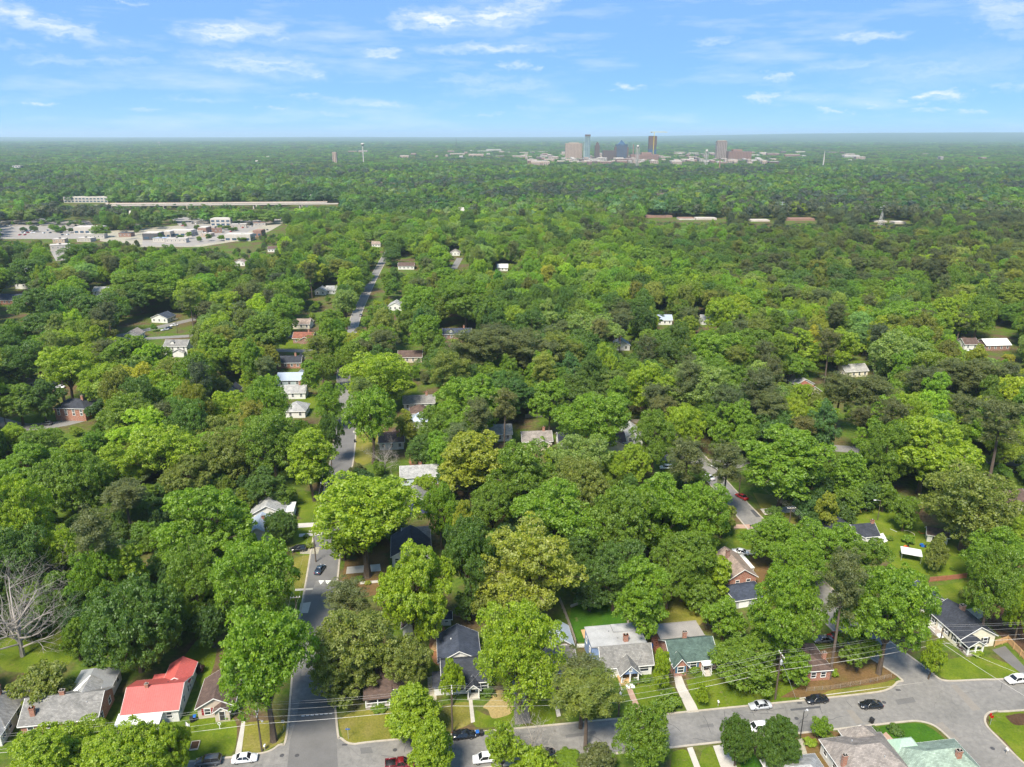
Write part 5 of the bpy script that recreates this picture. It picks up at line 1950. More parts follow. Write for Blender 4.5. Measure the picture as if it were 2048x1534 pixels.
door(h, b0, 'f', 2.2, 'trim', 2.4, 2.0, .05)
# --- dark roof L by the big lawn
b0 = blk(0, 8.0, 0, 11.5, 3.1, 2.6, 'gable', 'y', 'white_siding', 'shingle_char')
b1 = blk(6.2, 13.0, 1.0, 7.4, 3.0, 2.2, 'gable', 'x', 'white_siding', 'shingle_char')
h = house('house', 'white L-shaped house with slate-dark roof beside the open lawn', 92.6, 187.6, 9, [b0, b1], phrase='the slate-dark L-shaped house')
auto_windows(h, b0, 'fl')
window(h, b1, 'f', 4.6, 1.7)
window(h, b1, 'r', 3.2, 1.7)
chimney(h, 12.6, 4.2, 4.5, 6.2)
# --- sheds
p = P(1853, 1083)
b0 = blk(0, 5.2, 0, 4.0, 2.5, 1.3, 'gable', 'x', 'white_siding', 'shingle_brown')
h = house('shed', 'white garden shed with two dark doorways and brown roof on the lawn', p.x, p.y, -22, [b0], 'shed', phrase='the white lawn shed')
door(h, b0, 'f', 1.7, 'door_dark', .9, 2.0, .05)
door(h, b0, 'f', 3.7, 'door_dark', .9, 2.0, .05)
p = P(806, 1272)
b0 = blk(0, 2.9, 0, 4.4, 2.4, 1.2, 'gable', 'y', 'white_siding', 'shingle_brown')
h = house('shed', 'white gabled yard shed with brown roof behind the charcoal-roofed house', p.x, p.y, 6, [b0], 'shed', phrase='the brown-roofed shed')
window(h, b0, 'f', 1.45, 3.0, .5, .35)
p = P(883, 1252)
b0 = blk(0, 2.3, 0, 2.6, 2.1, .9, 'gable', 'x', 'white_siding', 'shingle_char')
h = house('shed', 'tiny white playhouse shed with dark roof under the big lime tree', p.x, p.y, 6, [b0], 'shed')
window(h, b0, 'f', 1.2, 1.3, .7, .6)
# --- roofs on the near side of the front street
p = P(1732, 1503, 4.0)
b0 = blk(-6.0, 6.0, -5, 4.6, 3.1, 2.7, 'hip', 'x', 'white_siding', 'shingle_taupe', hk=.75)
b1 = blk(-1.0, 5.2, 3.0, 6.4, 3.0, 2.2, 'hip', 'y', 'white_siding', 'shingle_taupe')
h = house('house', 'white house with taupe hip roof on the near side of the street', p.x, p.y, 8, [b0, b1], phrase='the taupe hip roof')
auto_windows(h, b0, 'lrb')
chimney(h, -5.6, -2.0, 2.0, 6.0, s=.4)
vents(h, [(-2.0, 1.6, 4.9), (2.0, -2.4, 4.6)])
p = P(1878, 1512, 4.0)
b0 = blk(-6.4, 6.2, -4.6, 4.0, 3.1, 2.6, 'hip', 'x', 'white_siding', 'shingle_mint', hk=.8)
b1 = blk(-6.6, -1.4, 2.0, 5.8, 2.9, 1.9, 'hip', 'x', 'white_siding', 'green_metal')
h = house('house', 'white house with pale green hip roof and brick chimney by the side street corner', p.x, p.y, 8, [b0, b1], phrase='the pale green hip roof')
auto_windows(h, b0, 'lrb')
chimney(h, 2.4, -1.6, 4.2, 6.6)
railing(h, [(-6.5, 5.9), (-6.5, 7.2), (-2.0, 7.2)], .3)
p = P(1598, 1536, 4.2)
b0 = blk(-5, 5, -5, 3.6, 3.0, 2.4, 'hip', 'x', 'white_siding', 'shingle_light', hk=.8)
h = house('house', 'house with light grey hip roof at the bottom edge next to the gravel drive', p.x, p.y, 8, [b0], phrase='the light grey hip roof')
auto_windows(h, b0, 'lrb')
# --- along the left street
b0 = blk(0, 9.4, 0, 9.6, 3.0, 2.5, 'gable', 'y', 'white_siding', 'shingle_light')
b1 = blk(9.4, 12.2, 1.2, 7.0, 2.4, .5, 'flat', 'x', 'white_siding', 'white_roof')
h = house('house', 'white cottage with pale grey gable roof and side porch in the wooded left lots', -79.0, 203.0, 8, [b0, b1], phrase='the pale grey wooded cottage')
auto_windows(h, b0, 'fr')
chimney(h, 4.0, 6.6, 4.8, 6.6)
b0 = blk(0, 6.6, 0, 9.0, 3.0, 2.2, 'gable', 'y', 'white_siding', 'blue_metal')
h = house('house', 'narrow house with blue-grey metal roof in front of the pale grey cottage', -76.5, 190.6, 8, [b0], phrase='the blue-grey metal roof')
ribs(h, b0, 'blue_metal', .5)
auto_windows(h, b0, 'fr')
chimney(h, 4.2, 6.0, 3.9, 5.6)
b0 = blk(0, 12.4, 0, 8.0, 3.0, 2.4, 'gable', 'x', 'teal_siding', 'shingle_light')
h = house('house', 'long house with pale grey roof and teal gable beside the left street', -37.2, 228.6, 8, [b0], phrase='the teal-gabled house')
auto_windows(h, b0, 'fr')
chimney(h, 6.6, 4.4, 4.6, 6.2)
MB().box(12.5, 15.4, 1.0, 6.0, 0, .8).build('deck', MATS['wood_grey'], h)
railing(h, [(12.6, 1.0), (15.4, 1.0), (15.4, 6.0)], .8, mat='wood_grey')
b0 = blk(0, 8.0, 0, 9.0, 3.4, 2.4, 'gable', 'y', 'navy_siding', 'shingle_grey')
h = house('house', 'indigo-walled house with grey gable roof and white trim behind the great lime tree', -33.2, 208.6, 8, [b0], phrase='the indigo-walled house')
auto_windows(h, b0, 'fr', 2.4)
b0 = blk(0, 10.4, 0, 11.0, 3.4, 2.8, 'gable', 'y', 'white_siding', 'shingle_char')
b1 = blk(3.0, 10.4, 8.0, 15.0, 3.2, 2.2, 'gable', 'x', 'white_siding', 'shingle_grey')
h = house('house', 'white gabled house with blue-black roof between the two big lime trees', -32.6, 178.6, 8, [b0, b1], phrase='the blue-black gable roof')
auto_windows(h, b0, 'fr', 2.6)
window(h, b0, 'f', 5.2, 4.6, .8, 1.0)
# --- mid distance houses: px of the front eave centre, size, roof
MID = [
    (783, 884, 9, 8, 8, 'shingle_brown', 'white_siding', 'x', 'brown-roofed cottage beside the left street', 1), (838, 806, 13, 6.5, 6, 'shingle_grey', 'white_siding', 'x', 'long white house with grey roof above a small brown roof', 1),
    (838, 826, 7.5, 7, 6, 'shingle_brown', 'white_siding', 'y', 'small house with dark brown hip roof below the long white house', 0), (842, 842, 7.5, 6, 6, 'blue_metal', 'white_siding', 'x', 'low house with pale metal roof below the brown hip roof', 0),
    (1075, 882, 11, 8, 5, 'shingle_taupe', 'tan_siding', 'x', 'weathered bungalow with clipped-gable taupe roof and cluttered yard', 1), (1137, 884, 7, 8, 5, 'shingle_char', 'white_siding', 'x', 'narrow white bungalow with dark roof next to the cluttered yard', 0),
    (1222, 884, 11, 8, 5, 'shingle_brown', 'cream_siding', 'x', 'cream bungalow with brown gabled porch facing the middle street', 0), (1270, 872, 7, 9, 5, 'shingle_light', 'white_siding', 'y', 'small white house with pale slate roof beside the cream bungalow', 0),
    (1000, 868, 9, 8, 5, 'shingle_light', 'white_siding', 'x', 'grey-roofed house sunk between tall trees', 0), (578, 760, 11, 8, 3, 'blue_metal', 'teal_siding', 'x', 'house with light blue metal roof by the left street', 0),
    (585, 785, 11, 7, 3, 'shingle_light', 'white_siding', 'x', 'pale-roofed white house with brick chimney by the left street', 1), (590, 822, 8, 9, 3, 'shingle_light', 'white_siding', 'y', 'pale grey hip-roofed house by a green side yard', 0),
    (577, 725, 12, 7, 3, 'shingle_char', 'brick', 'x', 'dark-roofed brick house above the light blue metal roof', 1), (464, 783, 5, 6, 3, 'shingle_char', 'white_siding', 'y', 'little white garage with dark roof among trees', 0),
    (138, 816, 13, 9, -4, 'shingle_char', 'brick', 'x', 'two-storey brick house with black hip roof and two chimneys', 2), (62, 765, 11, 8, 0, 'shingle_tan', 'tan_siding', 'x', 'tan-roofed house near the left cul-de-sac', 1),
    (90, 757, 8, 8, 0, 'shingle_navy', 'white_siding', 'y', 'white gabled house with navy roof beside the tan-roofed house', 0), (350, 692, 12, 8, 0, 'shingle_grey', 'white_siding', 'x', 'tall white craftsman house with dormer and grey roof', 0),
    (262, 670, 8, 8, 0, 'shingle_taupe', 'white_siding', 'y', 'narrow white house with taupe gable on the left hillside lots', 0), (318, 636, 11, 9, -10, 'shingle_navy', 'white_siding', 'y', 'white house with blue-grey gable near parked cars', 0),
    (605, 676, 11, 8, 0, 'shingle_red', 'brick_dark', 'x', 'dark red brick cottage with steep front gable', 1), (602, 648, 10, 7, 0, 'shingle_tan', 'cream_siding', 'x', 'cream house with tan roof behind the red brick cottage', 0),
    (914, 668, 16, 8, 4, 'shingle_navy', 'brick_dark', 'x', 'long dark brick house with white dormers', 1), (820, 714, 12, 8, 4, 'shingle_brown', 'tan_siding', 'x', 'brown-roofed house deep in the central trees', 0),
    (1610, 768, 9, 9, 10, 'shingle_light', 'white_siding', 'y', 'white house with pale slate gable in the right-hand woods', 0), (1628, 783, 7, 8, 10, 'shingle_red', 'tan_siding', 'y', 'house with dull red-brown roof in the right-hand woods', 0),
    (1714, 742, 12, 8, 10, 'shingle_light', 'cream_siding', 'x', 'pale long-roofed house among the right-hand pines', 0), (1944, 688, 8, 7, 5, 'shingle_brown', 'white_siding', 'x', 'small brown-roofed house in the right-hand clearing', 0),
    (1998, 690, 14, 9, 5, 'white_roof', 'brick_dark', 'x', 'house with white metal roof in the right-hand clearing', 0), (2034, 1010, 12, 10, 12, 'shingle_brown', 'tan_siding', 'x', 'brown-roofed house at the right edge beyond the lawn', 0),
    (22, 600, 26, 10, 0, 'shingle_navy', 'brick', 'x', 'long brick parish hall with slate roof beside the church', 0), (640, 582, 8, 8, 0, 'shingle_light', 'white_siding', 'y', 'white gabled house with grey roof left of the far street', 0),
    (662, 580, 8, 8, 0, 'shingle_light', 'white_siding', 'x', 'low white house with grey roof left of the far street', 0), (812, 532, 14, 9, 0, 'shingle_brown', 'white_siding', 'x', 'large white house with brown roof right of the far street', 0),
    (790, 612, 9, 9, 0, 'shingle_light', 'white_siding', 'y', 'pale-roofed house right of the far street bend', 0), (752, 488, 9, 7, 0, 'shingle_tan', 'white_siding', 'x', 'small white house at the end of the far street', 0),
    (910, 505, 9, 8, 0, 'shingle_taupe', 'white_siding', 'y', 'small house at the end of the second far street', 0), (1330, 640, 9, 8, 0, 'blue_metal', 'white_siding', 'x', 'house with bright blue roof in the central woods', 0),
    (1245, 690, 8, 8, 0, 'blue_metal', 'white_siding', 'y', 'shed-like house with blue-grey roof behind the pines', 0), (200, 582, 11, 8, 0, 'shingle_light', 'white_siding', 'x', 'white house with pale roof behind the dark oaks', 0),
    (1420, 640, 10, 8, 0, 'shingle_light', 'white_siding', 'x', 'pale house by the lane in the right-hand woods', 0), (1005, 535, 9, 8, 0, 'white_roof', 'white_siding', 'x', 'white-roofed house in the middle canopy', 0),
    (545, 498, 10, 8, 0, 'shingle_brown', 'white_siding', 'x', 'white house with brown roof below the shops', 0), (478, 525, 10, 8, 0, 'shingle_tan', 'white_siding', 'y', 'tan-roofed white house below the shops', 0),
]
for i, (px, py, w, d, rt, rf, wl_, rd, lab, nch) in enumerate(MID):
    ze = 5.6 if 'two-storey' in lab or 'craftsman' in lab else 3.1
    p = P(px, py, ze)
    ty = 'hip' if ('hip' in lab) else 'gable'
    b0 = blk(-w / 2, w / 2, 0, d, ze, 2.4 if w < 20 else 3.2, ty, rd, wl_, rf)
    bl_ = [b0]
    if 'porch' in lab or 'front gable' in lab or 'craftsman' in lab or 'bungalow' in lab:
        bl_.append(blk(-1.2, w / 2 - 1.0, -2.0, .4, 2.7, 1.5, 'gable', 'y', wl_, rf))
    elif i % 3 == 0 and ty == 'gable' and rd == 'x':
        bl_.append(blk(w / 2 - 4.0, w / 2 - .4, d - 1, d + 4.0, 2.8, 1.8, 'gable', 'y', wl_, rf))
    ph = 'the ' + ' '.join(lab.replace('-', ' -').replace(' -', '-').split()[:6])
    for cut in (' by', ' beside', ' above', ' below', ' next', ' among', ' near', ' with', ' in', ' and', ' on', ' sunk', ' at', ' of', ' behind', ' facing', ' deep', ' left', ' right'):
        if ph.endswith(cut):
            ph = ph[:-len(cut)]
    h = house('house', lab, p.x, p.y, rt, bl_, phrase=ph)
    auto_windows(h, b0, 'fr' if px < 1024 else 'fl', 3.0)
    if ze > 5:
        auto_windows(h, b0, 'f', 3.0, z=4.5)
    for c in range(nch):
        chimney(h, w * (.25 if c == 0 else -.36), d * .5, ze + 1.2, ze + 4.0)
    if 'dormer' in lab:
        for xx in ((-.22 * w, .22 * w) if 'dormers' in lab else (-.15 * w,)):
            db = blk(xx - 1.0, xx + 1.0, 1.0, 3.6, ze + 1.7, .9, 'gable', 'y', 'white_siding', rf, z0=ze - .2)
            mb = MB()
            wall_mesh(db, mb)
            dd = mb.build('dormer', MATS['white_siding'], h)
            mb = MB()
            roof_mesh(db, mb, .2)
            mb.build('dormer_roof', MATS[rf], dd)
            window(dd, db, 'f', 1.0, ze + .95, .8, .9) if False else None
# --- church
p = P(52, 578)
b0 = blk(-8, 18, 0, 11, 5.0, 4.2, 'gable', 'x', 'white_siding', 'shingle_navy')
h = house('church', 'white church with slate roof and slim white steeple at the left edge', p.x, p.y, 0, [b0], 'church', phrase='the white-steepled church')
auto_windows(h, b0, 'f', 4)
MB().box(-2, 1.6, 3.4, 7.0, 7, 11.5).build('tower', MATS['white_siding'], h)
MB().lathe([(1.7, 0), (1.2, 2.5), (.05, 10)], 8, 0, (-.2, 5.2, 11.5)).build('spire', MATS['trim'], h)
LANDMARKS += [(78, 175, 'the side street'), (-57, 215, 'the left street'), (22, 158, 'the round back lawn'), (115, 200, 'the big open lawn'), (-100, 140, 'the bare dead tree'), (-110, 600, 'the far street'), (165, 250, 'the right-hand lane'),
              (-120, 165, 'the overgrown left lots'), (-130, 230, 'the tall lone pine on the left'), (10, 200, 'the wooded block middle'), (140, 400, 'the right-hand pine stand'), (30, 420, 'the central pine grove'), (250, 420, 'the right-hand woodland edge'), (60, 520, 'the clearing in the middle woods')]
# ------------------------------------------------------------------ cars
def zat(py, Y):
    v = (py - CY) / FPX
    return HCAM - Y * (sp + v * cp) / (cp - v * sp)


def xat(px, py, Y):
    v = (py - CY) / FPX
    return (px - CX) / FPX * Y / (cp - v * sp)


for nm, c in dict(paint_white=(.76, .76, .75), paint_silver=(.42, .43, .45), paint_black=(.012, .013, .016), paint_blue=(.035, .055, .085), paint_red=(.38, .018, .014), paint_grey=(.085, .088, .092), paint_maroon=(.15, .012, .016)).items():
    speckle(nm, c, .05, .5, .22, .5, coat=.6, fine=2)
speckle('tyre', (.018, .018, .018), .2, 4, .9, .2)
speckle('rim', (.45, .45, .46), .1, 4, .3, .5, metal=.8)
speckle('lamp_red', (.35, .01, .01), .1, 4, .2, .5)
speckle('lamp_clear', (.75, .76, .78), .1, 4, .1, .5)
speckle('plastic_black', (.02, .02, .021), .2, 2, .6, .3)
speckle('plastic_blue', (.015, .10, .36), .15, 2, .5, .3)
speckle('orange', (.55, .10, .02), .15, 2, .5, .3)
speckle('yellow', (.62, .48, .03), .15, 2, .5, .3)
m = new_mat('car_glass')
finish(m, (.012, .014, .017), .05, .7)


def ring_loft(mb, st, mi=0):
    o = len(mb.v)
    n = None
    for x, prof in st:
        n = len(prof)
        mb.v += [(x, y, z) for y, z in prof]
    for i in range(len(st) - 1):
        for k in range(n):
            a, b_ = o + i * n + k, o + i * n + (k + 1) % n
            mb.f.append((a, b_, b_ + n, a + n))
            mb.m.append(mi)
    mb.f.append(tuple(o + k for k in range(n - 1, -1, -1)))
    mb.f.append(tuple(o + (len(st) - 1) * n + k for k in range(n)))
    mb.m += [mi, mi]


def car_meshes(kind):
    L = {'sedan': 4.7, 'suv': 4.7, 'pickup': 5.4}[kind]
    h = L / 2
    up = {'sedan': 0, 'suv': .16, 'pickup': .2}[kind]

    def prof(w, zb, zt, tuck=.9):
        zm = zb + (zt - zb) * .55
        return [(-w * .92, zb), (-w, zb + .12), (-w, zm), (-w * tuck, zt), (w * tuck, zt), (w, zm), (w, zb + .12), (w * .92, zb)]
    zb = .24 + up
    b = MB()
    if kind == 'sedan':
        st = [(-h, .70, .55), (-h + .12, .82, .68), (-h + .6, .89, .80), (-h + 1.35, .91, .90), (-.2, .91, .93), (h - 1.1, .91, .96), (h - .35, .88, .95), (h - .06, .80, .86), (h, .74, .62)]
    elif kind == 'suv':
        st = [(-h, .74, .70), (-h + .1, .85, .86), (-h + .7, .92, 1.0), (-h + 1.25, .93, 1.08), (0, .93, 1.10), (h - .6, .93, 1.12), (h - .05, .88, 1.1), (h, .84, .8)]
    else:
        st = [(-h, .78, .75), (-h + .1, .90, .95), (-h + .8, .97, 1.08), (-h + 1.4, .98, 1.14), (0, .98, 1.16), (.4, .98, 1.16), (h - .05, .97, 1.14), (h, .95, 1.1)]
    ring_loft(b, [(x, prof(w, zb, zt)) for x, w, zt in st])
    body = b
    g_ = MB()

    def cab(x0, x1, t0, t1, w0, w1, z0, z1):
        v = [(x0, -w0, z0), (x1, -w0, z0), (x1, w0, z0), (x0, w0, z0), (t0, -w1, z1), (t1, -w1, z1), (t1, w1, z1), (t0, w1, z1)]
        return v
    if kind == 'sedan':
        cb = cab(-h + 1.25, h - .75, -.45, h - 1.55, .84, .62, .90, 1.42)
    elif kind == 'suv':
        cb = cab(-h + 1.15, h - .12, -.45, h - .45, .87, .70, 1.06, 1.66)
    else:
        cb = cab(-h + 1.35, .55, -.65, .35, .92, .74, 1.12, 1.76)
    g_.add(cb, [(0, 1, 5, 4), (1, 2, 6, 5), (2, 3, 7, 6), (3, 0, 4, 7)])
    r = MB()
    z1 = cb[4][2]
    t0, t1, w1 = cb[4][0], cb[5][0], abs(cb[4][1])
    ring_loft(r, [(t0 - .10, [(-w1 * .9, z1 - .05), (-w1 * .9, z1 - .03), (w1 * .9, z1 - .03), (w1 * .9, z1 - .05)]), (t0, [(-w1 - .02, z1 - .03), (-w1 * .9, z1 + .03), (w1 * .9, z1 + .03), (w1 + .02, z1 - .03)]),
                  ((t0 + t1) / 2, [(-w1 - .02, z1 - .03), (-w1 * .9, z1 + .06), (w1 * .9, z1 + .06), (w1 + .02, z1 - .03)]), (t1, [(-w1 - .02, z1 - .03), (-w1 * .9, z1 + .03), (w1 * .9, z1 + .03), (w1 + .02, z1 - .03)])])
    # pillars
    for a, t in ((0, 4), (1, 5), (2, 6), (3, 7)):
        r.tube([Vector(cb[a]), Vector(cb[t])], .05, 4, cap=False)
    for s in (-1, 1):
        k = .5
        A = Vector(cb[0 if s < 0 else 3]).lerp(Vector(cb[1 if s < 0 else 2]), k)
        B = Vector(cb[4 if s < 0 else 7]).lerp(Vector(cb[5 if s < 0 else 6]), k)
        r.tube([A, B], .045, 4, cap=False)
    if kind == 'pickup':
        # open bed
        body.box(.75, h - .15, -.8, .8, 1.17, 1.175, 1)
        for y0, y1 in ((-.98, -.86), (.86, .98)):
            body.box(.62, h, y0, y1, 1.1, 1.42)
        body.box(h - .1, h + .0, -.86, .86, 1.1, 1.40)
    return body, g_, r, L, up


CARP = {k: car_meshes(k) for k in ('sedan', 'suv', 'pickup')}
CARM = {}


def car(px, py, heading, kind, paint, label, z=0.022, group=None, pos=None, name=None):
    p = P(px, py) if pos is None else Vector((*pos, 0))
    root = empty(name or ('parked_car' if kind != 'pickup' else 'pickup_truck'), (p.x, p.y, z), R_(heading), label, 'car' if kind != 'pickup' else 'pickup')
    if group:
        root['group'] = group
    body, g_, r, L, up = CARP[kind]
    key = (kind, paint)
    if key not in CARM:
        CARM[key] = (body.mesh('car_body', [MATS[paint], MATS['plastic_black']], True), g_.mesh('car_glass', MATS['car_glass']), r.mesh('car_roof', MATS[paint], True))
        for me in CARM[key]:
            pass
    for nm, me in zip(('body', 'windows', 'roof'), CARM[key]):
        o = bpy.data.objects.new(nm, me)
        COL.objects.link(o)
        o.parent = root
    if 'wheel' not in CARM:
        t = MB()
        prof = [(.22, -.10), (.32, -.11), (.345, -.07), (.345, .07), (.32, .11), (.22, .10)]
        for i in range(18):
            a0, a1 = 2 * math.pi * i / 18, 2 * math.pi * (i + 1) / 18
            for (r0, y0), (r1, y1) in zip(prof, prof[1:] + prof[:1]):
                t.add([(r0 * math.cos(a0), y0, r0 * math.sin(a0)), (r1 * math.cos(a0), y1, r1 * math.sin(a0)), (r1 * math.cos(a1), y1, r1 * math.sin(a1)), (r0 * math.cos(a1), y0, r0 * math.sin(a1))], [(0, 1, 2, 3)])
        rm = MB()
        for s in (-1, 1):
            y = s * .075
            v = [(.22 * math.cos(2 * math.pi * i / 14), y, .22 * math.sin(2 * math.pi * i / 14)) for i in range(14)]
            rm.add(v + [(0, s * .1, 0)], [((i, (i + 1) % 14, 14) if s < 0 else ((i + 1) % 14, i, 14)) for i in range(14)])
        CARM['wheel'] = (t.mesh('tyre', MATS['tyre']), rm.mesh('rim', MATS['rim']))
        l = MB().box(-.03, .03, -.17, .17, -.07, .07)
        CARM['lamps'] = (l.mesh('headlight', MATS['lamp_clear']), l.mesh('taillight', MATS['lamp_red']))
        CARM['mirror'] = MB().box(-.08, .08, -.1, .1, -.06, .08).mesh('mirror', MATS['plastic_black'])
    wb = L * .295
    for sx in (-1, 1):
        for sy in (-1, 1):
            o = bpy.data.objects.new('wheel', CARM['wheel'][0])
            COL.objects.link(o)
            o.parent = root
            o.location = (sx * wb, sy * .80, .345)
            q = bpy.data.objects.new('rim', CARM['wheel'][1])
            COL.objects.link(q)
            q.parent = o
    for s in (-1, 1):
        o = bpy.data.objects.new('headlight', CARM['lamps'][0])
        COL.objects.link(o)
        o.parent = root
        o.location = (-L / 2 + .10, s * .60, .64 + up)
        o = bpy.data.objects.new('taillight', CARM['lamps'][1])
        COL.objects.link(o)
        o.parent = root
        o.location = (L / 2 - .04, s * .62, .76 + up)
        o = bpy.data.objects.new('mirror', CARM['mirror'])
        COL.objects.link(o)
        o.parent = root
        o.location = (-.75, s * .98, .98 + up)
    return root


CARS = [
    (418, 1527, 8, 'suv', 'paint_grey', 'dark grey parked suv behind the white sedan at the left kerb'), (490, 1521, 188, 'sedan', 'paint_white', 'white sedan parked at the kerb beside the street corner'),
    (640, 1142, -98, 'sedan', 'paint_blue', 'slate-blue sedan parked on the left street by the yield triangles'), (596, 1102, 10, 'suv', 'paint_black', 'black suv with red lights parked on a gravel side drive'),
    (928, 1474, 188, 'sedan', 'paint_black', 'black sedan at the kerb with wheelie bins behind it'), (800, 1534, 188, 'pickup', 'paint_maroon', 'red pickup truck cut by the bottom edge of the street'),
    (970, 1522, 8, 'suv', 'paint_white', 'pale silver suv parked half under the small lime trees'), (1085, 1512, 8, 'sedan', 'paint_black', 'dark car hidden behind the bare roadside branches'),
    (1302, 1441, 8, 'sedan', 'paint_black', 'black car parked where the brick footpath meets the kerb'), (1285, 1494, 8, 'sedan', 'paint_white', 'white car parked under the roadside tree by the lamp post'),
    (1520, 1415, 8, 'sedan', 'paint_silver', 'silver sedan parked by the tall utility pole'), (1633, 1403, 8, 'sedan', 'paint_black', 'black saloon parked along the wire fence of the corner house'),
    (1741, 1414, 3, 'sedan', 'paint_black', 'black sedan driving in the middle of the street'), (1514, 1460, 8, 'suv', 'paint_white', 'white van-like car glimpsed between two dark round trees'),
    (2032, 1364, 8, 'suv', 'paint_white', 'white suv parked in front of the cream clapboard house'), (1672, 1276, 8, 'sedan', 'paint_red', 'red car in the shade behind the brick corner house'),
    (1645, 1283, 8, 'sedan', 'paint_grey', 'dark car beside the red car behind the corner house'), (1480, 1107, -20, 'sedan', 'paint_white', 'white car on the drive by the tan-roofed brick house'),
    (1483, 996, -62, 'sedan', 'paint_red', 'red car parked on the side street under the pine'), (1418, 957, -62, 'sedan', 'paint_silver', 'pale car parked on the side street beyond the red car'),
    (1430, 936, -62, 'pickup', 'paint_white', 'white pickup on the side street behind the pines'), (93, 850, 0, 'suv', 'paint_grey', 'grey suv on the left cul-de-sac drive'), (120, 776, 0, 'sedan', 'paint_white', 'white car beside the navy-roofed house'),
    (1332, 938, 0, 'suv', 'paint_white', 'white suv parked in front of the middle street trees'), (745, 628, -80, 'sedan', 'paint_black', 'black car on the far street'), (722, 632, -80, 'sedan', 'paint_grey', 'grey car on the far street beside the black one'),
    (336, 658, 40, 'sedan', 'paint_blue', 'blue car parked below the craftsman house'), (348, 652, 40, 'sedan', 'paint_white', 'white car parked below the craftsman house'), (330, 661, 40, 'sedan', 'paint_silver', 'silver car parked below the craftsman house'),
    (2024, 946, 20, 'sedan', 'paint_black', 'black car on the right-hand lane'), (1942, 703, 0, 'sedan', 'paint_white', 'white car by the small brown-roofed house in the clearing'), (703, 846, -82, 'sedan', 'paint_blue', 'blue car parked on the left street above the brown cottage'),
]
for c in CARS:
    car(*c)

# ------------------------------------------------------------------ utility poles and wires
speckle('pole_wood', (.105, .080, .062), .25, 1.2, .9, .2, fine=6)
speckle('arm_wood', (.45, .40, .34), .2, 1.2, .9, .2, fine=6)
speckle('porcelain', (.70, .70, .70), .05, 2, .3, .5)
speckle('galvanised', (.46, .47, .48), .1, 2, .45, .5, metal=.4)
speckle('wire', (.36, .35, .34), .1, 1, .5, .4)
speckle('cable', (.46, .44, .41), .1, 1, .6, .3)
ins_me = MB().lathe([(.05, 0), (.09, .04), (.05, .09), (.09, .13), (.05, .18), (.03, .26)], 8).mesh('insulator', MATS['porcelain'])


def pole(x, y, h, arm_az, label, arms=((-.35, 2.4),), transformer=False, lamp=None, name='utility_pole', lean=0):
    root = empty(name, (x, y, 0), R_(arm_az), label, 'utility pole')
    root.rotation_euler = (R_(lean), 0, R_(arm_az))
    MB().tube([(0, 0, -.2), (0, 0, h * .5), (0, 0, h)], [.19, .16, .12], 8).build('pole', MATS['pole_wood'], root)
    for dz, L in arms:
        z = h + dz
        a = MB().box(-L / 2, L / 2, -.19, -.08, z - .07, z + .07).build('crossarm', MATS['arm_wood'], root)
        for u in (-L / 2 + .1, -L / 6, L / 6, L / 2 - .1):
            o = bpy.data.objects.new('insulator', ins_me)
            COL.objects.link(o)
            o.parent = a
            o.location = (u, -.135, z + .07)
    if transformer:
        t = MB().lathe([(.05, -.55), (.26, -.5), (.28, .35), (.22, .45), (.1, .5)], 12, 0, (-.45, 0, h - 1.7)).build('transformer', MATS['galvanised'], root)
        MB().lathe([(.06, 0), (.09, .08), (.05, .3)], 8, 0, (-.45, 0, h - 1.2)).build('bushing', MATS['porcelain'], t)
    if lamp:
        z = h - 3.0
        a = MB().tube([(0, 0, z), (lamp * .5, -.5, z + .35), (lamp, -1.0, z + .4)], .04, 6).build('lamp_arm', MATS['galvanised'], root)
        MB().lathe([(.05, -.1), (.22, 0), (.18, .14), (.05, .18)], 10, 0, (lamp, -1.0, z + .32)).build('lamp_head', MATS['galvanised'], a)
    return root


def pole_px(bx, by, ty, **k):
    p = P(bx, by)
    hh = zat(ty, p.y)
    return p.x, p.y, hh


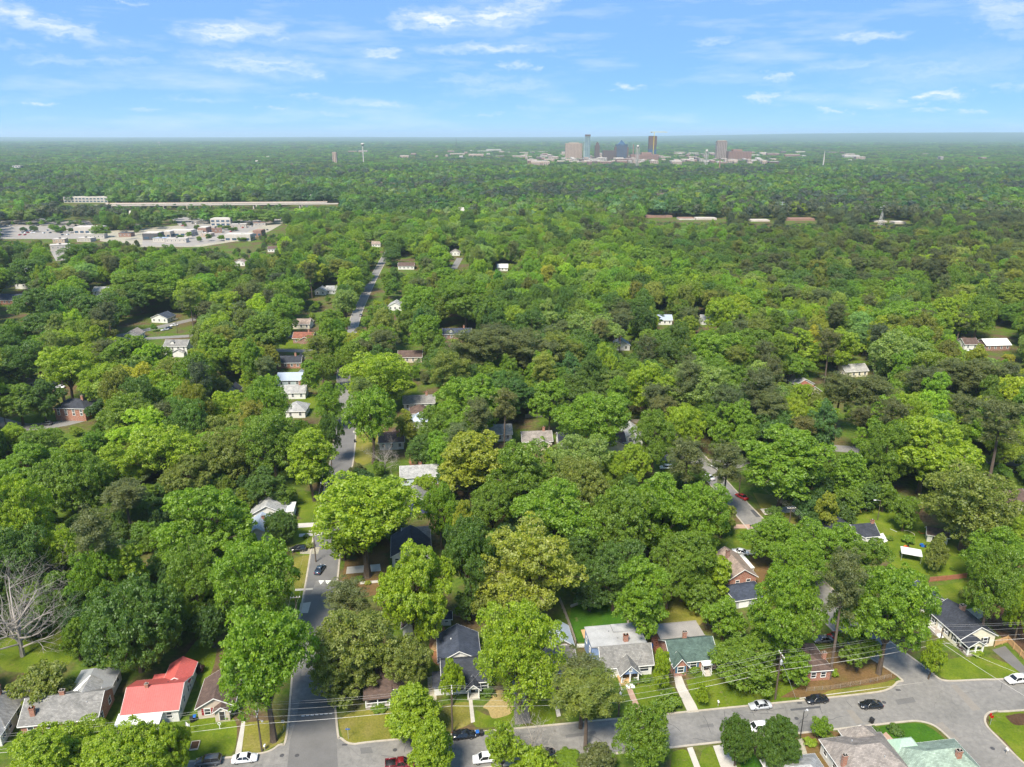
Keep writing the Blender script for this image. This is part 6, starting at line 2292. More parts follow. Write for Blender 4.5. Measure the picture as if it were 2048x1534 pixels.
UP = {}
for key, (bx, by, ty), kw in [
    ('a', (524, 1503, 1413), dict(arm_az=98, label='utility pole with double crossarms on the corner lawn by the white sedan', arms=((-.3, 2.4), (-1.6, 2.2)), lamp=-1.0)),
    ('b', (905, 1466, 1378), dict(arm_az=98, label='utility pole in front of the charcoal-roofed house', arms=((-.3, 2.4),))),
    ('c', (1237, 1432, 1372), dict(arm_az=98, label='short utility pole with transformer beside the blue-gabled house path', transformer=True, arms=((-.3, 1.8),))),
    ('d', (1550, 1399, 1308), dict(arm_az=98, label='utility pole with transformer and guy wire beside the silver sedan', transformer=True, lamp=.9, arms=((-.2, 2.4),))),
    ('e', (1867, 1345, 1256), dict(arm_az=98, label='utility pole on the lawn of the cream clapboard house', arms=((-.3, 2.4),), lamp=.9)),
    ('f', (632, 1124, 1060), dict(arm_az=8, label='utility pole beside the slate-blue sedan on the left street', arms=((-.3, 2.2),))),
    ('g', (600, 1284, 1192), dict(arm_az=8, label='utility pole among trees where the left street nears the corner', arms=((-.3, 2.2),))),
    ('h', (655, 1040, 964), dict(arm_az=8, label='utility pole partly hidden by the great lime tree on the left street', arms=((-.3, 2.2),))),
    ('i', (664, 940, 892), dict(arm_az=8, label='utility pole at the wooded bend of the left street', arms=((-.3, 2.2),))),
    ('j', (1577, 1060, 1014), dict(arm_az=5, label='utility pole with wide crossarm above the side street', arms=((-.3, 2.6),))),
    ('k', (1478, 985, 935), dict(arm_az=5, label='utility pole beside the red car on the side street', arms=((-.3, 2.6),))),
    ('l', (355, 665, 637), dict(arm_az=0, label='utility pole by the cars below the craftsman house', arms=((-.3, 2.2),))),
    ('m', (14, 860, 824), dict(arm_az=0, label='utility pole at the left cul-de-sac', arms=((-.3, 2.2),))),
]:
    x, y, hh = pole_px(bx, by, ty)
    pole(x, y, hh, **kw)
    UP[key] = (x, y, hh, kw['arm_az'])
UP['w'] = (-150, 100, 11.5, 98)
UP['x'] = (165, 146, 11.5, 98)
UP['y'] = (-78, 330, 10, 8)


def arm_pt(k, u, dz):
    x, y, hh, a = UP[k]
    return Vector((x + math.cos(R_(a)) * u + math.sin(R_(a)) * .135, y + math.sin(R_(a)) * u - math.cos(R_(a)) * .135, hh + dz))


def wire(a, b, label, r=.013, sag=.02, mat='wire', group='overhead wires', name='power_line'):
    L = (b - a).length
    pts = [a.lerp(b, i / 12) - Vector((0, 0, 4 * sag * L * (i / 12) * (1 - i / 12))) for i in range(13)]
    tag(MB().tube(pts, r, 4, cap=False).build(name, MATS[mat]), label, 'wire', group)


PW = {'a': 'corner pole', 'b': 'charcoal-house pole', 'c': 'transformer pole', 'd': 'guyed pole', 'e': 'cream-house pole', 'w': 'west end', 'x': 'east end', 'f': 'sedan pole', 'g': 'tree-hidden pole', 'h': 'great-tree pole', 'i': 'bend pole', 'j': 'side-street pole', 'k': 'red-car pole', 'y': 'far end'}
for a, b in (('w', 'a'), ('a', 'b'), ('b', 'c'), ('c', 'd'), ('d', 'e'), ('e', 'x')):
    for u in (-1.0, .4, 1.0):
        wire(arm_pt(a, u, .0), arm_pt(b, u * (.75 if b == 'c' else 1), .0), 'thin upper power line between the %s and the %s along the front street' % (PW[a], PW[b]), group='upper wires of the front street')
    wire(arm_pt(a, 0, -2.4), arm_pt(b, 0, -2.4), 'pale lower power line between the %s and the %s' % (PW[a], PW[b]), .018)
    wire(arm_pt(a, 0, -4.0), arm_pt(b, 0, -4.0), 'thick telephone cable between the %s and the %s' % (PW[a], PW[b]), .036, .012, 'cable', name='telephone_cable')
for a, b in (('a', 'g'), ('g', 'f'), ('f', 'h'), ('h', 'i'), ('i', 'y')):
    for u in (-.9, .9):
        wire(arm_pt(a, u if a != 'a' else 0, .0), arm_pt(b, u, .0), 'thin power line along the left street between the %s and the %s' % (PW[a], PW[b]), .012, group='wires of the left street')
for u in (-1.1, -.4, .4, 1.1):
    wire(arm_pt('j', u, 0), arm_pt('k', u, 0), 'thin power line along the side street between its two poles', .012, group='wires of the side street')
    wire(arm_pt('e', u * .3, 0), arm_pt('j', u, 0), 'power line running back from the cream-house pole over the trees', .012, group='wires to the side street')
q = P(1592, 1399)
wire(arm_pt('d', 0, -1.2), Vector((q.x, q.y, .1)), 'taut guy wire from the transformer pole down to the kerb', .03, 0, 'galvanised', name='guy_wire')
q = P(2048, 1470)
wire(arm_pt('e', 0, -3.6), Vector((q.x + 2, q.y, 7.0)), 'service cable crossing the street corner toward the lower right', .035, .015, 'cable', name='service_cable')
q = P(1985, 1400)
wire(arm_pt('e', .3, -3.2), Vector((q.x + 12, q.y - 8, 7.5)), 'second service cable crossing the street toward the lower right', .025, .02, 'cable', name='service_cable')
for i, (hx, hy, hz, wh) in enumerate([(-6, 132, 5.0, 'the charcoal-roofed house'), (28, 136, 5.0, 'the blue-gabled house'), (44, 138, 4.5, 'the green-roofed bungalow'), (-60, 124, 4.0, 'the beige cottage')]):
    wire(arm_pt(('b', 'c', 'd', 'a')[i], 0, -2.6), Vector((hx, hy, hz)), 'service wire from the street pole to %s' % wh, .02, .03, name='service_wire')


# ------------------------------------------------------------------ lamps, signs, bins, hydrant, yard things
def lamp_post(bx, by, ty, arm, label, mat='galvanised'):
    p = P(bx, by)
    h = zat(ty, p.y)
    root = empty('street_lamp', (p.x, p.y, 0), 0, label, 'street lamp')
    MB().tube([(0, 0, -.1), (0, 0, h)], [.11, .07], 8).build('pole', MATS[mat], root)
    MB().tube([(0, 0, h - .1), (arm * .5, 0, h + .12), (arm, 0, h + .15)], .05, 6).build('arm', MATS['galvanised'], root)
    MB().box(min(arm * .9, arm * 1.35), max(arm * .9, arm * 1.35), -.16, .16, h + .05, h + .22).build('lamp_head', MATS['lamp_clear'], root)


lamp_post(1755, 1040, 1001, -1.6, 'tall yard light on a wooden pole in the open lawn', 'pole_wood')
lamp_post(1600, 1478, 1421, .5, 'slim dark street lamp at the near kerb of the front street', 'plastic_black')
lamp_post(1312, 1500, 1440, .5, 'slim dark street lamp beside the roadside tree and white car', 'plastic_black')


def sign(px, py, h, w, label, shape='octagon', face='lamp_red', rz=0, name='road_sign'):
    p = P(px, py)
    root = empty(name, (p.x, p.y, 0), R_(rz), label, 'sign')
    MB().tube([(0, 0, -.1), (0, 0, h)], .035, 6).build('post', MATS['galvanised'], root)
    if shape == 'octagon':
        poly = [(w * math.cos(R_(22.5 + 45 * i)), w * math.sin(R_(22.5 + 45 * i))) for i in range(8)]
    else:
        poly = [(-w, -.12), (w, -.12), (w, .12), (-w, .12)]
    mb = MB()
    v = [(x, -.06, h - .35 + z) for x, z in poly] + [(x, -.04, h - .35 + z) for x, z in poly]
    n = len(poly)
    mb.add(v, [tuple(range(n)), tuple(range(2 * n - 1, n - 1, -1))] + [(i, i + n, (i + 1) % n + n, (i + 1) % n) for i in range(n)])
    mb.build('sign_plate', MATS[face], root)
    return root


s_ = sign(568, 1461, 2.6, .4, 'stop sign seen from behind with a small yellow plate at the left street corner', face='galvanised')
MB().box(-.2, .2, -.07, -.05, 1.3, 1.65).build('small_plate', MATS['yellow'], s_)
sign(697, 1478, 2.8, .45, 'blue street name sign on the rounded kerb lawn', 'bar', 'plastic_blue', name='street_name_sign')
sign(1980, 1450, 2.4, .38, 'red stop sign beside the fire hydrant at the side street', 'octagon', 'lamp_red')
p = P(1981, 1432)
r_ = empty('fire_hydrant', (p.x, p.y, 0), 0, 'red fire hydrant on the corner lawn at the side street', 'hydrant')
MB().lathe([(.2, 0), (.2, .06), (.14, .08), (.14, .55), (.18, .58), (.12, .72), (.04, .8)], 12).build('barrel', MATS['lamp_red'], r_)
for s in (-1, 1):
    MB().tube([(s * .12, 0, .42), (s * .24, 0, .42)], .07, 8).build('outlet', MATS['lamp_red'], r_)


def bin_(px, py, rz, body, lid, label, group=None):
    p = P(px, py)
    root = empty('wheelie_bin', (p.x, p.y, 0.03), R_(rz), label, 'bin', group)
    b = MB()
    v = [(-.26, -.3, .08), (.26, -.3, .08), (.26, .3, .08), (-.26, .3, .08), (-.32, -.38, 1.05), (.32, -.38, 1.05), (.32, .38, 1.05), (-.32, .38, 1.05)]
    b.add(v, [(0, 3, 2, 1), (4, 5, 6, 7), (0, 1, 5, 4), (1, 2, 6, 5), (2, 3, 7, 6), (3, 0, 4, 7)])
    b.build('body', MATS[body], root)
    MB().add([(-.35, -.42, 1.05), (.35, -.42, 1.05), (.35, .44, 1.10), (-.35, .44, 1.10), (-.3, -.34, 1.14), (.3, -.34, 1.14), (.3, .34, 1.19), (-.3, .34, 1.19)], [(0, 3, 2, 1), (4, 5, 6, 7), (0, 1, 5, 4), (1, 2, 6, 5), (2, 3, 7, 6), (3, 0, 4, 7)]).build('lid', MATS[lid], root)
    for s in (-1, 1):
        MB().tube([(s * .28, .36, .12), (s * .36, .36, .12)], .12, 10).build('wheel', MATS['tyre'], root)


bin_(390, 1441, 10, 'plastic_black', 'plastic_blue', 'black bin with blue lid beside the beige cottage wall')
bin_(384, 1444, 20, 'plastic_black', 'plastic_black', 'black bin with black lid by the beige cottage')
bin_(955, 1472, 10, 'plastic_black', 'plastic_blue', 'blue-lidded bin at the kerb behind the black sedan')
bin_(963, 1471, 10, 'plastic_black', 'plastic_black', 'black bin at the kerb behind the black sedan')
bin_(1743, 1446, 30, 'plastic_black', 'plastic_black', 'lone black bin standing at the near kerb by the white drive')
bin_(1306, 1296, 0, 'plastic_blue', 'plastic_blue', 'blue bin in the side passage of the blue-gabled house')
bin_(1311, 1298, 20, 'plastic_black', 'plastic_black', 'black bin in the side passage of the blue-gabled house')
bin_(710, 885, 0, 'plastic_black', 'plastic_black', 'black bin at the kerb of the left street')
bin_(1077, 1390, 0, 'plastic_black', 'plastic_blue', 'blue-lidded bin on the lawn of the half-hidden taupe-roofed cottage')


def fence(pts, h, mat, label, z0=0.0, board=.16, name='wooden_fence', cat='fence', gap=.02):
    c = Vector(pts[0])
    root = empty(name, (c.x, c.y, 0), 0, label, cat)
    mb = MB()
    for a, b in zip(pts[:-1], pts[1:]):
        A, B = Vector((a[0] - c.x, a[1] - c.y)), Vector((b[0] - c.x, b[1] - c.y))
        L = (B - A).length
        d = (B - A) / L
        n_ = Vector((-d.y, d.x))
        k = int(L / board)
        for i in range(k):
            s0, s1 = i * L / k + gap / 2, (i + 1) * L / k - gap / 2
            hh = h + .03 * math.sin(i * 12.9)
            q = [A + d * s0, A + d * s1, A + d * s1 + n_ * .025, A + d * s0 + n_ * .025]
            mb.prism([(w.x, w.y) for w in q], .05, hh)
        for zz in (.4, h - .35):
            q = [A - n_ * .06, B - n_ * .06, B - n_ * .005, A - n_ * .005]
            mb.prism([(w.x, w.y) for w in q], zz, zz + .1)
        for i in range(int(L / 2.4) + 1):
            w = A + d * min(L, i * 2.4) - n_ * .12
            MB().box(w.x - .06, w.x + .06, w.y - .06, w.y + .06, 0, h + .1).build('post', MATS[mat], root)
    tag(mb.build('boards', MATS[mat], root), kind='stuff')
    return root


fence([g(1988, 1293), g(2014, 1285), g(2056, 1328)], 1.8, 'wood_new', 'new orange timber fence beside the drive of the cream clapboard house')
fence([g(1120, 1206), g(1128, 1225), g(1142, 1262), g(1152, 1292)], 1.7, 'wood_grey', 'long weathered fence between the lime tree and the round back lawn')
fence([g(1154, 1296), g(1186, 1294)], 1.1, 'trim', 'short white picket fence in front of the round back lawn', board=.14, gap=.07, name='picket_fence')
fence([g(1858, 1164), g(1900, 1160), g(1932, 1156)], 1.5, 'wood_red', 'brown board fence between the two right-hand yards')
fence([g(1252, 862), g(1262, 846), g(1282, 846), g(1300, 872)], 1.6, 'wood_grey', 'grey board fence around the small yard beside the cream bungalow')
fence([g(1050, 836), g(1085, 834)], 1.6, 'wood_grey', 'grey board fence behind the weathered bungalow')
# low stone edge round the back lawn
pts_ = sm([g(1142, 1214), g(1165, 1206), g(1205, 1203), g(1240, 1211), g(1254, 1230), g(1256, 1254)], 6)
root = empty('stone_wall', (pts_[0][0], pts_[0][1], 0), 0, 'low curved stone wall round the deep green back lawn', 'wall')
rr = random.Random(3)
base_ = Vector(pts_[0])
st_me = []
for k in range(4):
    bm = bmesh.new()
    bmesh.ops.create_cube(bm, size=1.0)
    for v in bm.verts:
        v.co += Vector((rr.uniform(-.12, .12), rr.uniform(-.12, .12), rr.uniform(-.12, .12)))
    me = bpy.data.meshes.new('stone')
    bm.to_mesh(me)
    bm.free()
    me.materials.append(MATS['concrete'] if k % 2 else MATS['kerb_stone'])
    st_me.append(me)
acc_ = 0
for a, b in zip(pts_[:-1], pts_[1:]):
    A, B = Vector(a), Vector(b)
    n = max(1, int((B - A).length / .55))
    for i in range(n):
        w = A.lerp(B, (i + .5) / n) - base_
        o = bpy.data.objects.new('stone', rr.choice(st_me))
        COL.objects.link(o)
        o.parent = root
        o.location = (w.x, w.y, .22)
        o.scale = (.6, .42, .5)
        o.rotation_euler = (0, 0, math.atan2(B.y - A.y, B.x - A.x))
# timber deck behind the blue-gabled house
p = P(1186, 1276)
root = empty('garden_deck', (p.x, p.y, 0), R_(8), 'curved timber garden deck with orange furniture behind the blue-gabled house', 'deck')
for i in range(12):
    MB().box(-2.2, 2.6, i * .26, i * .26 + .23, .1, .26).build('plank', MATS['wood_new'], root)
for (dx, dy, c_) in ((0.2, 1.0, 'orange'), (1.4, 2.0, 'orange'), (-1.2, 2.0, 'wood_red')):
    q = P(1186, 1276)
    r2 = empty('garden_chair', (q.x + dx, q.y + dy, .26), R_(30 * dx), 'garden chair on the timber deck behind the blue-gabled house', 'chair', 'chairs on the timber deck')
    MB().box(-.3, .3, -.3, .3, .36, .42).build('seat', MATS[c_], r2)
    MB().box(-.3, .3, .25, .31, .42, .95).build('backrest', MATS[c_], r2)
    for sx in (-1, 1):
        for sy in (-1, 1):
            MB().tube([(sx * .26, sy * .26, 0), (sx * .26, sy * .26, .36)], .03, 5).build('leg', MATS['wood_red'], r2)
# raised bed, lumber, white canopy, yard machines
p = P(390, 1492)
root = empty('raised_bed', (p.x, p.y, 0), R_(10), 'timber-edged raised flower bed on the front lawn by the cars', 'flower bed')
for (x0, x1, y0, y1) in ((-.7, .7, -1.1, -1.0), (-.7, .7, 1.0, 1.1), (-.8, -.7, -1.1, 1.1), (.7, .8, -1.1, 1.1)):
    MB().box(x0, x1, y0, y1, 0, .3).build('board', MATS['arm_wood'], root)
MB().box(-.7, .7, -1.0, 1.0, 0, .22).build('soil', MATS['mulch'], root)
p = P(872, 1292)
root = empty('lumber_stack', (p.x, p.y, 0), R_(75), 'stack of pale lumber boards on the bare red dirt', 'lumber')
for i in range(6):
    for j in range(2):
        MB().box(-1.8 + .2 * j, 1.8 - .1 * i, -.75 + i * .25, -.53 + i * .25, .02 + j * .09, .10 + j * .09).build('board', MATS['wood_new'], root)
p = P(1820, 1118)
root = empty('canopy', (p.x, p.y, 0), R_(-22), 'flat white metal canopy roof on posts in the open lawn', 'canopy')
MB().box(-2.6, 2.6, -2.0, 2.0, 2.3, 2.42).build('roof', MATS['white_roof'], root)
for sx in (-1, 1):
    for sy in (-1, 1):
        MB().tube([(sx * 2.4, sy * 1.8, 0), (sx * 2.4, sy * 1.8, 2.3)], .05, 6).build('post', MATS['galvanised'], root)


def mower(px, py, rz, c1, c2, label):
    p = P(px, py)
    root = empty('riding_mower', (p.x, p.y, 0), R_(rz), label, 'mower')
    b = MB()
    ring_loft(b, [(-.9, [(-.22, .35), (-.25, .6), (.25, .6), (.22, .35)]), (-.5, [(-.28, .35), (-.3, .78), (.3, .78), (.28, .35)]), (-.05, [(-.28, .35), (-.3, .85), (.3, .85), (.28, .35)])])
    b.build('hood', MATS[c1], root)
    MB().box(-.1, .8, -.35, .35, .3, .45).build('chassis', MATS[c1], root)
    MB().box(.3, .75, -.22, .22, .5, .62).box(.68, .78, -.22, .22, .6, .98).build('seat', MATS['plastic_black'], root)
    MB().box(-.5, .3, -.6, .6, .12, .3).build('mowing_deck', MATS[c2], root)
    for x, r, w in ((-.65, .2, .1), (.55, .28, .14)):
        for s in (-1, 1):
            MB().tube([(x, s * .36, r), (x, s * (.36 + w), r)], r, 10).build('wheel', MATS['tyre'], root)
    MB().tube([(.0, 0, .8), (.12, 0, 1.05)], .02, 5).tube([(.1 + .16 * math.cos(t / 10 * 6.283) * .3, .16 * math.sin(t / 10 * 6.283), 1.05 + .1 * math.cos(t / 10 * 6.283)) for t in range(11)], .018, 4).build('steering_wheel', MATS['plastic_black'], root)


mower(1812, 1096, 20, 'orange', 'galvanised', 'orange and grey riding mower on the open lawn')
mower(1846, 1093, -30, 'plastic_blue', 'plastic_blue', 'blue riding mower on the open lawn near the white shed')


def hose(px, col, label):
    pts = [P(*q) for q in px]
    pp = catmull([Vector((q.x, q.y, .06)) for q in pts], 6)
    tag(MB().tube(pp, .07, 6).build('garden_pipe', MATS[col]), label, 'pipe')


hose([(1780, 1058), (1794, 1064)], 'paint_silver', 'pale blue pipe length lying on the open lawn')
hose([(1804, 1062), (1816, 1062), (1828, 1068), (1829, 1072)], 'arm_wood', 'curved tan garden pipe on the open lawn')
hose([(1837, 1063), (1843, 1067), (1852, 1066)], 'orange', 'orange hose beside the white lawn shed')
p = P(1717, 1024)
root = empty('play_tent', (p.x, p.y, 0), 0, 'small yellow play tent at the edge of the open lawn', 'tent')
MB().add([(-.8, -.6, 0), (.8, -.6, 0), (.8, .6, 0), (-.8, .6, 0), (-.5, 0, 1.1), (.5, 0, 1.0)], [(0, 1, 5, 4), (1, 2, 5), (2, 3, 4, 5), (3, 0, 4)]).build('canvas', MATS['yellow'], root)
MB().tube([(-.8, -.6, 0), (-.5, 0, 1.1), (-.8, .6, 0)], .03, 5).tube([(.8, -.6, 0), (.5, 0, 1.0), (.8, .6, 0)], .03, 5).build('tent_pole', MATS['galvanised'], root)
for px, py, lab in ((384, 1462, 'tilted white yard flag on the front lawn of the red-roofed house'), (433, 1430, None)):
    if lab:
        p = P(px - 12, py + 8)
        root = empty('yard_flag', (p.x, p.y, 0), 0, lab, 'flag')
        MB().tube([(0, 0, 0), (.25, .1, 3.2)], .03, 6).build('flagpole', MATS['galvanised'], root)
        mb = MB()
        n = 8
        for i in range(n + 1):
            mb.v += [(.2 + i * .1, .1 + .1 * math.sin(i * .9), 3.1 - i * .06), (.2 + i * .1 - .05, .1 + .1 * math.sin(i * .9 + .4), 2.1 - i * .02)]
        for i in range(n):
            mb.f.append((2 * i, 2 * i + 1, 2 * i + 3, 2 * i + 2))
            mb.m.append(0)
        mb.build('cloth', MATS['trim'], root)
p = P(440, 1458)
root = empty('ring_post', (p.x, p.y, 0), 0, 'white ring-topped ornament post on the left front lawn', 'ornament')
MB().tube([(0, 0, 0), (0, 0, 1.0)], .06, 6).build('post', MATS['trim'], root)
MB().tube([(.28 * math.cos(t / 14 * 6.283), 0, 1.28 + .28 * math.sin(t / 14 * 6.283)) for t in range(15)], .06, 6).build('ring', MATS['trim'], root)
for px, py, lab in ((530, 1500, 'white mailbox on a short post by the corner utility pole'), (1436, 1412, 'white mailbox on the lawn of the green-roofed bungalow'), (1500, 1058, 'dark mailbox beside the side street kerb'), (2012, 1508, 'white box on the corner lawn by the side street')):
    p = P(px, py)
    root = empty('mailbox', (p.x, p.y, 0), 0, lab, 'mailbox')
    MB().box(-.05, .05, -.05, .05, 0, 1.0).build('post', MATS['arm_wood'], root)
    MB().prism([(-.14, -.28), (.14, -.28), (.14, .28), (-.14, .28)], 1.0, 1.24).build('box', MATS['trim' if 'white' in lab else 'plastic_black'], root)
# wire fence of the corner house
pts_ = [g(1612, 1384), g(1660, 1380), g(1740, 1366), g(1782, 1356)]
root = empty('wire_fence', (pts_[0][0], pts_[0][1], 0), 0, 'low wire fence round the brown lawn of the brick corner house', 'fence')
b_ = Vector(pts_[0])
mb = MB()
for a, b in zip(pts_[:-1], pts_[1:]):
    A, B = Vector(a) - b_, Vector(b) - b_
    for zz in (.3, .6, .9, 1.15):
        mb.tube([(A.x, A.y, zz), (B.x, B.y, zz)], .018, 4, cap=False)
    n = int((B - A).length / 2.5) + 1
    for i in range(n + 1):
        w = A.lerp(B, i / n)
        MB().tube([(w.x, w.y, 0), (w.x, w.y, 1.2)], .035, 6).build('post', MATS['wood_grey'], root)
mb.build('wires', MATS['wood_grey'], root)


# ------------------------------------------------------------------ bare trees
def bare_tree(x, y, h, seed, label, spread=.75, levels=5, lean=0.0, mat='dead_wood', trunk_r=.42, name='dead_tree', nl=9):
    rr = random.Random(seed)
    root = empty(name, (x, y, 0), 0, label, 'dead tree')
    MB().tube([(0, 0, -.2), (.1 + lean * .2, 0, h * .18), (.2 + lean * .5, .1, h * .36), (.2 + lean, .2, h * .55)], [trunk_r, trunk_r * .85, trunk_r * .7, trunk_r * .4], 8).build('trunk', MATS[mat], root)

    def grow(mb, p, d, L, r, lv):
        n = 4
        pts, rad = [p], [r]
        q, dd = p.copy(), d.copy()
        for i in range(n):
            dd = (dd + Vector((rr.gauss(0, .16), rr.gauss(0, .16), rr.gauss(.03, .12)))).normalized()
            q = q + dd * L / n
            pts.append(q.copy())
            rad.append(r * (1 - .62 * (i + 1) / n))
        mb.tube(pts, rad, 6 if r > .08 else 4, cap=False)
        if lv > 0:
            for k in range(4):
                i = rr.randint(1, n)
                ax = Vector((rr.gauss(0, 1), rr.gauss(0, 1), rr.gauss(.15, .7))).normalized()
                nd = (dd * .75 + ax * .75).normalized()
                grow(mb, pts[i], nd, L * rr.uniform(.5, .75), max(.018, rad[i] * .62), lv - 1)
    for k in range(nl):
        a = k * 2.4 + rr.uniform(-.3, .3)
        z = h * (.12 + .40 * k / nl)
        d = Vector((math.cos(a) * spread, math.sin(a) * spread, .35 + .5 * k / nl)).normalized()
        mb = MB()
        grow(mb, Vector((.15 + lean * z / h, .05, z)), d, h * rr.uniform(.42, .6), trunk_r * .42, levels - 2)
        mb.build('limb', MATS[mat], root)
    return root


p = P(46, 1312)
bare_tree(p.x, p.y, 19, 4, 'large bare silver-grey dead tree with spreading limbs in the left yard', 1.1, 5, nl=15, trunk_r=.55)
p = P(118, 1165)
bare_tree(p.x, p.y, 11, 9, 'smaller bare pale tree behind the big dead tree', .8, 5, nl=7, trunk_r=.28)
p = P(1062, 1512)
bare_tree(p.x, p.y, 8, 12, 'bare grey sapling branches at the roadside between the lime trees', .7, 5, nl=7, trunk_r=.16)
p = P(770, 945)
bare_tree(p.x, p.y, 11, 15, 'sparse pale-branched tree behind the great lime tree', .8, 5, nl=7, trunk_r=.25)
p = P(866, 905)
bare_tree(p.x, p.y, 13, 18, 'forked white bare limbs showing above the central cottages', .8, 4, nl=5, trunk_r=.34)
p = P(636, 1352)
bare_tree(p.x, p.y, 9, 22, 'bare twisted limb hanging over the left street', .9, 4, nl=6, trunk_r=.22)
p = P(1800, 905)
bare_tree(p.x, p.y, 19, 25, 'pale bare forked trunk rising from the right-hand trees', .5, 4, nl=6, trunk_r=.4)
p = P(1790, 745)
bare_tree(p.x, p.y, 19, 28, 'thin bare tree in the pale right-hand canopy', .6, 4, nl=6, trunk_r=.34)

# low shrubs by the houses
for (px, py, r, h, tn, lab) in [
    (1925, 1300, 1.3, 1.6, 'plum', 'plum-leaved shrub by the porch of the cream clapboard house'), (1950, 1308, 1.6, 1.3, 'lime', 'lime-green shrub row in front of the screened porch'), (1915, 1285, 1.4, 2.0, 'plum', 'dark maroon shrub beside the entry deck of the cream house'),
    (1665, 1352, 1.1, 1.7, 'lime', 'bright round shrub by the brick corner house wall'), (1360, 1346, 1.3, 1.5, 'mid', 'clipped shrub by the left window of the green-roofed bungalow'), (1388, 1344, 1.4, 1.4, 'mid', 'broad shrub under the right window of the green-roofed bungalow'),
    (975, 1390, 1.5, 1.5, 'dark', 'dark shrub by the charcoal-roofed house entry'), (1270, 1366, 1.2, 1.1, 'dark', 'dark low hedge beside the blue-gabled porch'), (1290, 1362, 1.3, 1.2, 'mid', 'rounded hedge under the wide window of the blue-gabled house'),
    (455, 1430, 1.6, 1.5, 'green', 'leafy shrub by the beige cottage'), (180, 1330, 1.5, 2.2, 'dark', 'dark shrub behind the grey-roofed brick house'), (400, 1345, 1.2, 2.2, 'plum', 'plum-dark shrub at the rear corner of the red-roofed house'),
    (1750, 1470, 1.3, 1.4, 'dark', 'dark ball shrub beside the white concrete drive'), (1790, 1466, 1.5, 1.5, 'dark', 'second dark ball shrub on the clipped corner lawn'), (1780, 1515, 1.2, 1.6, 'deep', 'dark shrub beside the taupe hip roof'),
    (1620, 1490, 1.2, 1.3, 'lime', 'bright groundcover shrub by the gravel drive'), (1660, 1480, 1.5, .9, 'olive', 'straggling olive shrub in the leaf-strewn garden'), (1690, 1470, .8, 1.1, 'lime', 'little lime shrub by the white concrete drive'),
    (760, 1420, 1.8, 1.0, 'mid', 'low hedge before the white railed porch'), (1140, 1524, 3.2, 1.5, 'mid', 'trimmed roadside hedge at the near kerb'), (1815, 1085, 1.8, 2.4, 'green', 'round green bush in the middle of the open lawn'), (1780, 1080, 1.2, 1.4, 'mid', 'low bush near the slate-dark L-shaped house'),
    (1870, 1138, .8, .9, 'lime', 'tiny shrub on the open lawn'), (1905, 1140, .7, .8, 'mid', 'tiny dark shrub near the brown board fence'), (620, 1095, 1.3, 1.4, 'olive', 'olive shrub by the slate-blue sedan'), (612, 1075, 1.0, 1.0, 'dark', 'dark clipped shrub by the left street path'),
    (735, 1168, .9, .8, 'yellow', 'yellow-flowering shrub by the left street path'), (718, 1160, 1.2, 1.1, 'mid', 'rounded shrub between two concrete drives'), (1560, 1035, 1.6, 2.0, 'lime', 'bright bush beside the side street drive'), (1575, 1000, 1.6, 2.0, 'green', 'leafy bush near the side street pole'),
    (1735, 998, 3.0, 3.2, 'mid', 'tall shrub mass behind the yard light'), (1775, 1000, 3.0, 3.4, 'dark', 'dark shrub mass behind the open lawn'), (1700, 1010, 2.6, 2.8, 'dark', 'dark shrub left of the play tent'),
]:
    p = P(px, py)
    TREES_EXTRA = plant(p.x, p.y, r, h, 'shrub', TINT[tn], .3 if 'flowering' in lab else 0, 'shrub', lab, 'shrub')
# ------------------------------------------------------------------ the town beyond the woods
def facade(name, c1, c2, fx, fz):
    """banded facade for buildings two kilometres off"""
    if name in MATS:
        return MATS[name]
    m = new_mat(name)
    v = opos(m)
    s = node(m, 'ShaderNodeSeparateXYZ')
    link(m, v, s.inputs[0])
    ad = node(m, 'ShaderNodeMath', operation='ADD')
    link(m, s.outputs[0], ad.inputs[0])
    link(m, s.outputs[1], ad.inputs[1])

    def band(src, k, w):
        a = node(m, 'ShaderNodeMath', operation='MULTIPLY')
        a.inputs[1].default_value = 1 / k
        link(m, src, a.inputs[0])
        f = node(m, 'ShaderNodeMath', operation='FRACT')
        link(m, a.outputs[0], f.inputs[0])
        gt = node(m, 'ShaderNodeMath', operation='GREATER_THAN')
        gt.inputs[1].default_value = w
        link(m, f.outputs[0], gt.inputs[0])
        return gt.outputs[0]
    mu = node(m, 'ShaderNodeMath', operation='MULTIPLY')
    link(m, band(ad.outputs[0], fx, .4), mu.inputs[0])
    link(m, band(s.outputs[2], fz, .45), mu.inputs[1])
    finish(m, mixc(m, mu.outputs[0], c1, c2), .6, .4)
    return m


speckle('far_tan', (.40, .31, .24), .15, .05, .9, .2, fine=.3)
speckle('far_white', (.44, .405, .36), .12, .05, .9, .2, fine=.3)
speckle('far_brick', (.25, .155, .12), .15, .05, .9, .2, fine=.3)
speckle('far_brown', (.12, .085, .07), .15, .05, .9, .2, fine=.3)
speckle('far_grey', (.085, .085, .09), .15, .05, .9, .2, fine=.3)
speckle('far_concrete', (.40, .36, .31), .15, .05, .9, .2, fine=.3)
speckle('far_lot', (.255, .232, .205), .15, .02, .9, .2, world=True, fine=.3)
m = new_mat('far_glass')
finish(m, ramp(m, noise(m, opos(m), .05, 3), [(.3, (.03, .06, .10)), (.7, (.06, .11, .16))]), .12, .7)
m = new_mat('far_glass_green')
finish(m, ramp(m, noise(m, opos(m), .05, 3), [(.3, (.16, .22, .20)), (.7, (.28, .34, .31))]), .15, .6)


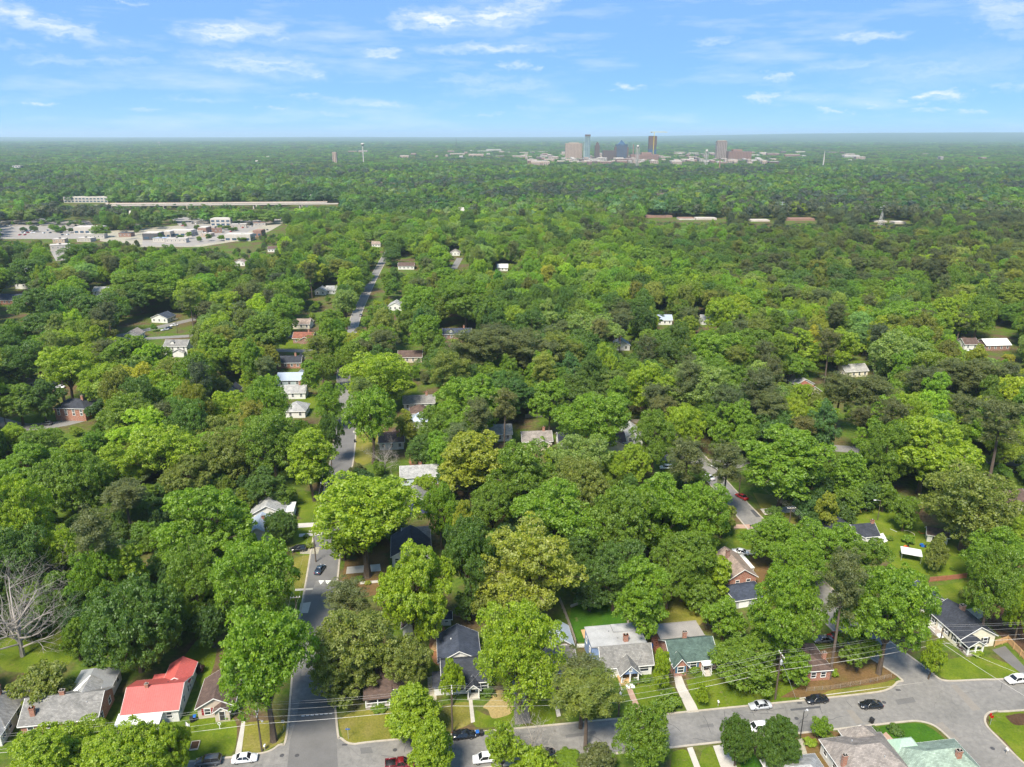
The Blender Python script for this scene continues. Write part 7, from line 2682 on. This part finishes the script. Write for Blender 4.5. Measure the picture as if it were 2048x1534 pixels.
def block(name, label, px0, px1, pyt, Y, wall, win='far_glass', depth=None, floors=True, roof='far_grey', cat='building', group=None, parent_extra=None):
    X0, X1 = xat(px0, pyt, Y), xat(px1, pyt, Y)
    h = zat(pyt, Y)
    w = X1 - X0
    d = depth or min(40, max(14, w * .7))
    root = empty(name, ((X0 + X1) / 2, Y, 0), 0, label, cat, group)
    MB().box(-w / 2, w / 2, 0, d, 0, h).build('wall', MATS[wall], root)
    MB().box(-w / 2 + .4, w / 2 - .4, .4, d - .4, h, h + .6).build('roof', MATS[roof], root)
    if floors:
        nf = max(1, int(h / 4.2))
        for i in range(nf):
            z = 1.4 + i * 4.2
            if z + 2 > h:
                break
            mb = MB()
            nb = max(2, int(w / 6))
            for k in range(nb):
                a = -w / 2 + w * (k + .18) / nb
                b = -w / 2 + w * (k + .82) / nb
                mb.box(a, b, -.25, .3, z, z + 2.1)
            for s in (-1, 1):
                mb.box(s * w / 2 - .25, s * w / 2 + .25, d * .1, d * .9, z, z + 2.1)
            mb.build('window_band', MATS[win], root)
    return root, w, d, h


# the named high buildings
r_, w, d, h = block('tower_block', 'slim green-glass tower with dark crown, tallest on the left of the skyline', 1171, 1181, 271, 3270, 'far_glass_green', 'far_glass', 18)
MB().box(-w / 2 - .8, w / 2 + .8, -.8, d * .8, h - 3, h + 4).build('crown', MATS['far_brown'], r_)
MB().box(-w / 2 - 6, -w / 2, 2, d, 0, h * .78).build('side_slab', MATS['far_glass_green'], r_)
r_, w, d, h = block('office_block', 'broad tan block standing left of the green-glass tower', 1131, 1165, 287, 3350, 'far_tan', 'far_brown', 26)
MB().box(-w * .3, w * .3, 4, d - 4, h + .6, h + 4).build('penthouse', MATS['far_tan'], r_)
r_, w, d, h = block('tower_block', 'narrow stepped brown stone tower between the glass towers', 1190, 1200, 291, 3300, 'far_brown', 'far_grey', 14)
MB().box(-w * .3, w * .3, 2, d - 2, h, h + 9).box(-w * .15, w * .15, 4, d - 4, h + 9, h + 14).build('stepped_top', MATS['far_brown'], r_)
r_, w, d, h = block('office_tower', 'dark blue glass office tower with pyramid roof', 1232, 1256, 289, 3210, 'far_glass', 'far_brown', 30)
MB().add([(-w * .3, 3, h), (w * .3, 3, h), (w * .3, d - 3, h), (-w * .3, d - 3, h), (0, d / 2, h + 18)], [(0, 1, 4), (1, 2, 4), (2, 3, 4), (3, 0, 4)]).build('pyramid_roof', MATS['far_glass'], r_)
for s in (-1, 1):
    MB().box(s * w / 2 - 3.5, s * w / 2 + 3.5, -1.5, d * .8, 0, h * .86).build('corner_bay', MATS['far_brown'], r_)
r_, w, d, h = block('tower_under_construction', 'unfinished dark tower with tower crane, right of the pyramid-roofed tower', 1299, 1314, 272, 3290, 'far_grey', 'far_brown', 22)
MB().box(-w / 2 - .8, w / 2 + .8, -.8, 4, h * .66, h - 2).build('scaffold', MATS['far_brown'], r_)
MB().box(-w / 2 - .6, w / 2 + .6, -.6, d, 0, h * .5).build('glazing', MATS['far_glass'], r_)
zt = zat(263.5, 3290)
root = empty('tower_crane', (xat(1308.5, 265, 3290), 3288, 0), 0, 'yellow tower crane over the unfinished tower', 'crane')
MB().box(-.9, .9, -.9, .9, 0, zt).build('mast', MATS['yellow'], root)
MB().box(-17, 54, -1.0, 1.0, zt - 1.8, zt - .2).build('jib', MATS['yellow'], root)
MB().box(-14, -9, -1.4, 1.4, zt - 4, zt - 1).build('counterweight', MATS['far_grey'], root)
r_, w, d, h = block('tower_block', 'square concrete tower with open banded floors at the right of the skyline', 1435, 1455, 283, 3300, 'far_brown', 'far_concrete', 26)
MB().box(-w * .42, w * .42, 2, d - 2, h, h + 4).build('penthouse', MATS['far_tan'], r_)
r_, w, d, h = block('office_block', 'grey-brown slab left of the pyramid-roofed tower', 1206, 1231, 301, 3190, 'far_brown', 'far_grey', 22)
r_, w, d, h = block('brick_complex', 'long red brick warehouse complex below the unfinished tower', 1262, 1318, 309, 3170, 'far_brick', 'far_brown', 40)
MB().box(-w * .1, w * .25, 6, d, h, h + 8).build('upper_storey', MATS['far_brick'], r_)
r_, w, d, h = block('brick_complex', 'stepped red brick complex right of the concrete tower', 1458, 1504, 303, 3250, 'far_brick', 'far_brown', 40)
MB().box(-w * .3, w * .1, 6, d, h, h + 8).build('upper_storey', MATS['far_brick'], r_)
for px, pt, lab in ((1267, 289, 'brown factory chimney beside the brick warehouse complex'), (1440, 318, 'short brick factory chimney in front of the concrete tower')):
    Y = 3180 if px < 1300 else 2300
    root = empty('factory_chimney', (xat(px, pt, Y), Y - 3, 0), 0, lab, 'chimney')
    h = zat(pt, Y)
    MB().lathe([(2.6, 0), (1.7, h - 2), (2.1, h - 2), (2.1, h)], 12).build('stack', MATS['far_brick'], root)
    MB().lathe([(1.5, h), (1.5, h + .4)], 12).build('rim', MATS['far_brown'], root)


def water_tower(px, pt, Y, label, kind='bulb'):
    h = zat(pt, Y)
    root = empty('water_tower', (xat(px, pt, Y), Y, 0), 0, label, 'water tower')
    r = (6.5 if Y < 5000 else 12.0) * (.62 if kind == 'legs' else 1)
    MB().lathe([(.5, h - 9), (r * .8, h - 7), (r, h - 4), (r * .9, h - 1.5), (r * .5, h - .3), (.2, h)], 16).build('tank', MATS['far_white'], root)
    if kind == 'bulb':
        MB().lathe([(2.2, 0), (1.8, h - 12), (3.4, h - 8)], 14).build('pedestal', MATS['far_white'], root)
    else:
        for i in range(6):
            a = i * math.pi / 3
            MB().tube([(6.5 * math.cos(a), 6.5 * math.sin(a), 0), (5.6 * math.cos(a), 5.6 * math.sin(a), h - 6)], .4, 6).build('leg', MATS['far_white'], root)
        MB().lathe([(1.0, 0), (1.0, h - 8)], 10).build('riser', MATS['far_white'], root)


water_tower(725, 286, 2900, 'white pedestal water tower over the left woods')
water_tower(318, 284, 7000, 'distant white domed water tower on the left horizon')
water_tower(1276, 290, 2500, 'white water tower beside the brick warehouse complex', 'legs')
water_tower(1414, 299, 2450, 'white water tower left of the square concrete tower', 'legs')
block('tower_block', 'lone pale apartment tower in the left woods', 664, 672, 304, 2900, 'far_tan', 'far_brown', 16)
# lower blocks of the centre
rr = random.Random(21)
LOW = []
for (xa, xb, n, t0, t1) in ((1050, 1235, 74, 303, 323), (1140, 1325, 60, 311, 324), (1340, 1545, 78, 304, 325), (885, 1050, 18, 298, 312), (1545, 1720, 10, 302, 316), (1800, 2000, 3, 304, 316), (640, 880, 6, 296, 312)):
    for i in range(n):
        x = rr.uniform(xa, xb)
        w = rr.choice([5, 7, 9, 12, 16, 20]) if n > 19 else rr.choice([5, 7, 10, 18, 30])
        t = rr.uniform(t0, t1)
        LOW.append((x, x + w, t, rr.choice(['far_brick', 'far_tan', 'far_white', 'far_tan', 'far_concrete', 'far_brick', 'far_brown', 'far_tan'])))
wd = dict(far_brown='brown', far_brick='red brick', far_tan='tan', far_white='white', far_grey='grey', far_concrete='pale concrete')
for i, (a, b, t, mt) in enumerate(LOW):
    v_ = (t - CY) / FPX
    Y = (HCAM - rr.uniform(18, 27)) * (cp - v_ * sp) / (sp + v_ * cp)
    wide = 'long' if b - a > 28 else 'small' if b - a < 16 else 'mid-sized'
    block('low_building', '%s %s low-rise block in the distant town centre' % (wide, wd[mt]), a, b, t, Y, mt, 'far_grey' if mt != 'far_grey' else 'far_tan', 24, True, 'far_white', 'building', '%s %s blocks of the far town' % (wide, wd[mt]))
for (px, pt, lab) in ((1650, 300, 'white church spire right of the distant town centre'), (912, 274, 'thin radio mast on the horizon')):
    Y = 2600 if px > 1000 else 6000
    h = zat(pt, Y)
    root = empty('spire' if px > 1000 else 'radio_mast', (xat(px, pt, Y), Y, 0), 0, lab, 'spire' if px > 1000 else 'mast')
    MB().box(-1.6, 1.6, -1.6, 1.6, 0, h * .6).build('base', MATS['far_white' if px > 1000 else 'far_grey'], root)
    MB().lathe([(1.7, h * .6), (.3, h)], 8).build('spike', MATS['far_white' if px > 1000 else 'far_grey'], root)

# ---- car park, shops and the overpass on the left
sheet(pxpoly([(-60, 440), (178, 441), (186, 450), (180, 472), (150, 478), (-60, 478)]), .05, 'far_lot', 'car_park')
sheet(pxpoly([(330, 424), (360, 422), (420, 438), (520, 440), (575, 424), (590, 426), (540, 446), (500, 462), (440, 470), (390, 468), (360, 452), (340, 436)]), .05, 'far_lot', 'road_junction')
sheet(pxpoly([(285, 470), (400, 455), (500, 462), (470, 480), (380, 492), (285, 492)]), .058, 'far_lot', 'forecourt')
sheet(pxpoly([(200, 462), (290, 456), (400, 448), (520, 446), (575, 428), (585, 436), (540, 462), (500, 478), (400, 494), (280, 494), (200, 482)]), .047, 'gravel', 'gravel_yard')
sheet(pxpoly([(300, 401), (322, 394), (332, 394), (330, 404)]), .05, 'far_lot', 'road')
sheet(pxpoly([(612, 402), (660, 390), (668, 384), (674, 386), (668, 398), (640, 404)]), .05, 'far_lot', 'road')
sheet(pxpoly([(100, 500), (118, 482), (135, 490), (130, 520), (112, 522)]), .062, 'far_lot', 'forecourt')
sheet(pxpoly([(388, 428), (420, 430), (520, 432), (555, 426), (540, 434), (470, 440), (400, 436)]), .054, 'lawn', 'verge')
A, B = P(225, 411, 7), P(600, 408, 7)
dv_ = (B - A).normalized()
ov = empty('overpass', (A.x, A.y, 0), math.atan2(dv_.y, dv_.x), 'long pale concrete highway overpass crossing the left woods', 'overpass')
L = (B - A).length
MB().box(-30, L + 60, -6, 6, 6.2, 6.9).build('deck', MATS['far_concrete'], ov)
for s in (-1, 1):
    MB().box(-30, L + 60, s * 6 - .2, s * 6 + .2, 6.9, 7.6).build('parapet', MATS['far_concrete'], ov)
MB().box(-20, L + 40, 14, 24, 7.4, 7.9).build('deck', MATS['far_concrete'], ov)
MB().box(-20, L + 40, 24, 24.5, 7.4, 9.0).build('noise_barrier', MATS['far_tan'], ov)
for i in range(9):
    MB().box(i * L / 8 - 1, i * L / 8 + 1, 15, 23, 0, 7.4).build('pier', MATS['far_concrete'], ov)
    MB().box(i * L / 8 - 1, i * L / 8 + 1, -5, 5, 0, 6.2).build('pier', MATS['far_concrete'], ov)
    LAST = i
FARB = [
    (126, 214, 394, 1340, 'far_white', 'long white two-storey motel-like building beyond the overpass'), (146, 200, 455, 905, 'far_white', 'white flat-roofed store beside the big car park'), (284, 315, 467, 850, 'far_grey', 'grey shop with dark roof by the road junction'),
    (322, 340, 464, 870, 'far_concrete', 'small concrete shop by the road junction'), (335, 382, 462, 880, 'far_white', 'wide white workshop by the road junction'), (395, 412, 456, 900, 'far_brick', 'small brick shop by the road junction'), (448, 500, 470, 840, 'far_white', 'low white shop row below the junction'),
    (505, 522, 462, 880, 'far_brick', 'red-roofed filling station by the junction'), (616, 640, 391, 1330, 'far_brick', 'brick apartment row beyond the overpass'), (566, 585, 393, 1330, 'far_brick', 'second brick apartment row beyond the overpass'), (420, 460, 438, 985, 'far_white', 'white kiosk in the road junction'),
    (1292, 1345, 432, 1090, 'far_brick', 'long red-roofed warehouse in the right-hand woods'), (1358, 1390, 437, 1060, 'far_white', 'white warehouse roof beside the red-roofed warehouse'), (1392, 1434, 437, 1060, 'far_concrete', 'pale warehouse roof right of the white one'), (1502, 1540, 441, 1040, 'far_white', 'white shed roof by the pylons'),
    (1572, 1630, 438, 1050, 'far_brick', 'second long red-roofed warehouse by the pylons'), (1748, 1775, 443, 1030, 'far_concrete', 'pale low building at the foot of the lattice pylon'), (1790, 1812, 445, 1010, 'far_white', 'small white building right of the lattice pylon'), (24, 40, 332, 2300, 'far_white', 'distant white building at the left edge'),
    (1812, 1850, 412, 1200, 'far_tan', 'cluster of tan apartments in the right-hand woods'), (70, 82, 368, 1560, 'far_white', 'white tall gable among the left woods'), (230, 258, 397, 1330, 'far_white', 'white low store beside the motel-like building'), (740, 760, 417, 1150, 'far_white', 'white low building right of the overpass end'),
]
for (a, b, t, Y, mt, lab) in FARB:
    X0, X1 = xat(a, t, Y), xat(b, t, Y)
    hgt = max(5.0, zat(t, Y))
    block('low_building', lab, a, b, t, Y, mt, 'far_glass', 16, True, 'far_brick' if 'red-roofed' in lab else 'far_white' if 'blue' not in lab else 'far_grey')
    LANDMARKS.append(((X0 + X1) / 2, Y, 'the ' + ' '.join(lab.split()[:5])))
for i, (px, py, w, d, hh, rt, mt, rf, lab) in enumerate([
    (392, 470, 16, 10, 4.5, 12, 'far_white', 'far_white', 'small white shop turned toward the junction'), (412, 474, 12, 9, 4, -8, 'far_tan', 'far_white', 'tan shop beside the small white shop'), (432, 466, 14, 9, 5, 20, 'far_brick', 'far_brick', 'brick diner with dark red roof at the junction'),
    (520, 452, 14, 8, 4, 25, 'far_white', 'far_brick', 'white shop with red roof on the junction bend'), (540, 444, 12, 8, 4, 25, 'far_tan', 'far_white', 'tan shop farther along the junction bend'), (478, 456, 18, 10, 4.5, 15, 'far_concrete', 'far_white', 'pale filling station canopy in the junction'),
    (352, 486, 22, 10, 4.5, 4, 'far_white', 'far_white', 'long white-roofed store below the wide workshop'), (318, 484, 14, 9, 4, -6, 'far_white', 'blue_metal', 'white shop with blue-grey roof below the junction'), (300, 480, 10, 8, 4, 5, 'far_tan', 'paint_red', 'tiny tan shop with red roof below the junction'),
    (122, 500, 18, 12, 5, 30, 'far_white', 'far_white', 'white hall on the pale forecourt behind the dark oaks'), (118, 486, 12, 10, 4, 10, 'far_tan', 'far_white', 'tan annex beside the white hall'), (190, 478, 20, 14, 5, 12, 'far_white', 'far_white', 'white store wing beside the big car park'), (168, 484, 16, 10, 4, -5, 'far_concrete', 'far_white', 'concrete store annex beside the big car park'),
    (250, 474, 14, 10, 4.5, 0, 'far_brick', 'far_grey', 'brick shop between the car park and the junction'), (640, 392, 18, 9, 6, 8, 'far_brick', 'far_grey', 'brick terrace on the rising road beyond the overpass')]):
    p = P(px, py)
    b_ = blk(-w / 2, w / 2, 0, d, hh, .9, 'flat', 'x', mt, rf)
    h_ = house('shop', lab, p.x, p.y, rt, [b_], 'shop')
    auto_windows(h_, b_, 'f', 4.0)
    MB().box(-1, 1, d * .4, d * .4 + 1.6, hh + .3, hh + 1.4).build('roof_unit', MATS['far_grey'], h_)
# traffic and parked cars there: simple but shaped
fm = {}
for c in ('paint_white', 'paint_silver', 'paint_red', 'paint_grey', 'paint_black'):
    b, g2_, r2_, _, _ = CARP['sedan']
    mb = MB()
    mb.add(b.v, b.f)
    mb.add(g2_.v, g2_.f, 1)
    mb.add(r2_.v, r2_.f)
    fm[c] = mb.mesh('far_car', [MATS[c], MATS['car_glass']])
for i in range(70):
    if i < 40:
        px, py = rr.uniform(0, 172), rr.choice([448, 452, 457, 462, 466, 470]) + rr.uniform(-.6, .6)
        lab, gp = 'car in the big car park beyond the left woods', 'cars in the big car park'
    else:
        t = rr.random()
        px, py = 350 + 190 * t, 434 + 26 * rr.random() + 6 * math.sin(t * 3)
        lab, gp = 'car at the distant road junction on the left', 'cars at the far junction'
    c = rr.choice(list(fm))
    p = P(px, py)
    o = bpy.data.objects.new('distant_car', fm[c])
    COL.objects.link(o)
    o.location = (p.x, p.y, .08)
    o.rotation_euler = (0, 0, rr.choice([1.57, 1.57, 0.1]))
    tag(o, {'paint_white': 'white', 'paint_silver': 'silver', 'paint_red': 'red', 'paint_grey': 'grey', 'paint_black': 'black'}[c] + ' ' + lab, 'car', gp + ' ' + c[6:])
p = P(70, 441)
root = empty('lorry', (p.x, p.y, 0), 0, 'red lorry with long white trailer on the edge of the big car park', 'lorry')
MB().box(-2, 14, -1.3, 1.3, 1.1, 4.0).build('trailer', MATS['paint_white'], root)
MB().box(-6, -2.6, -1.2, 1.2, .8, 3.4).box(-6.8, -6, -1.1, 1.1, .8, 2.0).build('cab', MATS['paint_red'], root)
for x in (-5.5, -3, 10, 11.5):
    for s in (-1, 1):
        MB().tube([(x, s * 1.0, .5), (x, s * 1.25, .5)], .5, 10).build('wheel', MATS['tyre'], root)


def pylon(px, pb, pt, label, lattice=True):
    Y = P(px, pb).y
    h = zat(pt, Y)
    root = empty('pylon', (xat(px, pb, Y), Y, 0), 0, label, 'pylon')
    if lattice:
        for sx in (-1, 1):
            for sy in (-1, 1):
                MB().tube([(sx * 3, sy * 3, 0), (sx * .8, sy * .8, h * .7), (sx * .3, sy * .3, h)], .22, 4).build('leg', MATS['galvanised'], root)
        mb = MB()
        for i in range(7):
            z0, z1 = h * .1 * i, h * .1 * (i + 1)
            w0, w1 = 3 - 2.2 * z0 / (h * .7), 3 - 2.2 * z1 / (h * .7)
            for s in (-1, 1):
                mb.tube([(-w0, s * w0, z0), (w1, s * w1, z1)], .12, 4)
                mb.tube([(w0, s * w0, z0), (-w1, s * w1, z1)], .12, 4)
        mb.build('bracing', MATS['galvanised'], root)
        for z in (.78, .9):
            MB().box(-5, 5, -.3, .3, h * z, h * z + .5).build('crossarm', MATS['galvanised'], root)
    else:
        MB().tube([(0, 0, 0), (0, 0, h)], [.5, .28], 8).build('mast', MATS['galvanised'], root)
        for z in (.86, .95):
            MB().box(-2.6, 2.6, -.2, .2, h * z, h * z + .35).build('crossarm', MATS['galvanised'], root)


pylon(1493, 432, 404, 'lattice pylon left of the tall steel pole in the right-hand woods')
pylon(1561, 444, 403, 'tall steel transmission pole between the two red-roofed warehouses', False)
pylon(1762, 450, 411, 'large lattice pylon standing over the right-hand woods')
pylon(1968, 462, 428, 'leaning steel transmission pole at the right edge of the woods', False)
pylon(1520, 415, 394, 'farther lattice pylon behind the right-hand woods')
# specks of far roofs in the canopy
hb = MB()
b_ = blk(-6, 6, 0, 8, 6.0, 4.0, 'gable', 'x')
FH = {}
for c, rf in (('far_white', 'far_grey'), ('far_white', 'far_white'), ('far_brick', 'far_grey'), ('far_tan', 'far_brown')):
    w1, w2 = MB(), MB()
    wall_mesh(b_, w1)
    roof_mesh(b_, w2)
    FH[(c, rf)] = (w1.mesh('far_wall', MATS[c]), w2.mesh('far_roof', MATS[rf]))
for i in range(90):
    Y = rr.uniform(900, 3800)
    X = rr.uniform(-.66, .66) * Y
    u_, v_, _ = Q(X, Y, 6)
    if any(a - 8 < u_ < b + 8 and c - 8 < v_ < d + 8 for a, c, b, d in OPEN):
        continue
    key = rr.choice(list(FH))
    root = empty('distant_house', (X, Y, rr.uniform(3, 7)), rr.uniform(-.5, .5), '%s-walled house peeping out of the distant tree canopy' % {'far_white': 'white', 'far_brick': 'brick', 'far_tan': 'tan'}[key[0]] + (' with pale roof' if key[1] == 'far_white' else ''), 'house')
    root['group'] = 'distant houses in the canopy ' + key[0][4:] + key[1][4:]
    for nm, me in zip(('wall', 'roof'), FH[key]):
        o = bpy.data.objects.new(nm, me)
        COL.objects.link(o)
        o.parent = root
    root.location.z = 0
    root.scale = (1.0, 1.0, rr.uniform(1.2, 1.9))
# ------------------------------------------------------------------ the single trees (after the buildings, so that labels can name them)
NAMES = dict(pine='pine_tree', shrub='shrub', small='small_tree')
CATS = dict(pine='pine tree', shrub='shrub')


def where(x, y):
    L = sorted(((math.hypot(a - x, b - y), s) for a, b, s in LANDMARKS))[:4]
    if not L:
        return 'in the dense canopy'
    if L[0][0] < 13:
        return 'beside ' + L[0][1]
    d0 = L[0]
    for d in L[1:]:
        a = next(l for l in LANDMARKS if l[2] == d0[1])
        b = next(l for l in LANDMARKS if l[2] == d[1])
        va, vb = Vector((a[0] - x, a[1] - y)), Vector((b[0] - x, b[1] - y))
        if va.length and vb.length and va.angle(vb) > 1.9 and d[0] < 70:
            return 'between ' + d0[1] + ' and ' + d[1]
    if d0[0] < 45:
        return 'near ' + d0[1]
    return 'in the canopy beyond ' + d0[1]


labs = {}
for t_ in SINGLES:
    X, Y, r, h, shp, tn, tc, bl, hd = t_
    size = 'large ' if r > 7.5 and shp not in ('pine',) else ''
    kind = {'pine': 'pine', 'shrub': 'shrub', 'cone': 'conical tree'}.get(shp, 'tree')
    lab = '%s%s %s %s%s' % (size, TWORD[tn], SHW[shp].replace('conical', '').strip(), kind, ' in pale blossom' if bl >= .2 else '')
    lab = ' '.join((lab + ' ' + where(X, Y)).split())
    ws = lab.split()
    if len(ws) > 16:
        lab = ' '.join(ws[:16])
    labs.setdefault(lab, []).append(t_)
for lab, ts in labs.items():
    for t_ in ts:
        X, Y, r, h, shp, tn, tc, bl, hd = t_
        plant(X, Y, r, h, shp, tc, bl, NAMES.get(shp, 'broadleaf_tree'), lab, CATS.get(shp, 'tree'), ({'pine': 'pines', 'shrub': 'shrubs'}.get(shp, 'broadleaf trees') + ' ' + ' '.join(lab.split()[-6:])) if len(ts) > 1 else None)

# ------------------------------------------------------------------ haze
mb = MB().box(-62000, 62000, -700, 46000, -5, 235)
hz = mb.build('haze', [])
tag(hz, 'pale summer haze in the air over the wooded plain', 'haze', kind='stuff')
m = new_mat('haze')
pvn = node(m, 'ShaderNodeVolumePrincipled')
pvn.inputs['Color'].default_value = (.70, .86, 1.0, 1)
pvn.inputs['Density'].default_value = 6.0e-5
pvn.inputs['Anisotropy'].default_value = 0.2
oo = node(m, 'ShaderNodeOutputMaterial')
link(m, pvn.outputs[0], oo.inputs['Volume'])
hz.data.materials.append(m)
hz.display_type = 'WIRE'
